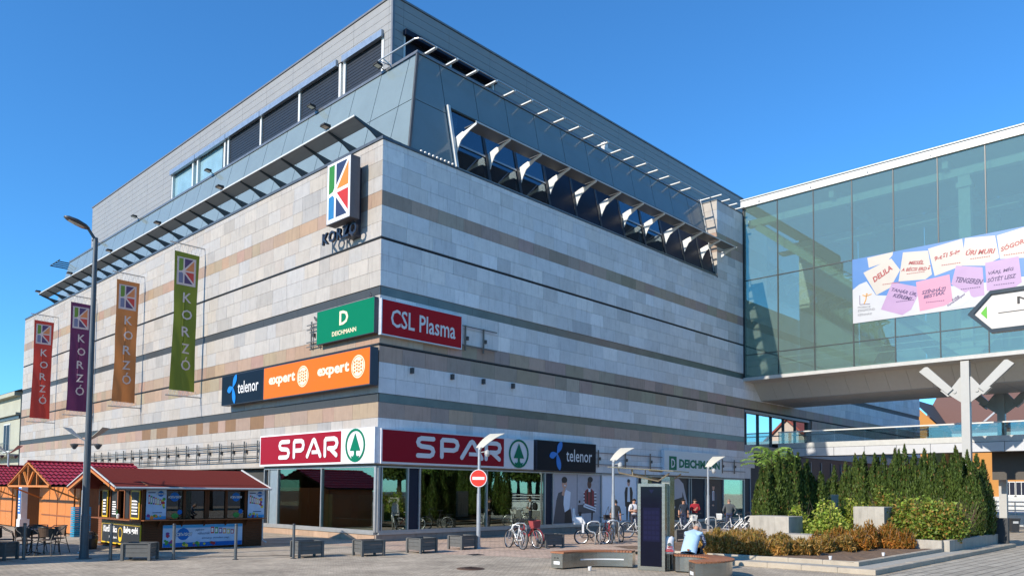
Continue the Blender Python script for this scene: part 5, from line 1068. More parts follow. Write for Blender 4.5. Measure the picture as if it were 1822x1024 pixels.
def rlamp(loc, h, label, double=False):
    t = thing('reflector_lamp', label, 'lamp', (*loc, 0), 0, 'reflector street lamps on the square')
    b = MB(); b.tube([(0, 0, 0), (0, 0, 1.9), (0, 0, 1.92), (0, 0, h)], [0.075, 0.07, 0.055, 0.05], 12); b.build('pole', M_PG, t)
    b = MB(); b.lathe([(0.14, 0), (0.14, 0.02), (0.085, 0.05), (0.085, 0.12)], n=12); b.build('base', M_PG, t)
    if not double:
        b = MB(); panel(b, Vector((0, 0, h+0.08)), CR*0.62+CF*0.30+Vector((0, 0, 0.52)), (CR*0.85-CF*0.5).normalized(), 0.30, 0.62); b.build('reflector', M_RP, t)
        b = MB(); b.tube([(0, 0, h), CR*0.05+Vector((0, 0, h+0.1))], 0.06, 8); b.tube([Vector((0, 0, h-0.1)), CR*0.28+Vector((0, 0, h-0.05))], 0.02, 6); b.lathe([(0.03, -0.05), (0.09, -0.1), (0.10, -0.2), (0.06, -0.28)], CR*0.28+Vector((0, 0, h+0.05)), 10); b.build('spotlight', M('spot_grey', (0.4, 0.4, 0.38), rough=0.4), t)
    else:
        for s_ in (-1, 1):
            b = MB(); panel(b, Vector((0, 0, h-0.02)), CR*0.60*s_+Vector((0, 0, 0.42)), CF, 0.12, 0.45, bow=0.02*s_); b.build('reflector', M_RP, t)
            b = MB(); b.tube([Vector((0, 0, h-0.12)), CR*0.36*s_+Vector((0, 0, h-0.1))], 0.02, 6); b.lathe([(0.02, 0.0), (0.12, -0.02), (0.11, -0.06), (0.04, -0.17), (0.01, -0.18)], CR*0.36*s_+Vector((0, 0, h-0.08)), 12); b.build('spotlight', M('spot_dark', (0.10, 0.10, 0.10), rough=0.3), t)
    return t
rlamp((0.66, -5.07), 3.45, 'pale single panel reflector lamp carrying the no entry sign'); rlamp((7.22, -6.04), 3.22, 'pale single panel reflector lamp among the bicycles left of the information screen'); rlamp((15.84, -5.41), 3.22, 'pale single panel reflector lamp in front of the pale green lettered sign')
rlamp((-10.12, 1.04), 3.42, 'double reflector lamp hidden behind the tall street lamp', True); rlamp((-7.11, 22.57), 3.75, 'double reflector lamp by the huts at the far left', True)
ne = thing('no_entry_sign', 'round red no entry sign with white bar on the lamp pole', 'road sign', (0.66, -5.07, 2.45)); FN = Fr(Vector((0, 0, 0))-CF*0.06, (CR+CF*-0.25).normalized())
FN = Fr(FN.N*0.075, FN.U)
b = MB(); b.prism(FN, circ(0, 0, 0.31, 32), -0.012, 0.0, 0); b.poly(FN, circ(0, 0, 0.285, 32), 0.002, 1); b.fbox(FN, -0.22, 0.22, -0.05, 0.05, 0.002, 0.005, 0); b.build('sign_face', [SP_W, M('road_red', S(225, 50, 28), rough=0.35)], ne)
b = MB()
for z in (-0.12, 0.12): b.lathe([(0.065, z-0.02), (0.065, z+0.02)], n=10)
b.build('clamp', m_lgrey, ne)
# information screen with shelter roof
M_SS = M('stainless', (0.36, 0.34, 0.31), rough=0.24, metal=0.9, var=0.12, scale=3, stretch=(1, 1, 6))
TU = Vector((0.21, -0.92, 0)).normalized(); tot = thing('information_screen', 'tall stainless information column with dark touch screen and small roof', 'information column', (-1.2, -13.45, 0)); TO = Vector((-1.2, -13.45, 0))
FT = Fr(Vector((-1.28, -13.08, 0))-TO, TU)
b = MB(); b.fbox(FT, 0, 0.08, 0.03, 2.24, -0.26, 0.0); b.fbox(FT, 0.66, 0.74, 0.03, 2.24, -0.26, 0.0); b.fbox(FT, 0.08, 0.66, 0.03, 0.11, -0.26, 0.0); b.fbox(FT, 0.08, 0.66, 2.16, 2.24, -0.26, 0.0); b.fbox(FT, 0.0, 0.74, 0.0, 0.03, -0.24, -0.02); b.fbox(FT, 0.08, 0.66, 0.11, 2.16, -0.25, -0.1); b.build('casing', M_SS, tot)
b = MB(); b.fbox(FT, 0.08, 0.66, 0.11, 2.16, -0.03, -0.018); b.build('screen_glass', M('screen_dark', (0.005, 0.006, 0.015), rough=0.06, spec=0.12), tot)
b = MB(); b.fbox(FT, 0.14, 0.60, 0.75, 1.62, -0.017, -0.0165, 0)
for j in range(6):
    for k_ in range(4): b.fbox(FT, 0.17+0.105*k_, 0.255+0.105*k_, 0.8+0.13*j, 0.89+0.13*j, -0.0165, -0.016, 1)
b.poly(FT, [(0.3, 2.08), (0.44, 2.08), (0.37, 1.98)], -0.0162, 1); b.build('screen_print', [M('screen_blue', (0.008, 0.009, 0.028), rough=0.08, spec=0.12), M('screen_blue2', (0.010, 0.011, 0.036), rough=0.08, spec=0.12)], tot)
b = MB(); b.fbox(FT, 0.55, 0.78, 0.0, 2.42, -0.62, -0.27); b.fbox(FT, 0.02, 0.2, 2.24, 2.42, -0.5, -0.2); b.build('post', M_SS, tot)
b = MB()
rp_ = [FT.pt(-0.75, 2.66, 0.25), FT.pt(1.05, 2.54, 0.25), FT.pt(1.05, 2.54, -1.0), FT.pt(-0.75, 2.66, -1.0)]
b.add(rp_+[p_+Vector((0, 0, 0.025)) for p_ in rp_], [(3, 2, 1, 0), (4, 5, 6, 7), (0, 1, 5, 4), (1, 2, 6, 5), (2, 3, 7, 6), (3, 0, 4, 7)]); b.build('roof_sheet', glass('roof_sheet_glass', (0.80, 0.76, 0.66), 0.10, (0.8, 0.75, 0.65), rough=0.2), tot); dusty(MATS['roof_sheet_glass'], 0.35, (0.5, 0.43, 0.3))
b = MB()
for n_ in (0.1, -0.8): b.tube([FT.pt(-0.5, 2.63, n_), FT.pt(-0.48, 2.52, n_), FT.pt(0.6, 2.30, n_), FT.pt(0.9, 2.50, n_)], 0.02, 5); b.tube([FT.pt(-0.1, 2.61, n_), FT.pt(-0.1, 2.45, n_)], 0.015, 5)
b.tube([FT.pt(0.37, 2.58, 0.1), FT.pt(0.37, 2.58, -0.8)], 0.03, 6); b.build('roof_bracket', M('bracket_bronze', (0.28, 0.23, 0.16), rough=0.4, metal=0.5), tot)
# benches
M_BW = M('bench_wood', (0.30, 0.115, 0.05), rough=0.55, var=0.2, scale=9)
def bench(name_label, inner, outer, ends, n):       # inner/outer: functions t->xy
    O = Vector((*inner(0.5), 0)); t = thing('curved_bench', name_label, 'bench', O)
    def V3(p, z): return Vector((p[0], p[1], z))-O
    for i in range(n):
        a, c = i/n, (i+1)/n-0.18/n; b = MB(); P4 = [inner(a), inner(c), outer(c), outer(a)]; ce = [sum(p_[k_] for p_ in P4)/4 for k_ in (0, 1)]
        P4 = [(ce[0]+(p_[0]-ce[0])*1.10, ce[1]+(p_[1]-ce[1])*1.12) if False else p_ for p_ in P4]
        vs = [V3(p_, 0.405) for p_ in P4]+[V3(p_, 0.445) for p_ in P4]; b.add(vs, [(3, 2, 1, 0), (4, 5, 6, 7), (0, 1, 5, 4), (1, 2, 6, 5), (2, 3, 7, 6), (3, 0, 4, 7)]); b.build('slat', M_BW, t)
    def mid(t_, k_): p_, q_ = inner(t_), outer(t_); return (p_[0]+(q_[0]-p_[0])*k_, p_[1]+(q_[1]-p_[1])*k_)
    b = MB(); vs = []; ns = 20
    for i in range(ns+1):
        s_ = i/ns
        for k_ in (0.08, 0.92):
            vs += [V3(mid(s_, k_), 0.03), V3(mid(s_, k_), 0.40)]
    fs = []
    for i in range(ns): a = 4*i; fs += [(a, a+4, a+5, a+1), (a+2, a+3, a+7, a+6), (a, a+2, a+6, a+4), (a+1, a+5, a+7, a+3)]
    fs += [(0, 1, 3, 2), (4*ns, 4*ns+2, 4*ns+3, 4*ns+1)]
    b.add(vs, fs); b.build('steel_body', M_SS, t, False)
    for e_ in ends:
        fr = Fr(V3(mid(e_, 0.08), 0)+Vector((0, 0, 0)), V3(mid(e_, 0.92), 0)-V3(mid(e_, 0.08), 0)); w_ = (V3(mid(e_, 0.92), 0)-V3(mid(e_, 0.08), 0)).length
        if e_ < 0.5: fr = Fr(V3(mid(e_, 0.92), 0), V3(mid(e_, 0.08), 0)-V3(mid(e_, 0.92), 0)) if fr.N.dot(V3(inner(0.3), 0)-V3(inner(0), 0)) > 0 else fr
        elif fr.N.dot(V3(inner(0.7), 0)-V3(inner(1), 0)) > 0: fr = Fr(V3(mid(e_, 0.92), 0), V3(mid(e_, 0.08), 0)-V3(mid(e_, 0.92), 0))
        b = MB(); b.fbox(fr, w_*0.22, w_*0.75, 0.12, 0.20, 0.0, 0.004, 0); b.fbox(fr, w_*0.25, w_*0.38, 0.27, 0.30, 0.0, 0.003, 1); b.fbox(fr, w_*0.5, w_*0.65, 0.27, 0.30, 0.0, 0.003, 1); b.build('end_label', [SP_W, m_black], t)
    return t, V3, mid
qa, qb, qc = Vector((-2.68, -11.75)), Vector((-1.62, -11.92)), Vector((-0.98, -12.70))
def qin(t): cpt = qb*2-(qa+qc)*0.5; p_ = qa*(1-t)**2+cpt*2*t*(1-t)+qc*t*t; return (p_.x, p_.y)
def qout(t):
    p_ = Vector(qin(t)); d = (Vector(qin(min(1, t+0.01)))-Vector(qin(max(0, t-0.01)))).normalized(); q_ = p_+Vector((-d.y, d.x))*0.42; return (q_.x, q_.y)
bt, V3b, midb = bench('curved stainless bench with wooden slats left of the information screen', qin, qout, (0.0,), 26)
b = MB()
vs = []
for i in range(13):
    s_ = 0.30+0.6*i/12; p_ = midb(s_, 0.055); vs += [V3b(p_, 0.2), V3b(p_, 0.235)]
b.add(vs, [(2*i, 2*i+2, 2*i+3, 2*i+1) for i in range(12)]); b.build('white_strip', SP_W, bt)
bc = Vector((-1.62, -14.55)); bu, bv = Vector((0.7217, 0.6922)), Vector((0.6922, -0.7217))
def arc_(r):
    def f(t): a = math.pi*(0.02+0.96*t); p_ = bc+bu*math.cos(a)*r+bv*math.sin(a)*r; return (p_.x, p_.y)
    return f
bt2, V3c, midc = bench('horseshoe shaped stainless bench with wooden slats where the man sits', arc_(1.28), arc_(0.70), (1.0,), 30)
sb = thing('shopping_bag', 'crumpled white plastic shopping bag standing on the bench by the screen', 'bag', (-0.92, -13.78, 0.447))
b = MB(); vs = []; rb = random.Random(5)
for j, (z, rx, ry) in enumerate(((0, .13, .10), (.08, .16, .12), (.2, .15, .11), (.32, .13, .09), (.40, .15, .05), (.44, .10, .02))):
    for a in range(12): an = 2*math.pi*a/12; k_ = 1+rb.uniform(-.12, .12); vs.append(CR*rx*math.cos(an)*k_+CF*ry*math.sin(an)*k_+Vector((0, 0, z+rb.uniform(-.015, .015))))
b.add(vs, [(i*12+j, i*12+(j+1) % 12, (i+1)*12+(j+1) % 12, (i+1)*12+j) for i in range(5) for j in range(12)]+[tuple(range(11, -1, -1))]); b.build('bag_body', M('bag_plastic', (0.75, 0.72, 0.71), rough=0.35, var=0.06), sb, True)
FB2 = Fr(-CF*0.125, CR); b = MB(); b.fbox(FB2, -0.10, 0.10, 0.06, 0.10, -0.01, 0.004, 0); b.fbox(FB2, -0.09, 0.09, 0.12, 0.135, -0.01, 0.004, 0); b.poly(FB2, circ(0.0, 0.24, 0.05, 10), 0.012, 1); b.fbox(FB2, -0.05, 0.08, 0.17, 0.19, -0.01, 0.006, 0); b.build('bag_print', [M('bag_red', S(200, 50, 55)), M('bag_grey', S(90, 100, 95))], sb)
# bistro chairs and table
M_RAT = M('rattan', (0.075, 0.045, 0.03), rough=0.6, var=0.3, scale=30); M_CFR = M('chair_frame', (0.03, 0.028, 0.027), rough=0.4)
def chair(label):
    t = thing('bistro_chair', label, 'chair', (0, 0, 0), 0, 'woven bistro chairs in the shade left of the kiosk')
    b = MB(); b.prism(Fr((0, 0, 0.45), (1, 0, 0), (0, 1, 0)), circ(0, 0, 0.21, 16), -0.015, 0.015); b.build('seat', M_RAT, t)
    vs = []; fs = []
    for i in range(11):
        a = math.radians(20+140*i/10)
        for z, r in ((0.50, 0.22), (0.62, 0.235), (0.78, 0.26)): vs.append((r*math.cos(a), r*math.sin(a), z+0.04*math.sin(math.pi*i/10)))
    fs = [(3*i+j, 3*i+3+j, 3*i+4+j, 3*i+1+j) for i in range(10) for j in (0, 1)]
    b = MB(); b.add(vs, fs); b.build('backrest', M_RAT, t)
    b = MB(); b.tube([(0.27*math.cos(math.radians(a)), 0.27*math.sin(math.radians(a)), 0.83-0.0) for a in range(20, 161, 14)], 0.013, 6)
    for s_ in (-1, 1): b.tube([(s_*0.25, 0.09, 0.83), (s_*0.27, -0.02, 0.74), (s_*0.27, -0.18, 0.66), (s_*0.25, -0.22, 0.5)], 0.013, 6)
    b.build('arm_frame', M_CFR, t)
    for s_ in (-1, 1):
        b = MB(); b.tube([(s_*0.25, -0.22, 0.5), (s_*0.22, -0.21, 0.3), (s_*0.23, -0.26, 0.0)], 0.013, 6); b.build('leg', M_CFR, t)
        b = MB(); b.tube([(s_*0.24, 0.1, 0.8), (s_*0.17, 0.17, 0.45), (s_*0.24, 0.27, 0.0)], 0.013, 6); b.build('leg', M_CFR, t)
    b = MB(); b.tube([(-0.22, -0.21, 0.28), (0, 0, 0.36), (0.2, 0.18, 0.28)], 0.01, 5); b.tube([(0.22, -0.21, 0.28), (0, 0, 0.36), (-0.2, 0.18, 0.28)], 0.01, 5); b.build('stretcher', M_CFR, t)
    return t
chs = [(-11.05, 1.05, 2.4, 'bistro chair nearest the lamp pole, its round back towards the kiosk'), (-11.62, 1.15, 0.4, 'bistro chair in front of the table, seen past the shaded bollard'), (-10.62, 1.75, -1.2, 'bistro chair right of the table in front of the lit hut doors'), (-11.0, 2.3, -0.4, 'bistro chair behind the table, its back towards the huts'), (-11.95, 1.9, 1.3, 'bistro chair left of the table beside the bollard'), (-12.72, 1.4, -1.4, 'bistro chair cut by the left edge behind the shaded planter')]
c0_ = chair(chs[0][3]); c0_.location = (*chs[0][:2], 0); c0_.rotation_euler.z = chs[0][2]
for x, y, a, l_ in chs[1:]: dup(c0_, (x, y, 0), a, l_)
tb = thing('bistro_table', 'dark round bistro table among the woven chairs', 'table', (-11.3, 1.72, 0))
b = MB(); b.lathe([(0.38, 0.72), (0.38, 0.745)], n=20); b.build('table_top', M_CFR, tb); b = MB(); b.tube([(0, 0, 0.03), (0, 0, 0.72)], 0.025, 8)
for a in (0, 2.1, 4.2): b.tube([(0, 0, 0.08), (0.26*math.cos(a), 0.26*math.sin(a), 0.01)], 0.015, 5)
b.build('leg', M_CFR, tb)
# floodlights along the attic and canopy, birds on the signs
def flood(label):
    t = thing('floodlight', label, 'floodlight', (0, 0, 0), 0, 'small black floodlights along the sunlit roof edge'); b = MB(); b.tube([(0.35, 0, -0.12), (0.05, 0, 0.02)], 0.025, 6); b.build('arm', m_brk, t)
    b = MB(); b.add([(-0.24, -0.17, 0.0), (-0.24, 0.17, 0.0), (0.1, 0.17, -0.04), (0.1, -0.17, -0.04), (-0.22, -0.15, 0.09), (-0.22, 0.15, 0.09), (0.1, 0.15, 0.10), (0.1, -0.15, 0.10)], [(0, 1, 2, 3), (4, 7, 6, 5), (0, 4, 5, 1), (1, 5, 6, 2), (2, 6, 7, 3), (3, 7, 4, 0)]); b.build('housing', m_black, t)
    b = MB(); b.add([(-0.20, -0.13, -0.006), (-0.20, 0.13, -0.006), (0.05, 0.13, -0.038), (0.05, -0.13, -0.038)], [(0, 3, 2, 1)]); b.build('lamp_glass', M('lamp_lens'), t); return t
f0 = flood('black floodlight on the roof rail edge'); f0.location = (2.35, 3.6, 21.3)
f0['label'] = 'black floodlight on the attic edge, first from the glass corner'
for i, y in enumerate((9.2, 20.8, 32.5, 40.5)): dup(f0, (2.35, y, 21.3), 0, 'black floodlight on the attic edge, %s from the glass corner' % ORD[i+1])
for i, y in enumerate((3.5, 13.3, 21.2, 29.0, 36.9, 44.6)): dup(f0, (-0.38, y, 17.45), 0, 'black floodlight at a canopy bracket tip, %s from the emblem sign corner' % ORD[i])
def bird(loc, rz, label):
    t = tag(None or thing('pigeon', label, 'bird', loc, rz, 'dark birds perched on the shop signs')); b = MB(); b.tube([(-0.17, 0, 0.06), (-0.06, 0, 0.10), (0.04, 0, 0.15), (0.10, 0, 0.21), (0.13, 0, 0.25), (0.18, 0, 0.25)], [0.012, 0.05, 0.06, 0.045, 0.035, 0.004], 8); b.build('body', M('bird_dark', (0.03, 0.032, 0.04), rough=0.5), t, True)
    b = MB(); b.tube([(0.02, 0.02, 0), (0.02, 0.02, 0.1)], 0.006, 4); b.tube([(0.02, -0.02, 0), (0.02, -0.02, 0.1)], 0.006, 4); b.build('legs', M('bird_leg', (0.25, 0.08, 0.05)), t)
bird((-0.2, 0.35, 9.575), 1.2, 'dark bird perched on top of the green sign at the corner'); bird((-0.2, 4.25, 9.17), 1.8, 'dark bird perched on the rail left of the green sign'); bird((-0.3, 12.45, 7.2), 1.6, 'dark bird at the left end of the dark phone shop sign')
# ================================================================ bicycles and racks
M_TY = M('tyre', (0.02, 0.02, 0.02), rough=0.8); M_RIM = M('rim_silver', (0.55, 0.55, 0.55), rough=0.3, metal=0.7); M_BLK = M('bike_black', (0.018, 0.018, 0.02), rough=0.4)
_wh = {}
def wheel(t, x, r, y=0.0):
    k = round(r, 2)
    if k not in _wh:
        b = MB(); n = 28; b.tube([(r*math.cos(2*math.pi*i/n), 0, r*math.sin(2*math.pi*i/n)) for i in range(n)], 0.022, 6, closed=True); ty = b.mesh('tyre', M_TY)
        b = MB(); r2 = r-0.035; b.tube([(r2*math.cos(2*math.pi*i/n), 0, r2*math.sin(2*math.pi*i/n)) for i in range(n)], 0.013, 5, closed=True)
        for i in range(14):
            a = 2*math.pi*i/14; b.tube([(0, 0.02*(-1)**i, 0), (r2*math.cos(a), 0, r2*math.sin(a))], 0.003, 3, caps=False)
        b.lathe([(0.02, -0.05), (0.02, 0.05)], n=8, axis=(0, 1, 0)); _wh[k] = (ty, b.mesh('rim', M_RIM))
    o = link('wheel', _wh[k][0], t); o.location = (x, y, r); link('rim', _wh[k][1], o)
def bike(loc, rz, label, col, kind='mtb', r=0.33, basket=None, seat=None, lean=0.08):
    t = thing('bicycle', label, 'bicycle', (*loc, 0), rz, 'bicycles parked at the racks'); t.rotation_euler = (lean, 0, rz)
    m = M('bike_'+label.split()[0]+kind+str(col)[:6], col, rough=0.3, var=0.03); h = r/0.33; wb = 1.05*h
    wheel(t, 0, r); wheel(t, wb, r); bb_ = (0.44*h, 0, 0.28*h); st_ = (0.34*h, 0, 0.82*h); hd_ = (0.86*h, 0, 0.82*h); hd2 = (0.89*h, 0, 0.70*h)
    b = MB(); b.tube([bb_, st_], 0.018, 6); b.tube([bb_, (0, 0.05, r)], 0.012, 5); b.tube([bb_, (0, -0.05, r)], 0.012, 5); b.tube([(0.36*h, 0, 0.72*h), (0, 0.05, r)], 0.010, 5); b.tube([(0.36*h, 0, 0.72*h), (0, -0.05, r)], 0.010, 5); b.tube([hd_, hd2], 0.024, 8)
    if kind == 'mtb': b.tube([st_, hd_], 0.02, 6); b.tube([bb_, (0.6*h, 0, 0.45*h), hd2], 0.027, 6)
    else: b.tube([bb_, (0.52*h, 0, 0.33*h), (0.72*h, 0, 0.52*h), hd2], 0.027, 8); b.tube([(0.37*h, 0, 0.56*h), (0.55*h, 0, 0.43*h), (0.72*h, 0, 0.58*h), hd_], 0.018, 6)
    b.build('frame', m, t)
    b = MB(); b.tube([hd2, (0.93*h, 0.06, 0.62*h), (wb, 0.055, r)], 0.014, 6); b.tube([(0.93*h, -0.06, 0.62*h), (wb, -0.055, r)], 0.014, 6); b.tube([(0.93*h, 0.06, 0.64*h), (0.93*h, -0.06, 0.64*h)], 0.02, 6); b.build('fork', m if kind != 'mtb' else M_RIM, t)
    b = MB(); b.tube([hd_, (0.84*h, 0, 1.0*h)], 0.014, 6); b.tube([(0.72*h, 0.29, 1.03*h), (0.84*h, 0.17, 1.02*h), (0.86*h, 0, 0.99*h), (0.84*h, -0.17, 1.02*h), (0.72*h, -0.29, 1.03*h)], 0.013, 6)
    for s_ in (-1, 1): b.tube([(0.72*h, s_*0.29, 1.03*h), (0.66*h, s_*0.30, 1.03*h)], 0.02, 6)
    b.build('handlebar', M_BLK, t)
    b = MB(); b.tube([st_, (0.32*h, 0, 0.93*h)], 0.013, 6); b.add([(0.20*h, 0.08, 0.96*h), (0.20*h, -0.08, 0.96*h), (0.34*h, -0.04, 0.95*h), (0.47*h, -0.015, 0.96*h), (0.47*h, 0.015, 0.96*h), (0.34*h, 0.04, 0.95*h), (0.20*h, 0.07, 0.92*h), (0.20*h, -0.07, 0.92*h), (0.46*h, 0, 0.93*h)], [(0, 1, 2, 5), (5, 2, 3, 4), (0, 6, 7, 1), (1, 7, 8, 3, 2), (0, 5, 4, 8, 6), (6, 8, 7)]); b.build('saddle', M_BLK if seat != 'white' else SP_W, t)
    b = MB(); n = 16; b.tube([(bb_[0]+0.09*math.cos(2*math.pi*i/n), 0.05, bb_[2]+0.09*math.sin(2*math.pi*i/n)) for i in range(n)], 0.008, 4, closed=True); b.tube([(bb_[0]+0.1, 0.09, bb_[2]-0.13), (bb_[0], 0.07, bb_[2]), (bb_[0], -0.07, bb_[2]), (bb_[0]-0.1, -0.09, bb_[2]+0.13)], 0.01, 5)
    for s_ in (-1, 1): b.box(bb_[0]+s_*0.1-0.04, bb_[0]+s_*0.1+0.04, s_*0.09, s_*0.19, bb_[2]-s_*0.13-0.01, bb_[2]-s_*0.13+0.01)
    b.tube([(bb_[0], 0.05, bb_[2]+0.09), (0, 0.05, r+0.04)], 0.006, 4); b.tube([(bb_[0], 0.05, bb_[2]-0.09), (0, 0.05, r-0.04)], 0.006, 4); b.build('crank', M_BLK, t)
    if kind != 'mtb':
        b = MB()
        for x, a0, a1 in ((0, 20, 185), (wb, -5, 120)):
            rr = r+0.035; N_ = 10; vs = []
            for i in range(N_+1):
                a = math.radians(a0+(a1-a0)*i/N_); vs += [(x+rr*math.cos(a), -0.03, r+rr*math.sin(a)), (x+rr*math.cos(a), 0.03, r+rr*math.sin(a))]
            b.add(vs, [(2*i, 2*i+1, 2*i+3, 2*i+2) for i in range(N_)])
        b.build('mudguard', m, t); b = MB()
        for y in (-0.06, 0.06): b.tube([(-0.28*h, y, 0.74*h), (0.30*h, y, 0.74*h)], 0.009, 4); b.tube([(-0.2*h, y, 0.74*h), (0, y, r)], 0.007, 4)
        for x in (-0.25, -0.12, 0.0, 0.12): b.tube([(x*h, -0.06, 0.74*h), (x*h, 0.06, 0.74*h)], 0.007, 4)
        b.build('carrier', M_BLK, t)
    if basket:
        x0, z0 = (0.98*h, 0.72*h) if basket[0] == 'front' else (-0.15*h, 0.76*h); b = MB(); vs = []
        for j in range(5):
            for (sx, sy) in ((-1, -1), (1, -1), (1, 1), (-1, 1)): k_ = 0.8+0.05*j; vs.append((x0+sx*0.13*k_, sy*0.18*k_, z0+0.06*j))
        fs = [(j*4+i, j*4+(i+1) % 4, j*4+4+(i+1) % 4, j*4+4+i) for j in range(4) for i in range(4)]+[(3, 2, 1, 0)]; b.add(vs, fs)
        for j in range(5): b.tube([vs[j*4+i] for i in range(4)], 0.01, 4, closed=True)
        b.build('basket', M('basket_'+str(basket[1])[:7], basket[1], rough=0.7), t)
    if seat == 'child':
        b = MB(); b.add([(-0.12, -0.15, 0.80), (-0.12, 0.15, 0.80), (-0.32, 0.17, 1.25), (-0.32, -0.17, 1.25), (-0.40, -0.10, 1.42), (-0.40, 0.10, 1.42), (0.16, 0.15, 0.82), (0.16, -0.15, 0.82), (0.05, 0.18, 1.0), (0.05, -0.18, 1.0), (-0.18, 0.19, 1.02), (-0.18, -0.19, 1.02)],
            [(0, 1, 2, 3), (3, 2, 5, 4), (0, 7, 6, 1), (1, 6, 8, 10), (0, 11, 9, 7), (1, 10, 2), (0, 3, 11)]); b.box(-0.34, -0.26, -0.14, 0.14, 0.9, 1.36); b.box(-0.3, 0.14, -0.16, 0.16, 0.78, 0.86); b.box(-0.28, 0.02, -0.19, -0.15, 0.84, 1.05); b.box(-0.28, 0.02, 0.15, 0.19, 0.84, 1.05); b.box(0.02, 0.1, -0.16, -0.1, 0.45, 0.82); b.box(0.02, 0.1, 0.1, 0.16, 0.45, 0.82); b.build('child_seat', SP_W, t)
    return t
P2_ = math.pi/2
bike((1.55, -6.35), 1.25, 'white mountain bicycle with black tyres, nearest the planter boxes', (0.70, 0.70, 0.68), 'mtb', 0.33)
bike((2.45, -5.35), -1.75, 'red bicycle with a red basket behind the white mountain one', (0.35, 0.05, 0.05), 'city', 0.34, ('front', (0.30, 0.05, 0.05)))
bike((5.55, -5.75), -0.9, 'small wheeled bicycle with a white child seat at the left hooped rack', (0.05, 0.05, 0.06), 'city', 0.27, None, 'child')
bike((6.35, -6.55), 0.95, 'red and black bicycle with white saddle between the two hooped racks', (0.32, 0.04, 0.05), 'mtb', 0.32, None, 'white')
bike((8.35, -5.2), -2.2, 'black bicycle with large silver rimmed wheel at the right hooped rack', (0.03, 0.03, 0.03), 'city', 0.35)
bike((10.2, -4.6), -0.55, 'white step through bicycle in front of the man in the white shirt', (0.72, 0.72, 0.70), 'city', 0.34)
bike((13.1, -5.1), -0.65, 'white step through bicycle with a pale front basket behind the seated man', (0.70, 0.70, 0.68), 'city', 0.34, ('front', (0.65, 0.65, 0.62)))
bike((14.5, -5.3), -2.3, 'grey bicycle tangled between two white ones by the far rack', (0.25, 0.25, 0.26), 'city', 0.34)
bike((15.6, -6.3), -1.0, 'white bicycle with pale rear basket left of the grey jacketed man', (0.68, 0.68, 0.66), 'city', 0.34, ('rear', (0.65, 0.64, 0.6)))
bike((17.9, -5.6), -1.2, 'white bicycle with white saddle right of the grey jacketed man', (0.70, 0.70, 0.68), 'city', 0.34, None, 'white')
def rack_(loc, rz, label):
    t = thing('bicycle_rack', label, 'bike rack', (*loc, 0), rz, 'hooped steel bicycle racks'); b = MB()
    b.tube([(0.05, 0, 0), (0.05, 0, 0.40), (0.0, 0, 0.46), (-0.16, 0, 0.50), (-0.28, 0, 0.62), (-0.24, 0, 0.80), (-0.10, 0, 0.88), (0.14, 0, 0.88), (0.22, 0, 0.80), (0.22, 0, 0.0)], 0.028, 8); b.build('hoop', M('rack_steel', (0.55, 0.56, 0.54), rough=0.3, metal=0.5), t, True)
    b = MB(); b.lathe([(0.07, 0), (0.07, 0.012)], (0.05, 0, 0), 10); b.lathe([(0.07, 0), (0.07, 0.012)], (0.22, 0, 0), 10); b.build('base_plate', M_LP, t); return t
for x, y, l_ in ((5.67, -6.28, 'bicycle rack hoop beside the white child seat'), (7.15, -6.10, 'bicycle rack hoop touching the lamp pole among the bicycles'), (14.9, -6.1, 'bicycle rack hoop among the far white bicycles'), (18.6, -6.2, 'bicycle rack hoop at the last bicycle by the concrete block'), (1.9, -5.9, 'bicycle rack hoop hidden between the mountain bicycle and the red one')):
    rack_((x, y), -0.80, l_)
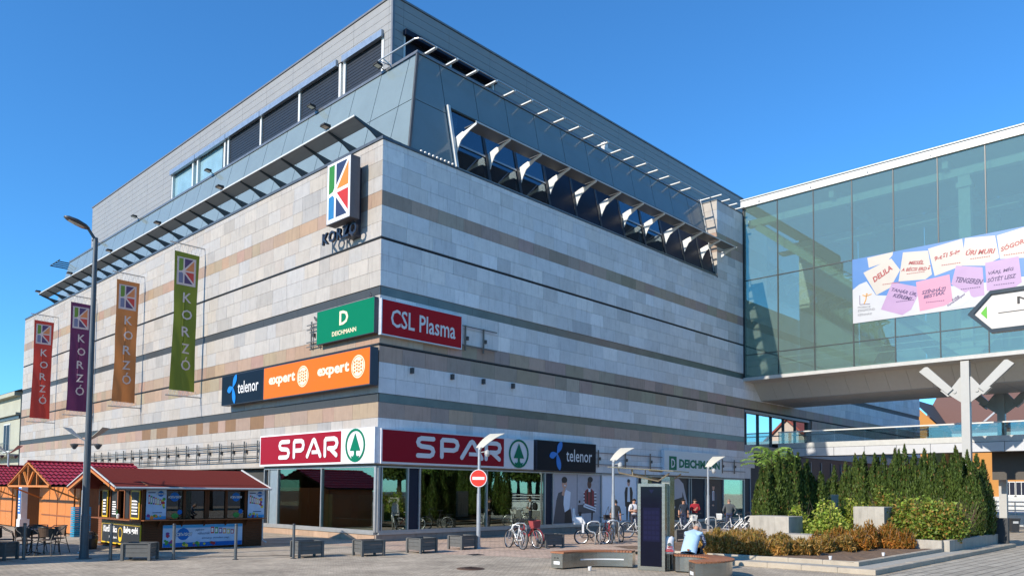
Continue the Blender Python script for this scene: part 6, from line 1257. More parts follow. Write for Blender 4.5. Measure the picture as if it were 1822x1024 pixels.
# ================================================================ people
SKIN = (0.45, 0.24, 0.16)
def person(loc, rz, label, joints, cols, hairc, hair='short', z0=0.0):
    # joints: local positions (x right, y forward, z up); cols: part -> colour
    t = thing('person', label, 'person', (*loc, z0), rz)
    J = joints; keys = ['pelvis', 'waist', 'chest', 'neck', 'head0', 'head1']
    V = []; R = []; E = []; mt = []; idx = {}
    def addv(k, p, r): idx[k] = len(V); V.append(p); R.append(r)
    def bone(a, b_, part): E.append((idx[a], idx[b_])); mt.append(part)
    sz = {'pelvis': (.15, .115), 'waist': (.13, .10), 'chest': (.165, .115), 'neck': (.055, .055), 'head0': (.075, .085), 'head1': (.075, .09)}
    w_ = J.get('width', 1.0)
    for k in keys: addv(k, J[k], tuple(q*(w_ if k in ('pelvis', 'waist', 'chest') else 1) for q in sz[k]))
    bone('pelvis', 'waist', 'top'); bone('waist', 'chest', 'top'); bone('chest', 'neck', 'top'); bone('neck', 'head0', 'skin'); bone('head0', 'head1', 'skin')
    for s_ in ('l', 'r'):
        for k, r in (('sh', .068), ('el', .047), ('wr', .033), ('ha', .038)): addv(k+s_, J[k+s_], (r, r if k != 'ha' else .02))
        bone('chest', 'sh'+s_, 'top'); bone('sh'+s_, 'el'+s_, 'sleeve'); bone('el'+s_, 'wr'+s_, 'fore'); bone('wr'+s_, 'ha'+s_, 'skin')
        for k, r in (('hi', .095), ('kn', .062), ('an', .042), ('to', .038)): addv(k+s_, J[k+s_], (r, r))
        bone('pelvis', 'hi'+s_, 'legs'); bone('hi'+s_, 'kn'+s_, 'legs'); bone('kn'+s_, 'an'+s_, 'legs'); bone('an'+s_, 'to'+s_, 'shoe')
    me = bpy.data.meshes.new('body'); me.from_pydata(V, E, []); o = bpy.data.objects.new('body', me); COL.objects.link(o)
    sk = o.modifiers.new('skin', 'SKIN'); sk.use_smooth_shade = True
    for i, r in enumerate(R): me.skin_vertices[0].data[i].radius = r; me.skin_vertices[0].data[i].use_root = (i == 0)
    ss = o.modifiers.new('sub', 'SUBSURF'); ss.levels = 2; ss.render_levels = 2
    dg = bpy.context.evaluated_depsgraph_get(); m2 = bpy.data.meshes.new_from_object(o.evaluated_get(dg)); bpy.data.objects.remove(o); bpy.data.meshes.remove(me)
    parts = ['top', 'sleeve', 'fore', 'legs', 'shoe', 'skin']; m2.materials.clear()
    for p_ in parts:
        c = cols.get(p_, SKIN)
        m2.materials.append(c if isinstance(c, bpy.types.Material) else M('cloth_%02x%02x%02x' % tuple(int(255*q) for q in c), c, rough=0.8 if p_ != 'skin' else 0.5, var=0.12, scale=6, bump=0.15))
    A = [Vector(V[e[0]]) for e in E]; B = [Vector(V[e[1]]) for e in E]
    for pl in m2.polygons:
        c = pl.center; best = 1e9; bp_ = 0
        for i in range(len(E)):
            d = B[i]-A[i]; tt = max(0, min(1, (c-A[i]).dot(d)/max(1e-9, d.length_squared))); ds = (c-A[i]-d*tt).length
            if mt[i] == 'legs' and E[i][0] == 0: ds -= 0.0
            if ds < best: best = ds; bp_ = parts.index(mt[i])
        if parts[bp_] == 'top' and c.z < J['pelvis'][2]+0.02 and J.get('stand', True): bp_ = parts.index('legs')
        pl.material_index = bp_; pl.use_smooth = True
    m2.name = 'body'; link('body', m2, t)
    # fingers, face and hair
    f = MB()
    for s_ in ('l', 'r'):
        w0, h0 = Vector(J['wr'+s_]), Vector(J['ha'+s_]); d = (h0-w0).normalized(); sd = d.cross(Vector((0, 1, 0))); sd = sd.normalized() if sd.length > .1 else Vector((1, 0, 0)); pn = d.cross(sd)
        for i, (o_, L_) in enumerate(((-.028, .062), (-.010, .074), (.009, .070), (.026, .056))):
            p0 = h0+sd*o_-d*.01; f.tube([p0, p0+d*L_*.5+pn*.006, p0+d*L_*.9+pn*.022], [.0095, .009, .006], 5)
        p0 = w0+d*.03+sd*.03; f.tube([p0, p0+d*.03+sd*.028, p0+d*.06+sd*.03+pn*.012], [.011, .01, .007], 5)
    f.build('fingers', M('skin_tone', SKIN, rough=0.5, var=0.08), t)
    hc_ = (Vector(J['head0'])+Vector(J['head1']))/2; ax = (Vector(J['head1'])-Vector(J['head0'])).normalized(); fw = Vector(J.get('face', (0, 1, 0))).normalized(); fw = (fw-ax*fw.dot(ax)).normalized(); rt = fw.cross(ax)
    b = MB(); b.tube([hc_+fw*.085+ax*.015, hc_+fw*.115-ax*.02, hc_+fw*.09-ax*.03], [.008, .016, .012], 6)
    for s_ in (-1, 1): b.tube([hc_+rt*s_*.078-ax*.02, hc_+rt*s_*.092+ax*.0, hc_+rt*s_*.08+ax*.025], [.008, .016, .008], 6)
    b.build('nose_and_ears', M('skin_tone'), t)
    b = MB()
    for s_ in (-1, 1): b.ball(hc_+fw*.088+rt*s_*.034+ax*.012, .011, n=6, k=4)
    b.tube([hc_+fw*.088-rt*.026-ax*.055, hc_+fw*.094-ax*.058, hc_+fw*.088+rt*.026-ax*.055], .006, 5); b.build('eyes_and_mouth', M('face_dark', (0.06, 0.02, 0.02), rough=0.4), t)
    b = MB(); vs = []; n = 14; lim = {'short': .45, 'bald': .62, 'bun': .40}.get(hair, .4)
    for j in range(6):
        th = (0.0 if j else 0.001)+math.pi*0.62*j/5
        for a in range(n):
            an = 2*math.pi*a/n; frontness = math.cos(an); tt = min(th, math.pi*(0.62-0.32*max(0, frontness))); 
            k_ = 0.102 if hair != 'bald' else 0.094
            vs.append(hc_+ax*.022+(ax*math.cos(tt)*1.06+(fw*math.cos(an)+rt*math.sin(an)*0.9)*math.sin(tt))*k_)
    b.add(vs, [(j*n+a, j*n+(a+1) % n, (j+1)*n+(a+1) % n, (j+1)*n+a) for j in range(5) for a in range(n)])
    if hair == 'bun': b.ball(hc_-fw*.09+ax*.10, .055, n=8, k=6)
    if hair == 'long': b.tube([hc_-fw*.06+ax*.03, hc_-fw*.085-ax*.10, hc_-fw*.07-ax*.2], [.08, .085, .05], 10)
    b.build('hair', M('hair_%d' % int(hairc[0]*1000), hairc, rough=0.6, var=0.3, scale=30), t, True)
    return t
def standing(h=1.70, arms='down', width=1.0, face=(0, 1, 0), stride=0.0):
    k = h/1.72; J = {'pelvis': (0, 0, .95), 'waist': (0, .01, 1.10), 'chest': (0, 0, 1.32), 'neck': (0, 0.01, 1.47), 'head0': (0, .03, 1.555), 'head1': (0, .03, 1.635), 'width': width, 'face': face}
    for s_, sg in (('l', -1), ('r', 1)):
        J['sh'+s_] = (sg*.17*width, 0, 1.39); J['hi'+s_] = (sg*.09, 0, .88); J['kn'+s_] = (sg*.10, .02+stride*sg, .49); J['an'+s_] = (sg*.11, -.02+stride*1.6*sg, .075); J['to'+s_] = (sg*.12, .14+stride*1.6*sg, .035)
        if arms == 'down': J['el'+s_] = (sg*.24*width, -.03, 1.12); J['wr'+s_] = (sg*.25*width, .03, .88); J['ha'+s_] = (sg*.245*width, .05, .80)
        elif arms == 'folded': J['el'+s_] = (sg*.25, .04, 1.13); J['wr'+s_] = (sg*.03, .20, 1.14+.03*sg); J['ha'+s_] = (-sg*.05, .20, 1.16+.03*sg)
        elif arms == 'pocket': J['el'+s_] = (sg*.27*width, -.08, 1.13); J['wr'+s_] = (sg*.19*width, .08, .96); J['ha'+s_] = (sg*.14*width, .12, .93)
    return {kk: (tuple(q*k for q in v) if kk not in ('width', 'face') else v) for kk, v in J.items()}
# facing: rz = 0 looks along +Y
person((10.17, -4.0), -0.9, 'woman in a black top with dark pinned hair, seen from behind at the bicycles', standing(1.66, 'down', 0.92), {'top': (0.015, 0.015, 0.017), 'sleeve': (0.015, 0.015, 0.017), 'legs': (0.03, 0.03, 0.04), 'shoe': (0.05, 0.05, 0.05)}, (0.02, 0.015, 0.012), 'bun')
hb = thing('shoulder_bag', 'black shoulder bag hanging beside the woman in the black top', 'bag', (9.86, -3.80, 0.78))
b = MB(); b.prism(Fr((0, 0.05, 0), (1, 0, 0)), [(-0.17, 0), (0.17, 0), (0.20, 0.22), (-0.2, 0.22)], -0.05, 0.05); b.build('bag_body', m_black, hb); b = MB(); b.tube([(-0.15, 0.03, 0.22), (0.05, 0.0, 0.6), (0.15, 0.03, 0.22)], 0.012, 5); b.build('strap', m_black, hb)
person((12.6, -3.3), 2.5, 'man in a white t shirt with dark backpack straps beside the information screen', standing(1.72, 'folded'), {'top': (0.62, 0.62, 0.64), 'sleeve': (0.62, 0.62, 0.64), 'legs': (0.03, 0.035, 0.06), 'shoe': (0.2, 0.2, 0.2)}, (0.025, 0.016, 0.012))
bk = thing('backpack', 'dark backpack worn by the man in the white t shirt', 'backpack', (12.6, -3.3, 0), 2.5)
b = MB()
for s_ in (-1, 1): b.tube([(s_*0.11, -0.14, 1.40), (s_*0.115, 0.0, 1.49), (s_*0.12, 0.135, 1.38), (s_*0.14, 0.10, 1.10), (s_*0.14, -0.12, 1.06)], 0.018, 5)
b.build('strap', m_black, bk); b = MB(); b.tube([(0, -0.24, 1.02), (0, -0.25, 1.1), (0, -0.24, 1.3), (0, -0.20, 1.42)], [0.10, 0.15, 0.15, 0.08], 10); b.build('pack', m_black, bk, True)
person((17.7, -2.9), 2.3, 'woman in dark blue clothes standing before the shop window', standing(1.68, 'down', 1.0), {'top': (0.012, 0.02, 0.035), 'sleeve': (0.012, 0.02, 0.035), 'legs': (0.015, 0.025, 0.06), 'shoe': (0.03, 0.03, 0.03)}, (0.02, 0.014, 0.012), 'long')
person((18.6, -3.05), 2.3, 'person in a bright red jacket standing before the shop window', standing(1.70, 'folded', 1.12), {'top': (0.30, 0.01, 0.02), 'sleeve': (0.30, 0.01, 0.02), 'fore': (0.30, 0.01, 0.02), 'legs': (0.02, 0.02, 0.025), 'shoe': (0.03, 0.03, 0.03)}, (0.04, 0.025, 0.02))
person((18.5, -5.1), -0.8, 'stocky bald man in a dark grey jacket and jeans seen from behind', standing(1.72, 'pocket', 1.25), {'top': (0.075, 0.085, 0.09), 'sleeve': (0.075, 0.085, 0.09), 'fore': (0.075, 0.085, 0.09), 'legs': (0.03, 0.045, 0.10), 'shoe': (0.03, 0.03, 0.03)}, (0.20, 0.13, 0.10), 'bald')
# seated man, facing +X, leaning forward (local y forward)
def plaid():
    m = M('plaid_cloth', (0.3, 0.35, 0.5), rough=0.85); n = m.node_tree.nodes; L = m.node_tree.links; pb = n['Principled BSDF']; tc = n.new('ShaderNodeTexCoord'); ch = []
    for ax, sc in (('X', 7), ('Z', 7), ('Y', 7)):
        wv = n.new('ShaderNodeTexWave'); wv.bands_direction = ax; wv.inputs['Scale'].default_value = sc; L.new(tc.outputs['Object'], wv.inputs[0]); ch.append(wv)
    a = n.new('ShaderNodeMath'); a.operation = 'MULTIPLY'; L.new(ch[1].outputs['Fac'], a.inputs[0]); b_ = n.new('ShaderNodeMath'); b_.operation = 'MAXIMUM'; L.new(ch[0].outputs['Fac'], b_.inputs[0]); L.new(ch[2].outputs['Fac'], b_.inputs[1]); L.new(b_.outputs[0], a.inputs[1])
    cr_ = n.new('ShaderNodeValToRGB'); cr_.color_ramp.elements[0].color = (0.015, 0.02, 0.06, 1); cr_.color_ramp.elements[1].color = (0.45, 0.5, 0.65, 1); cr_.color_ramp.elements[1].position = 0.8; L.new(a.outputs[0], cr_.inputs[0]); L.new(cr_.outputs[0], pb.inputs['Base Color']); return m
PLD = plaid(); DEN = M('pale_denim', (0.36, 0.52, 0.66), rough=0.85, var=0.15, scale=7, bump=0.2)
Js = {'pelvis': (0, 0.0, .12), 'waist': (0, .08, .28), 'chest': (0.0, .31, .47), 'neck': (0, .44, .57), 'head0': (0.01, .53, .625), 'head1': (0.02, .59, .685), 'width': 1.1, 'face': (0.1, 1, -0.35), 'stand': False,
      'shl': (-.2, .33, .51), 'shr': (.2, .35, .51), 'ell': (-.27, .46, .28), 'elr': (.26, .44, .26), 'wrl': (-.12, .60, .20), 'wrr': (.17, .55, .14), 'hal': (-.06, .66, .19), 'har': (.10, .62, .13),
      'hil': (-.10, .08, .09), 'hir': (.10, .08, .09), 'knl': (-.16, .48, .09), 'knr': (.16, .48, .07), 'anl': (-.15, .46, -.34), 'anr': (.16, .50, -.34), 'tol': (-.15, .60, -.405), 'tor': (.17, .64, -.405)}
mn = person((-0.62, -14.22), -1.35, 'man seated hunched on the horseshoe bench in a pale denim waistcoat and plaid shirt', Js, {'top': DEN, 'sleeve': PLD, 'fore': PLD, 'legs': (0.03, 0.035, 0.05), 'shoe': (0.04, 0.03, 0.025)}, (0.30, 0.27, 0.24), 'bald', z0=0.445)
b = MB(); vs = []
for j, (y, z, rx, ry) in enumerate(((-.10, .02, .205, .14), (-.02, .13, .205, .15), (.09, .27, .20, .155), (.23, .41, .205, .145), (.34, .50, .16, .11), (.42, .55, .08, .075))):
    for a in range(16): an = 2*math.pi*a/16; vs.append((rx*math.cos(an), y+ry*math.sin(an)*0.85, z+ry*math.sin(an)*-0.5))
b.add(vs, [(j*16+i, j*16+(i+1) % 16, (j+1)*16+(i+1) % 16, (j+1)*16+i) for j in range(5) for i in range(16)]); b.box(0.02, 0.08, -0.255, -0.235, 0.10, 0.15, 1); o_ = b.build('waistcoat', [DEN, M('leather_patch', (0.30, 0.10, 0.03))], mn, True)
# ================================================================ planted island
M_CON = M('concrete', (0.38, 0.345, 0.29), rough=0.85, var=0.18, scale=2.5, bump=0.25, streak=0.3); M_KRB = M('kerb_stone', (0.40, 0.34, 0.26), rough=0.85, var=0.16, scale=3, bump=0.2)
isl = thing('planted_island', 'large stepped planting bed with kerbs in front of the shopping centre', 'planting bed', (2.2, -17.8, 0)); IO = Vector((2.2, -17.8, 0))
def ip(mb, nm, mt): o = mb.build(nm, mt, isl); o.location = -IO; return o
def kerb(path, wd, z0, z1, L_):
    for (p_, q_) in zip(path[:-1], path[1:]):
        P_, Q_ = Vector((*p_, 0)), Vector((*q_, 0)); d = (Q_-P_); n_ = int(d.length/L_)+1; d.normalize(); s_ = Vector((-d.y, d.x, 0))*wd; step = (Q_-P_).length/n_
        for i in range(n_):
            a, c = P_+d*(step*i+0.004), P_+d*(step*(i+1)-0.004); b = MB(); hz = z1+rs.uniform(-.004, .004); e_ = 0.015
            b.add([a+Vector((0, 0, z0)), c+Vector((0, 0, z0)), c+s_+Vector((0, 0, z0)), a+s_+Vector((0, 0, z0)), a+Vector((0, 0, hz-e_)), c+Vector((0, 0, hz-e_)), c+s_+Vector((0, 0, hz-e_)), a+s_+Vector((0, 0, hz-e_)),
                   a+s_*.08+d*e_+Vector((0, 0, hz)), c+s_*.08-d*e_+Vector((0, 0, hz)), c+s_*.92-d*e_+Vector((0, 0, hz)), a+s_*.92+d*e_+Vector((0, 0, hz))],
                  [(0, 1, 5, 4), (1, 2, 6, 5), (2, 3, 7, 6), (3, 0, 4, 7), (4, 5, 9, 8), (5, 6, 10, 9), (6, 7, 11, 10), (7, 4, 8, 11), (8, 9, 10, 11)]); ip(b, 'kerb_stone', M_KRB)
kerb([(1.70, -11.4), (2.17, -17.82), (17.9, -17.82)], 0.22, 0, 0.135, 1.0)
kerb([(2.42, -11.6), (3.0, -17.12), (10.7, -17.10)], 0.16, 0.10, 0.235, 1.0)
b = MB(); b.add([(1.8, -11.4, 0.118), (2.3, -17.7, 0.118), (17.9, -17.7, 0.118), (18.4, -9.2, 0.118), (8, -9.0, 0.118)], [(0, 1, 2, 3, 4)]); ip(b, 'terrace_paving', M('terrace', (0.36, 0.34, 0.29), rough=0.9, var=0.15, scale=5, bump=0.2))
b = MB(); rg = random.Random(2); nx, ny = 40, 26; vs = []
for j in range(ny+1):
    for i in range(nx+1):
        x = 2.62+0.42*(1-j/ny)*0+15.2*i/nx+0.35*(1-j/ny); y = -17.0+7.6*j/ny; vs.append((x, y, 0.17+rg.uniform(0, 0.05)+0.03*math.sin(i*0.7+j)))
b.add(vs, [(j*(nx+1)+i, j*(nx+1)+i+1, (j+1)*(nx+1)+i+1, (j+1)*(nx+1)+i) for j in range(ny) for i in range(nx)]); tag(ip(b, 'soil', M_SOIL), kind='stuff')
b = MB(); b.box(10.72, 10.92, -17.06, -13.4, 0.1, 0.49); b.box(10.92, 17.75, -17.25, -17.06, 0.1, 0.495); ip(b, 'bed_wall', M_CON)
b = MB(); b.box(10.92, 17.7, -17.06, -12.8, 0.15, 0.42); ip(b, 'raised_soil', M_SOIL)
bw = tag(MB().box(17.72, 17.95, -17.60, -12.9, 0.0, 1.13).build('dark_wall', M('dark_render', (0.03, 0.032, 0.036), rough=0.6)), 'low dark grey wall closing the right end of the planted bed', 'wall')
def block(x0, x1, y0, y1, z0, z1, label):
    t = thing('concrete_block', label, 'concrete block', ((x0+x1)/2, (y0+y1)/2, z0), 0, 'cast concrete blocks in the planted bed'); b = MB(); e_ = 0.012; hx, hy, hz = (x1-x0)/2, (y1-y0)/2, z1-z0
    v = [(sx*(hx-a), sy*(hy-a), z) for z, a in ((0, 0), (hz-e_, 0), (hz, e_)) for sx, sy in ((-1, -1), (1, -1), (1, 1), (-1, 1))]
    b.add(v, [(k*4+i, k*4+(i+1) % 4, k*4+4+(i+1) % 4, k*4+4+i) for k in (0, 1) for i in range(4)]+[(8, 9, 10, 11)]); b.build('block', M_CON, t)
block(7.95, 9.1, -13.0, -11.55, 0.15, 1.22, 'pale concrete block below the dense dark hedge clump, lit on its left')
block(11.9, 13.1, -14.85, -13.75, 0.4, 1.56, 'tall concrete block between the green shrubs, right of the sapling')
block(14.4, 15.3, -11.9, -11.1, 0.4, 2.0, 'small pale block half hidden in leaves at the back of the bed')
block(7.2, 8.1, -14.25, -12.9, 0.15, 0.66, 'flat concrete slab just above the brown shrubs')
# ---------------------------------------------------------------- foliage
def folmat(name, trans=0.3):
    m = bpy.data.materials.new(name); m.use_nodes = True; n = m.node_tree.nodes; L = m.node_tree.links; pb = n['Principled BSDF']; pb.inputs['Roughness'].default_value = 0.55; pb.inputs['Specular IOR Level'].default_value = 0.35
    a = n.new('ShaderNodeAttribute'); a.attribute_name = 'tint'; L.new(a.outputs['Color'], pb.inputs['Base Color']); tl_ = n.new('ShaderNodeBsdfTranslucent'); L.new(a.outputs['Color'], tl_.inputs[0]); mx = n.new('ShaderNodeMixShader'); mx.inputs[0].default_value = trans
    L.new(pb.outputs[0], mx.inputs[1]); L.new(tl_.outputs[0], mx.inputs[2]); L.new(mx.outputs[0], n['Material Output'].inputs[0]); return m
M_LEAF = folmat('leaf', 0.36); M_CON_ = folmat('conifer_spray', 0.15); M_BARK = M('bark', (0.07, 0.05, 0.035), rough=0.9, var=0.3, scale=20)
RG = np.random.default_rng(4)
def unit(a): return a/np.maximum(1e-9, np.linalg.norm(a, axis=-1, keepdims=True))
def perp(D):
    r = unit(RG.normal(size=D.shape)); return unit(np.cross(D, r))
def thuja_mesh(H, R, seed):
    rr = np.random.default_rng(seed); C = []; D = []; T = []; Sd = []
    for s in range(9):
        if s == 0: ox, oy, h, r = 0, 0, H, R*0.62
        else: a = 2*math.pi*s/8+rr.uniform(-.3, .3); q = R*rr.uniform(.35, .62); ox, oy, h, r = q*math.cos(a), q*math.sin(a), H*rr.uniform(.55, .97), R*rr.uniform(.36, .5)
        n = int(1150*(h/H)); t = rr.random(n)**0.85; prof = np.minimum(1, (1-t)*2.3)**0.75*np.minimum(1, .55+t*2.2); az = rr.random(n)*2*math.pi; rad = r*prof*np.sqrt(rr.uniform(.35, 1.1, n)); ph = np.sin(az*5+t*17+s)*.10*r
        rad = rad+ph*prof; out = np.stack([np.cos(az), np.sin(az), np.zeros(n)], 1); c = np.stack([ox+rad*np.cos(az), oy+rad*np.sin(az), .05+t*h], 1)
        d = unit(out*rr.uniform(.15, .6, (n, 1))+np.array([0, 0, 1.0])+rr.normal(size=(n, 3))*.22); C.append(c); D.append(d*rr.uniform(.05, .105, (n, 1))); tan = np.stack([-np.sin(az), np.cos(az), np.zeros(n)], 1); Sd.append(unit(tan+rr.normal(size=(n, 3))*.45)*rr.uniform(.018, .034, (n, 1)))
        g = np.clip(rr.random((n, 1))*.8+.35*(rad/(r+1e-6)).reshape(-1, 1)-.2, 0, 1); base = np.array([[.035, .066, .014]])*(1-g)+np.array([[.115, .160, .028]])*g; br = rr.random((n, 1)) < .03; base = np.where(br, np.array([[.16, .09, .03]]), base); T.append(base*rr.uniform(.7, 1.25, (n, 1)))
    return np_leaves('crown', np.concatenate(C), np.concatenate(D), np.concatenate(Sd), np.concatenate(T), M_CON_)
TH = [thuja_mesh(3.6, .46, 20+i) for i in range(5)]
b = MB(); b.tube([(0, 0, 0), (0.01, 0, 1.5), (0, 0, 3.0)], [.06, .045, .01], 7)
for i in range(8): a = i*2.4; b.tube([(0, 0, .3+.3*i), (.22*math.cos(a), .22*math.sin(a), .7+.3*i)], [.018, .006], 4)
TRK = b.mesh('trunk', M_BARK)
TH_R=[(18.24,-10.6,3.31),(18.09,-11.17,3.47),(17.6,-11.78,3.79),(17.3,-12.27,3.84),(17.4,-12.7,3.8),(17.2,-13.12,3.78),(17.16,-13.6,3.97),(17.3,-13.95,4.1),(17.1,-14.38,3.88),(17.25,-14.74,3.93),(17.08,-15.15,3.74),(16.95,-15.55,3.67),(16.95,-15.98,3.97),(16.87,-16.41,3.79),(16.61,-16.80,3.63),(16.95,-16.95,3.4),(15.75,-16.85,3.28),(16.2,-16.3,3.5)]
TH_L=[(11.65,-10.24,3.14),(11.17,-10.75,3.34),(11.26,-11.13,3.6),(11.53,-11.42,3.74),(12.17,-11.51,3.63),(12.93,-11.57,3.38),(12.44,-10.34,3.53),(13.47,-10.7,3.71),(10.75,-10.95,3.0),(13.2,-12.0,2.9)]
for grp, L_, lab in (('thujas of the right hedge row', TH_R, 'upright green thuja in the hedge row behind the shrubs, %s from its left end'), ('thujas of the left hedge clump', TH_L, 'upright green thuja in the dense clump under the sapling, %s from its left side')):
    lat = sorted(L_, key=lambda q_: (q_[0]+18.17)*0.692-(q_[1]+24.72)*0.722)
    for i, (x, y, zt) in enumerate(L_):
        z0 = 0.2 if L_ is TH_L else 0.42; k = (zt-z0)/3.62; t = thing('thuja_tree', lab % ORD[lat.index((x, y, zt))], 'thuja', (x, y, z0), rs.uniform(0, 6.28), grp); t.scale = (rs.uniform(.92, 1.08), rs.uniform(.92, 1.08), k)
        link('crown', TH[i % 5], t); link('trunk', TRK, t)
def bush_mesh(rx, ry, rz, n, cols, lw, ll, seed, up=0.2, shell=.55):
    rr = np.random.default_rng(seed); k = 14; cl = unit(rr.normal(size=(k, 3)))*rr.uniform(.35, .85, (k, 1)); cl[:, 2] = np.abs(cl[:, 2])*1.0; ck = rr.integers(0, k, n); off = unit(rr.normal(size=(n, 3)))*(rr.random((n, 1))**.45)*.46
    P = cl[ck]*.72+off; P[:, 2] = np.maximum(P[:, 2], -.05+rr.random(n)*.3); C = P*np.array([[rx, ry, rz]]); C[:, 2] += .04
    D = unit(off*1.2+rr.normal(size=(n, 3))*.7+np.array([[0, 0, up]])); S_ = perp(D); L_ = rr.uniform(.7, 1.25, (n, 1)); cols = np.array(cols); w_ = rr.dirichlet(np.ones(len(cols))*.35, n); T = (w_@cols)*rr.uniform(.7, 1.25, (n, 1)); ctone = rr.uniform(.75, 1.2, k)[ck][:, None]
    return C, D*ll*L_, S_*lw*L_, T*ctone
def bush(name, label, loc, rx, ry, rz, n, cols, lw, ll, seed, group=None, stems=7, cat='shrub', up=.2):
    t = thing(name, label, cat, loc, 0, group); C, D, S_, T = bush_mesh(rx, ry, rz, n, cols, lw, ll, seed, up); link('foliage', np_leaves('foliage', C, D, S_, T, M_LEAF), t)
    b = MB(); rr = random.Random(seed)
    for i in range(stems): a = rr.uniform(0, 6.28); q = rr.uniform(.4, .8); b.tube([(0.05*math.cos(a), 0.05*math.sin(a), 0), (rx*q*.5*math.cos(a), ry*q*.5*math.sin(a), rz*.5), (rx*q*math.cos(a), ry*q*math.sin(a), rz*rr.uniform(.7, 1.0))], [.014, .009, .004], 4)
    b.build('stems', M_BARK, t); return t
YG = [(.42, .46, .06), (.24, .36, .04), (.50, .46, .10), (.10, .18, .025)]; GO = [(.16, .28, .03), (.30, .40, .06), (.42, .20, .05), (.09, .16, .022)]
for i, (x, y, zt, wd, z0, c, l_) in enumerate([(9.34,-13.75,1.86,2.1,.2,YG,'bright yellow green broad leaved shrub beside the pale concrete block'),(10.28,-12.44,1.69,1.3,.2,YG,'yellowish shrub at the foot of the dense hedge clump'),(12.3,-16.35,2.2,2.7,.42,GO,'big leafy green shrub at the front corner of the raised bed'),(12.9,-15.3,2.15,1.9,.42,GO,'leafy shrub with orange tips behind the big front one'),
        (13.6,-16.7,1.92,1.6,.42,GO,'low green shrub by the raised bed wall, right of the big front one'),(14.63,-13.9,2.35,2.0,.42,GO,'leafy shrub in front of the hedge row, behind the tall concrete block'),(14.6,-12.74,2.17,1.6,.3,YG,'small bright shrub in front of the thin end of the hedge row'),(11.4,-13.2,1.85,1.2,.2,YG,'small yellow green shrub left of the tall concrete block'),(14.9,-15.6,2.2,1.6,.42,GO,'leafy shrub between the hedge row and the twiggy bush')]):
    bush('leafy_shrub', l_, (x, y, z0), wd*.52, wd*.5, (zt-z0)*0.98, int(2300*wd), c, .036, .062, 50+i, 'leafy shrubs in the planted bed')
t = thing('twiggy_bush', 'half bare twiggy bush at the right end of the raised bed', 'shrub', (13.9, -17.0, .42)); b = MB(); rr_ = random.Random(8)
for i in range(70):
    a = rr_.uniform(0, 6.28); q = rr_.uniform(.3, 1.0); h = rr_.uniform(.7, 1.5); b.tube([(.06*math.cos(a), .06*math.sin(a), 0), (.35*q*math.cos(a), .35*q*math.sin(a), h*.5), (.75*q*math.cos(a), .75*q*math.sin(a), h)], [.012, .007, .002], 3)
b.build('twigs', M('twig', (0.17, 0.10, 0.07), rough=0.9, var=0.3), t); C, D, S_, T = bush_mesh(.75, .7, 1.2, 900, [(.16, .10, .05), (.12, .12, .03)], .02, .035, 77); link('foliage', np_leaves('foliage', C, D, S_, T, M_LEAF), t)
BRC = [(.66, .34, .08), (.54, .23, .045), (.16, .17, .025), (.72, .45, .15)]; ORC = [(.58, .20, .03), (.46, .15, .025), (.15, .15, .025), (.66, .28, .05)]
def conifer_mesh(cols, seed):
    rr = np.random.default_rng(seed); n = 4200; C, D, S_, T = bush_mesh(.44, .44, .62, n, cols, .016, .068, seed, .9); top = np.clip(C[:, 2:3]/.62, 0, 1); T = T*(1-.45*top)+np.array([[.07, .10, .018]])*(.45*top)*rr.uniform(.3, 1.5, (n, 1)); return np_leaves('foliage', C, D, S_, T, M_LEAF)
CM = [conifer_mesh(BRC, 100+i) for i in range(3)]; OM = [conifer_mesh(ORC, 110+i) for i in range(3)]
b = MB()
for i in range(9): a = i*.7; b.tube([(0, 0, 0), (.22*math.cos(a), .22*math.sin(a), .2), (.36*math.cos(a), .36*math.sin(a), .5)], [.012, .008, .003], 4)
CST = b.mesh('stems', M('dry_twig', (0.24, 0.17, 0.11), rough=0.9))
BROWN=[(2.85,-12.91,.81),(3.2,-13.28,.88),(3.6,-13.52,.84),(3.55,-14.1,.8),(3.93,-14.45,.78),(4.49,-14.75,.74),(5.02,-15.0,.7),(4.93,-11.91,.88),(5.84,-12.14,.9),(5.48,-12.92,.83),(6.26,-14.9,.75),(7.03,-15.12,.77),(4.4,-13.3,.85),(5.3,-14.0,.75),(6.3,-13.3,.8),(3.4,-12.3,.85),(4.1,-12.5,.86),(6.6,-12.4,.9)]
ORANGE=[(8.33,-14.6,.88),(8.99,-14.9,.95),(9.7,-15.1,1.03),(10.2,-15.5,1.0),(10.4,-16.0,.85),(7.73,-14.5,.77),(7.85,-15.39,.82),(7.1,-14.4,.8)]
for L_, MM, nm, lab, grp in ((BROWN, CM, 'dying_conifer', 'low tan and brown dying conifer along the front kerb, %s from the left', 'browned low conifers'), (ORANGE, OM, 'orange_conifer', 'low orange brown conifer between front kerb and concrete blocks, %s from the left', 'orange low conifers')):
    lat = sorted(L_, key=lambda q_: ((q_[0]+18.17)*0.692-(q_[1]+24.72)*0.722)/((q_[0]+18.17)*0.722+(q_[1]+24.72)*0.692))
    for i, (x, y, zt) in enumerate(L_):
        t = thing(nm, lab % ORD[lat.index((x, y, zt))], 'shrub', (x, y, .19), rs.uniform(0, 6.28), grp); k = (zt-.19)/.62; t.scale = (rs.uniform(.95, 1.15), rs.uniform(.95, 1.15), k*1.05); link('foliage', MM[i % 3], t); link('stems', CST, t)
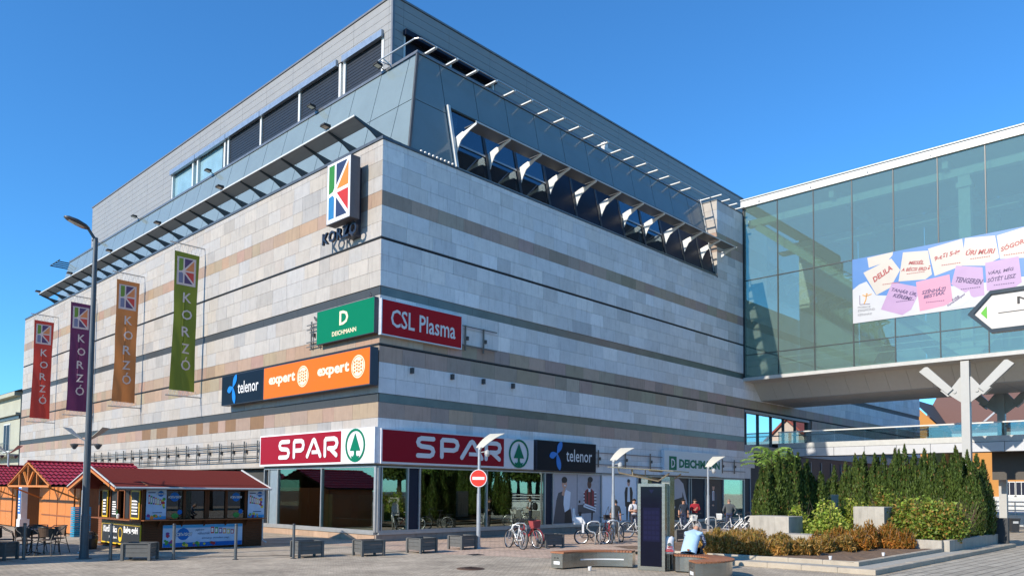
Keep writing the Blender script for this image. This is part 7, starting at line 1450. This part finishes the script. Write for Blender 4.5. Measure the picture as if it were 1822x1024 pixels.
# feather leaved sapling
t = thing('ailanthus_sapling', 'bright green sapling with feathery leaves rising above the hedge clump', 'tree', (11.35, -10.75, .2)); b = MB(); b.tube([(0, 0, 0), (.05, 0, 1.8), (.1, .02, 3.3)], [.03, .02, .012], 6); b.build('trunk', M_BARK, t)
C = []; D = []; S_ = []; T = []; b = MB(); rr_ = random.Random(12)
for i in range(20):
    a = 2.4*i; z0 = 2.75+.75*i/20; L0 = rr_.uniform(.8, 1.2)*(1.0 if i < 15 else .75); pr_ = Vector((.09, .02, z0)); hor = Vector((math.cos(a), math.sin(a), 0)); pts = []
    for j in range(9): s_ = j/8; pts.append(pr_+hor*L0*s_+Vector((0, 0, .80*s_-.60*s_*s_)))
    b.tube(pts, [.008]*5+[.005]*4, 4)
    for j in range(2, 13):
        s_ = j/12; p_ = pr_+hor*L0*s_+Vector((0, 0, .80*s_-.60*s_*s_)); sd_ = Vector((-hor.y, hor.x, 0))
        for sg in (-1, 1):
            d_ = (sd_*sg*.8+hor*.35+Vector((0, 0, -.5))).normalized(); l_ = .115*(1-.4*s_); d_ = (d_+Vector((rr_.uniform(-.2, .2), rr_.uniform(-.2, .2), rr_.uniform(-.25, .25)))).normalized(); C.append(p_+d_*l_); D.append(d_*l_); S_.append((hor*.7+Vector((0, 0, .55))+sd_*sg*.2).normalized()*.032); g = rr_.uniform(.8, 1.2); T.append((.26*g, .40*g, .07*g))
link('foliage', np_leaves('foliage', np.array(C), np.array(D), np.array(S_), np.array(T), M_LEAF), t); b.build('leaf_stalks', M('stalk', (.16, .2, .05)), t)
# ---------------------------------------------------------------- ramp, bin and wall on the right
rmp = thing('ramp_railing', 'white pipe railing on a pale ramp wall beyond the planted bed', 'railing', (44, -14, 0))
def rpp(mb, nm, mt): o = mb.build(nm, mt, rmp); o.location = (-44, 14, 0); return o
b = MB(); b.box(43, 43.3, -40, -9.5, 0, 0.75); rpp(b, 'ramp_wall', M('ramp_wall', (0.50, 0.53, 0.55), rough=0.7)); b = MB(); b.box(43.3, 47, -40, -9.5, 0, 0.9); rpp(b, 'ramp_deck', m_lgrey)
b = MB()
for z in (1.05, 1.35, 1.62): b.tube([(43.1, -9.6, z), (43.1, -40, z)], 0.045, 6)
rpp(b, 'rail', SP_W); b = MB()
for i in range(10): b.tube([(43.1, -10-3*i, .7), (43.1, -10-3*i, 1.62)], 0.035, 6)
rpp(b, 'rail_post', SP_W)
wb_ = thing('waste_bin', 'dark grey square waste bin beside the low dark wall', 'bin', (32.47, -14.9, 0), -0.75); b = MB(); v = [(sx*a, sy*a, z) for z, a in ((0.04, .21), (.70, .25)) for sx, sy in ((-1, -1), (1, -1), (1, 1), (-1, 1))]
b.add(v, [(i, (i+1) % 4, 4+(i+1) % 4, 4+i) for i in range(4)]+[(3, 2, 1, 0), (4, 5, 6, 7)]); b.box(-.15, .15, -.255, -.235, .5, .62, 1); b.build('bin_body', [M('bin_grey', (.035, .037, .04), rough=.5), m_lgrey], wb_); b = MB(); b.box(-.28, .28, -.28, .28, .70, .78); b.build('bin_lid', M('bin_grey'), wb_)
# ================================================================ fashion posters in the shop windows
PG_, PW_, PK_, PS_, PRD, PDK, PSU = [M('vinyl_'+n_, tuple(q*1.3 for q in c), rough=0.5, var=0.04) for n_, c in (('grey', S(175, 170, 175)), ('white', S(225, 228, 235)), ('black', S(38, 34, 36)), ('skin', S(205, 155, 130)), ('red', S(140, 45, 50)), ('brown', S(90, 58, 45)), ('suit', S(42, 42, 58)))]
MP_ = [PG_, PW_, PK_, PS_, PRD, PDK, PSU, M('vinyl_slate', S(92, 88, 92), rough=0.5)]
def wposter(label, u0, u1, bgm):
    O = Vector(((u0+u1)/2, 0, .4)); t = thing('window_poster', label, 'poster', O, 0, 'fashion posters in the shop windows'); b = MB(); b.fbox(FRR, u0, u1, ZG0+.07, ZG1-.06, -.058, -.046); o = b.build('poster_sheet', bgm, t); o.location = -O
    def part(mb, nm='figure'): o = mb.build(nm, MP_, t); o.location = -O
    return part
def shp(b, u0, sc, lst):
    for i, (m_, pts) in enumerate(lst): b.poly(FRR, [(u0+a*sc, c) for a, c in pts], -.045+.0006*i, m_)
part = wposter('window poster of a smiling dark haired model holding a grey coat', 10.53, 12.42, PG_); b = MB()
shp(b, 11.45, 1.0, [(7, [(-.85, .45), (.02, .45), (.05, 1.5), (-.1, 2.05), (-.48, 1.95), (-.62, 1.6)]), (2, [(.0, .45), (.62, .45), (.5, 1.1), (.4, 1.25), (.05, 1.2)]), (1, [(.02, 1.0), (.38, 1.15), (.48, 2.0), (.12, 2.12), (-.05, 1.9), (-.08, 1.4)]), (3, [(-.22, 1.85), (-.02, 1.8), (.05, 2.25), (-.15, 2.1)]), (3, circ(-.02, 2.42, .2, 16, ry=.27)), (2, circ(-.02, 2.60, .22, 16, ry=.16)), (2, [(-.22, 2.62), (-.2, 2.35), (-.15, 2.6)]), (1, circ(.02, 2.32, .07, 10, ry=.03))]); part(b)
part = wposter('window poster of a seated model in a red striped jumper', 12.46, 14.36, M('vinyl_pale', S(196, 192, 198), rough=.5)); b = MB()
shp(b, 13.4, 1.0, [(7, [(-.9, .9), (.5, .95), (.55, 1.35), (-.2, 1.4), (-.9, 1.35)]), (2, [(-.85, .45), (-.65, .45), (-.6, 1.0), (-.8, 1.0)]), (2, [(.2, .45), (.3, .45), (.35, 1.0), (.2, 1.0)]), (4, [(-.35, 1.3), (.45, 1.25), (.42, 2.05), (.15, 2.2), (-.2, 2.15), (-.4, 2.0)]), (2, [(-.2, 1.35), (-.1, 1.35), (-.08, 2.1), (-.18, 2.1)]), (2, [(.12, 1.35), (.22, 1.35), (.22, 2.1), (.12, 2.15)]), (1, [(-.4, 1.35), (.6, 1.12), (.6, 1.2), (-.4, 1.45)]), (1, [(-.45, 1.25), (.6, 1.0), (.6, 1.07), (-.45, 1.33)]), (1, [(-.05, 2.02), (.12, 2.02), (.12, 2.2), (-.05, 2.2)]), (5, circ(.03, 2.42, .17, 14, ry=.24)), (2, circ(.1, 2.65, .22, 14, ry=.15))])
for i in range(9): b.fbox(FRR, 13.84, 14.02, 1.3+.085*i, 1.34+.085*i, -.04, -.039, (1, 2)[i % 2]); b.fbox(FRR, 12.95, 13.05, 1.3+.085*i, 1.34+.085*i, -.04, -.039, (1, 2)[i % 2])
b.poly(FRR, circ(12.62, 1.52, .07, 12), -.03, 2); part(b)
part = wposter('pale window poster of a slim standing figure in a black jacket', 14.44, 17.66, PW_); b = MB()
shp(b, 16.9, 1.0, [(2, [(-.2, .5), (-.08, .5), (-.02, 1.55), (-.25, 1.55)]), (2, [(.08, .5), (.2, .5), (.25, 1.55), (.0, 1.55)]), (2, [(-.32, 1.25), (.33, 1.25), (.4, 2.0), (.28, 2.3), (-.28, 2.3), (-.38, 2.0)]), (1, [(-.14, 1.5), (.14, 1.5), (.1, 2.3), (-.08, 2.3)]), (3, circ(.0, 2.52, .13, 14, ry=.18)), (2, circ(.0, 2.64, .14, 14, ry=.1))]); part(b)
part = wposter('dark window poster of a bare chested torso beside the information screen', 20.2, 23.06, PDK if False else PK_); b = MB()
shp(b, 21.9, 1.0, [(1, [(-1.2, .5), (-.75, .5), (-.2, 1.3), (-.5, 1.45), (-1.0, 1.2)]), (1, [(.35, .5), (.65, .5), (.5, 1.35), (.25, 1.3)]), (2, [(-.4, 1.2), (.55, 1.3), (.5, 1.75), (-.3, 1.65)]), (0, [(-.45, 1.6), (.5, 1.75), (.55, 2.6), (.1, 2.88), (-.75, 2.85), (-.6, 2.2)]), (0, [(.3, 2.5), (.6, 2.6), (1.15, 1.2), (1.0, 1.15)]), (0, [(-.75, 2.8), (-.6, 2.4), (-1.0, 1.9), (-1.1, 2.2)])]); part(b)
part = wposter('dark window poster of a man in a navy suit and tie', 25.22, 27.25, M('vinyl_umber', S(62, 44, 44), rough=.5)); b = MB()
shp(b, 26.1, 1.0, [(6, [(-.42, .45), (.42, .45), (.48, 1.9), (.25, 2.15), (-.25, 2.15), (-.5, 1.9)]), (1, [(-.12, 1.55), (.1, 1.55), (.1, 2.15), (-.12, 2.15)]), (4, [(-.03, 1.5), (.03, 1.5), (.04, 2.1), (-.04, 2.1)]), (3, circ(.0, 2.38, .14, 14, ry=.2)), (2, circ(.0, 2.52, .15, 14, ry=.09)), (3, circ(-.05, 1.25, .14, 10, ry=.06))]); part(b)

# park trees behind the camera side of the square (mirrored in the shop glass)
def tree_mesh(seed):
    rr = np.random.default_rng(seed); n = 9000; C, D, S_, T = bush_mesh(3.0, 3.0, 5.2, n, [(.06, .11, .02), (.10, .16, .03), (.15, .20, .04)], .09, .15, seed); C[:, 2] += 2.6; return np_leaves('crown', C, D, S_, T, M_LEAF)
PT = [tree_mesh(200+i) for i in range(2)]; b = MB(); b.tube([(0, 0, 0), (.1, 0, 2.5), (0, .1, 5.5)], [.26, .2, .08], 9)
for i in range(6): a = i*1.05; b.tube([(0, 0, 2.2+.3*i), (1.4*math.cos(a), 1.4*math.sin(a), 4.2+.3*i)], [.09, .03], 5)
PTT = b.mesh('trunk', M_BARK)
for i in range(20):
    t = thing('park_tree', 'broad leafy tree on the near side of the square, mirrored in the shop glass', 'tree', (-8+4.6*i+rs.uniform(-1, 1), -46+rs.uniform(-6, 4), 0), rs.uniform(0, 6), 'park trees across the square'); t.scale = (rs.uniform(1.1, 1.5),)*2+(rs.uniform(1.2, 1.6),)
    link('crown', PT[i % 2], t); link('trunk', PTT, t)

for i in range(7):
    t = thing('park_tree', 'broad leafy tree far left of the square, mirrored in the sunlit shop glass', 'tree', (-58+rs.uniform(-4, 4), -30+10*i, 0), rs.uniform(0, 6), 'park trees left of the square'); t.scale = (rs.uniform(1.3, 1.7),)*2+(rs.uniform(1.1, 1.4),)
    link('crown', PT[i % 2], t); link('trunk', PTT, t)

# small litter and a gully grate on the square
for x, y, l_ in ((-2.35, -12.35, 'scrap of white paper on the pavers below the left bench'), (6.0, -16.75, 'crushed white cup on the bare soil behind the inner kerb'), (3.45, -16.2, 'small white cup standing at the foot of the brown conifers')):
    t = thing('litter', l_, 'litter', (x, y, 0.0 if x < 0 else 0.21), rs.uniform(0, 6)); b = MB(); b.lathe([(.035, 0), (.05, .10), (.044, .10), (.03, .01)], n=8); b.build('paper', SP_W, t)
gg = thing('gully_grate', 'square iron gully grate in the pavers right of the planter boxes', 'drain', (-1.2, -6.9, 0), -0.2); b = MB(); b.box(-.22, .22, -.22, .22, -.01, .004); b.build('frame', M_LP, gg); b = MB()
for i in range(6): b.box(-.19, .19, -.18+.065*i, -.15+.065*i, .004, .012)
b.build('bars', m_black, gg)

for i, (x, y) in enumerate(((66, -31), (71, -35), (76, -39), (81, -43), (87, -46), (92, -50))):
    t = thing('park_tree', 'broad leafy tree at the far right of the square, mirrored in the last shop window', 'tree', (x, y, 0), rs.uniform(0, 6), 'park trees far right of the square'); t.scale = (1.3, 1.3, 1.35)
    link('crown', PT[i % 2], t); link('trunk', PTT, t)
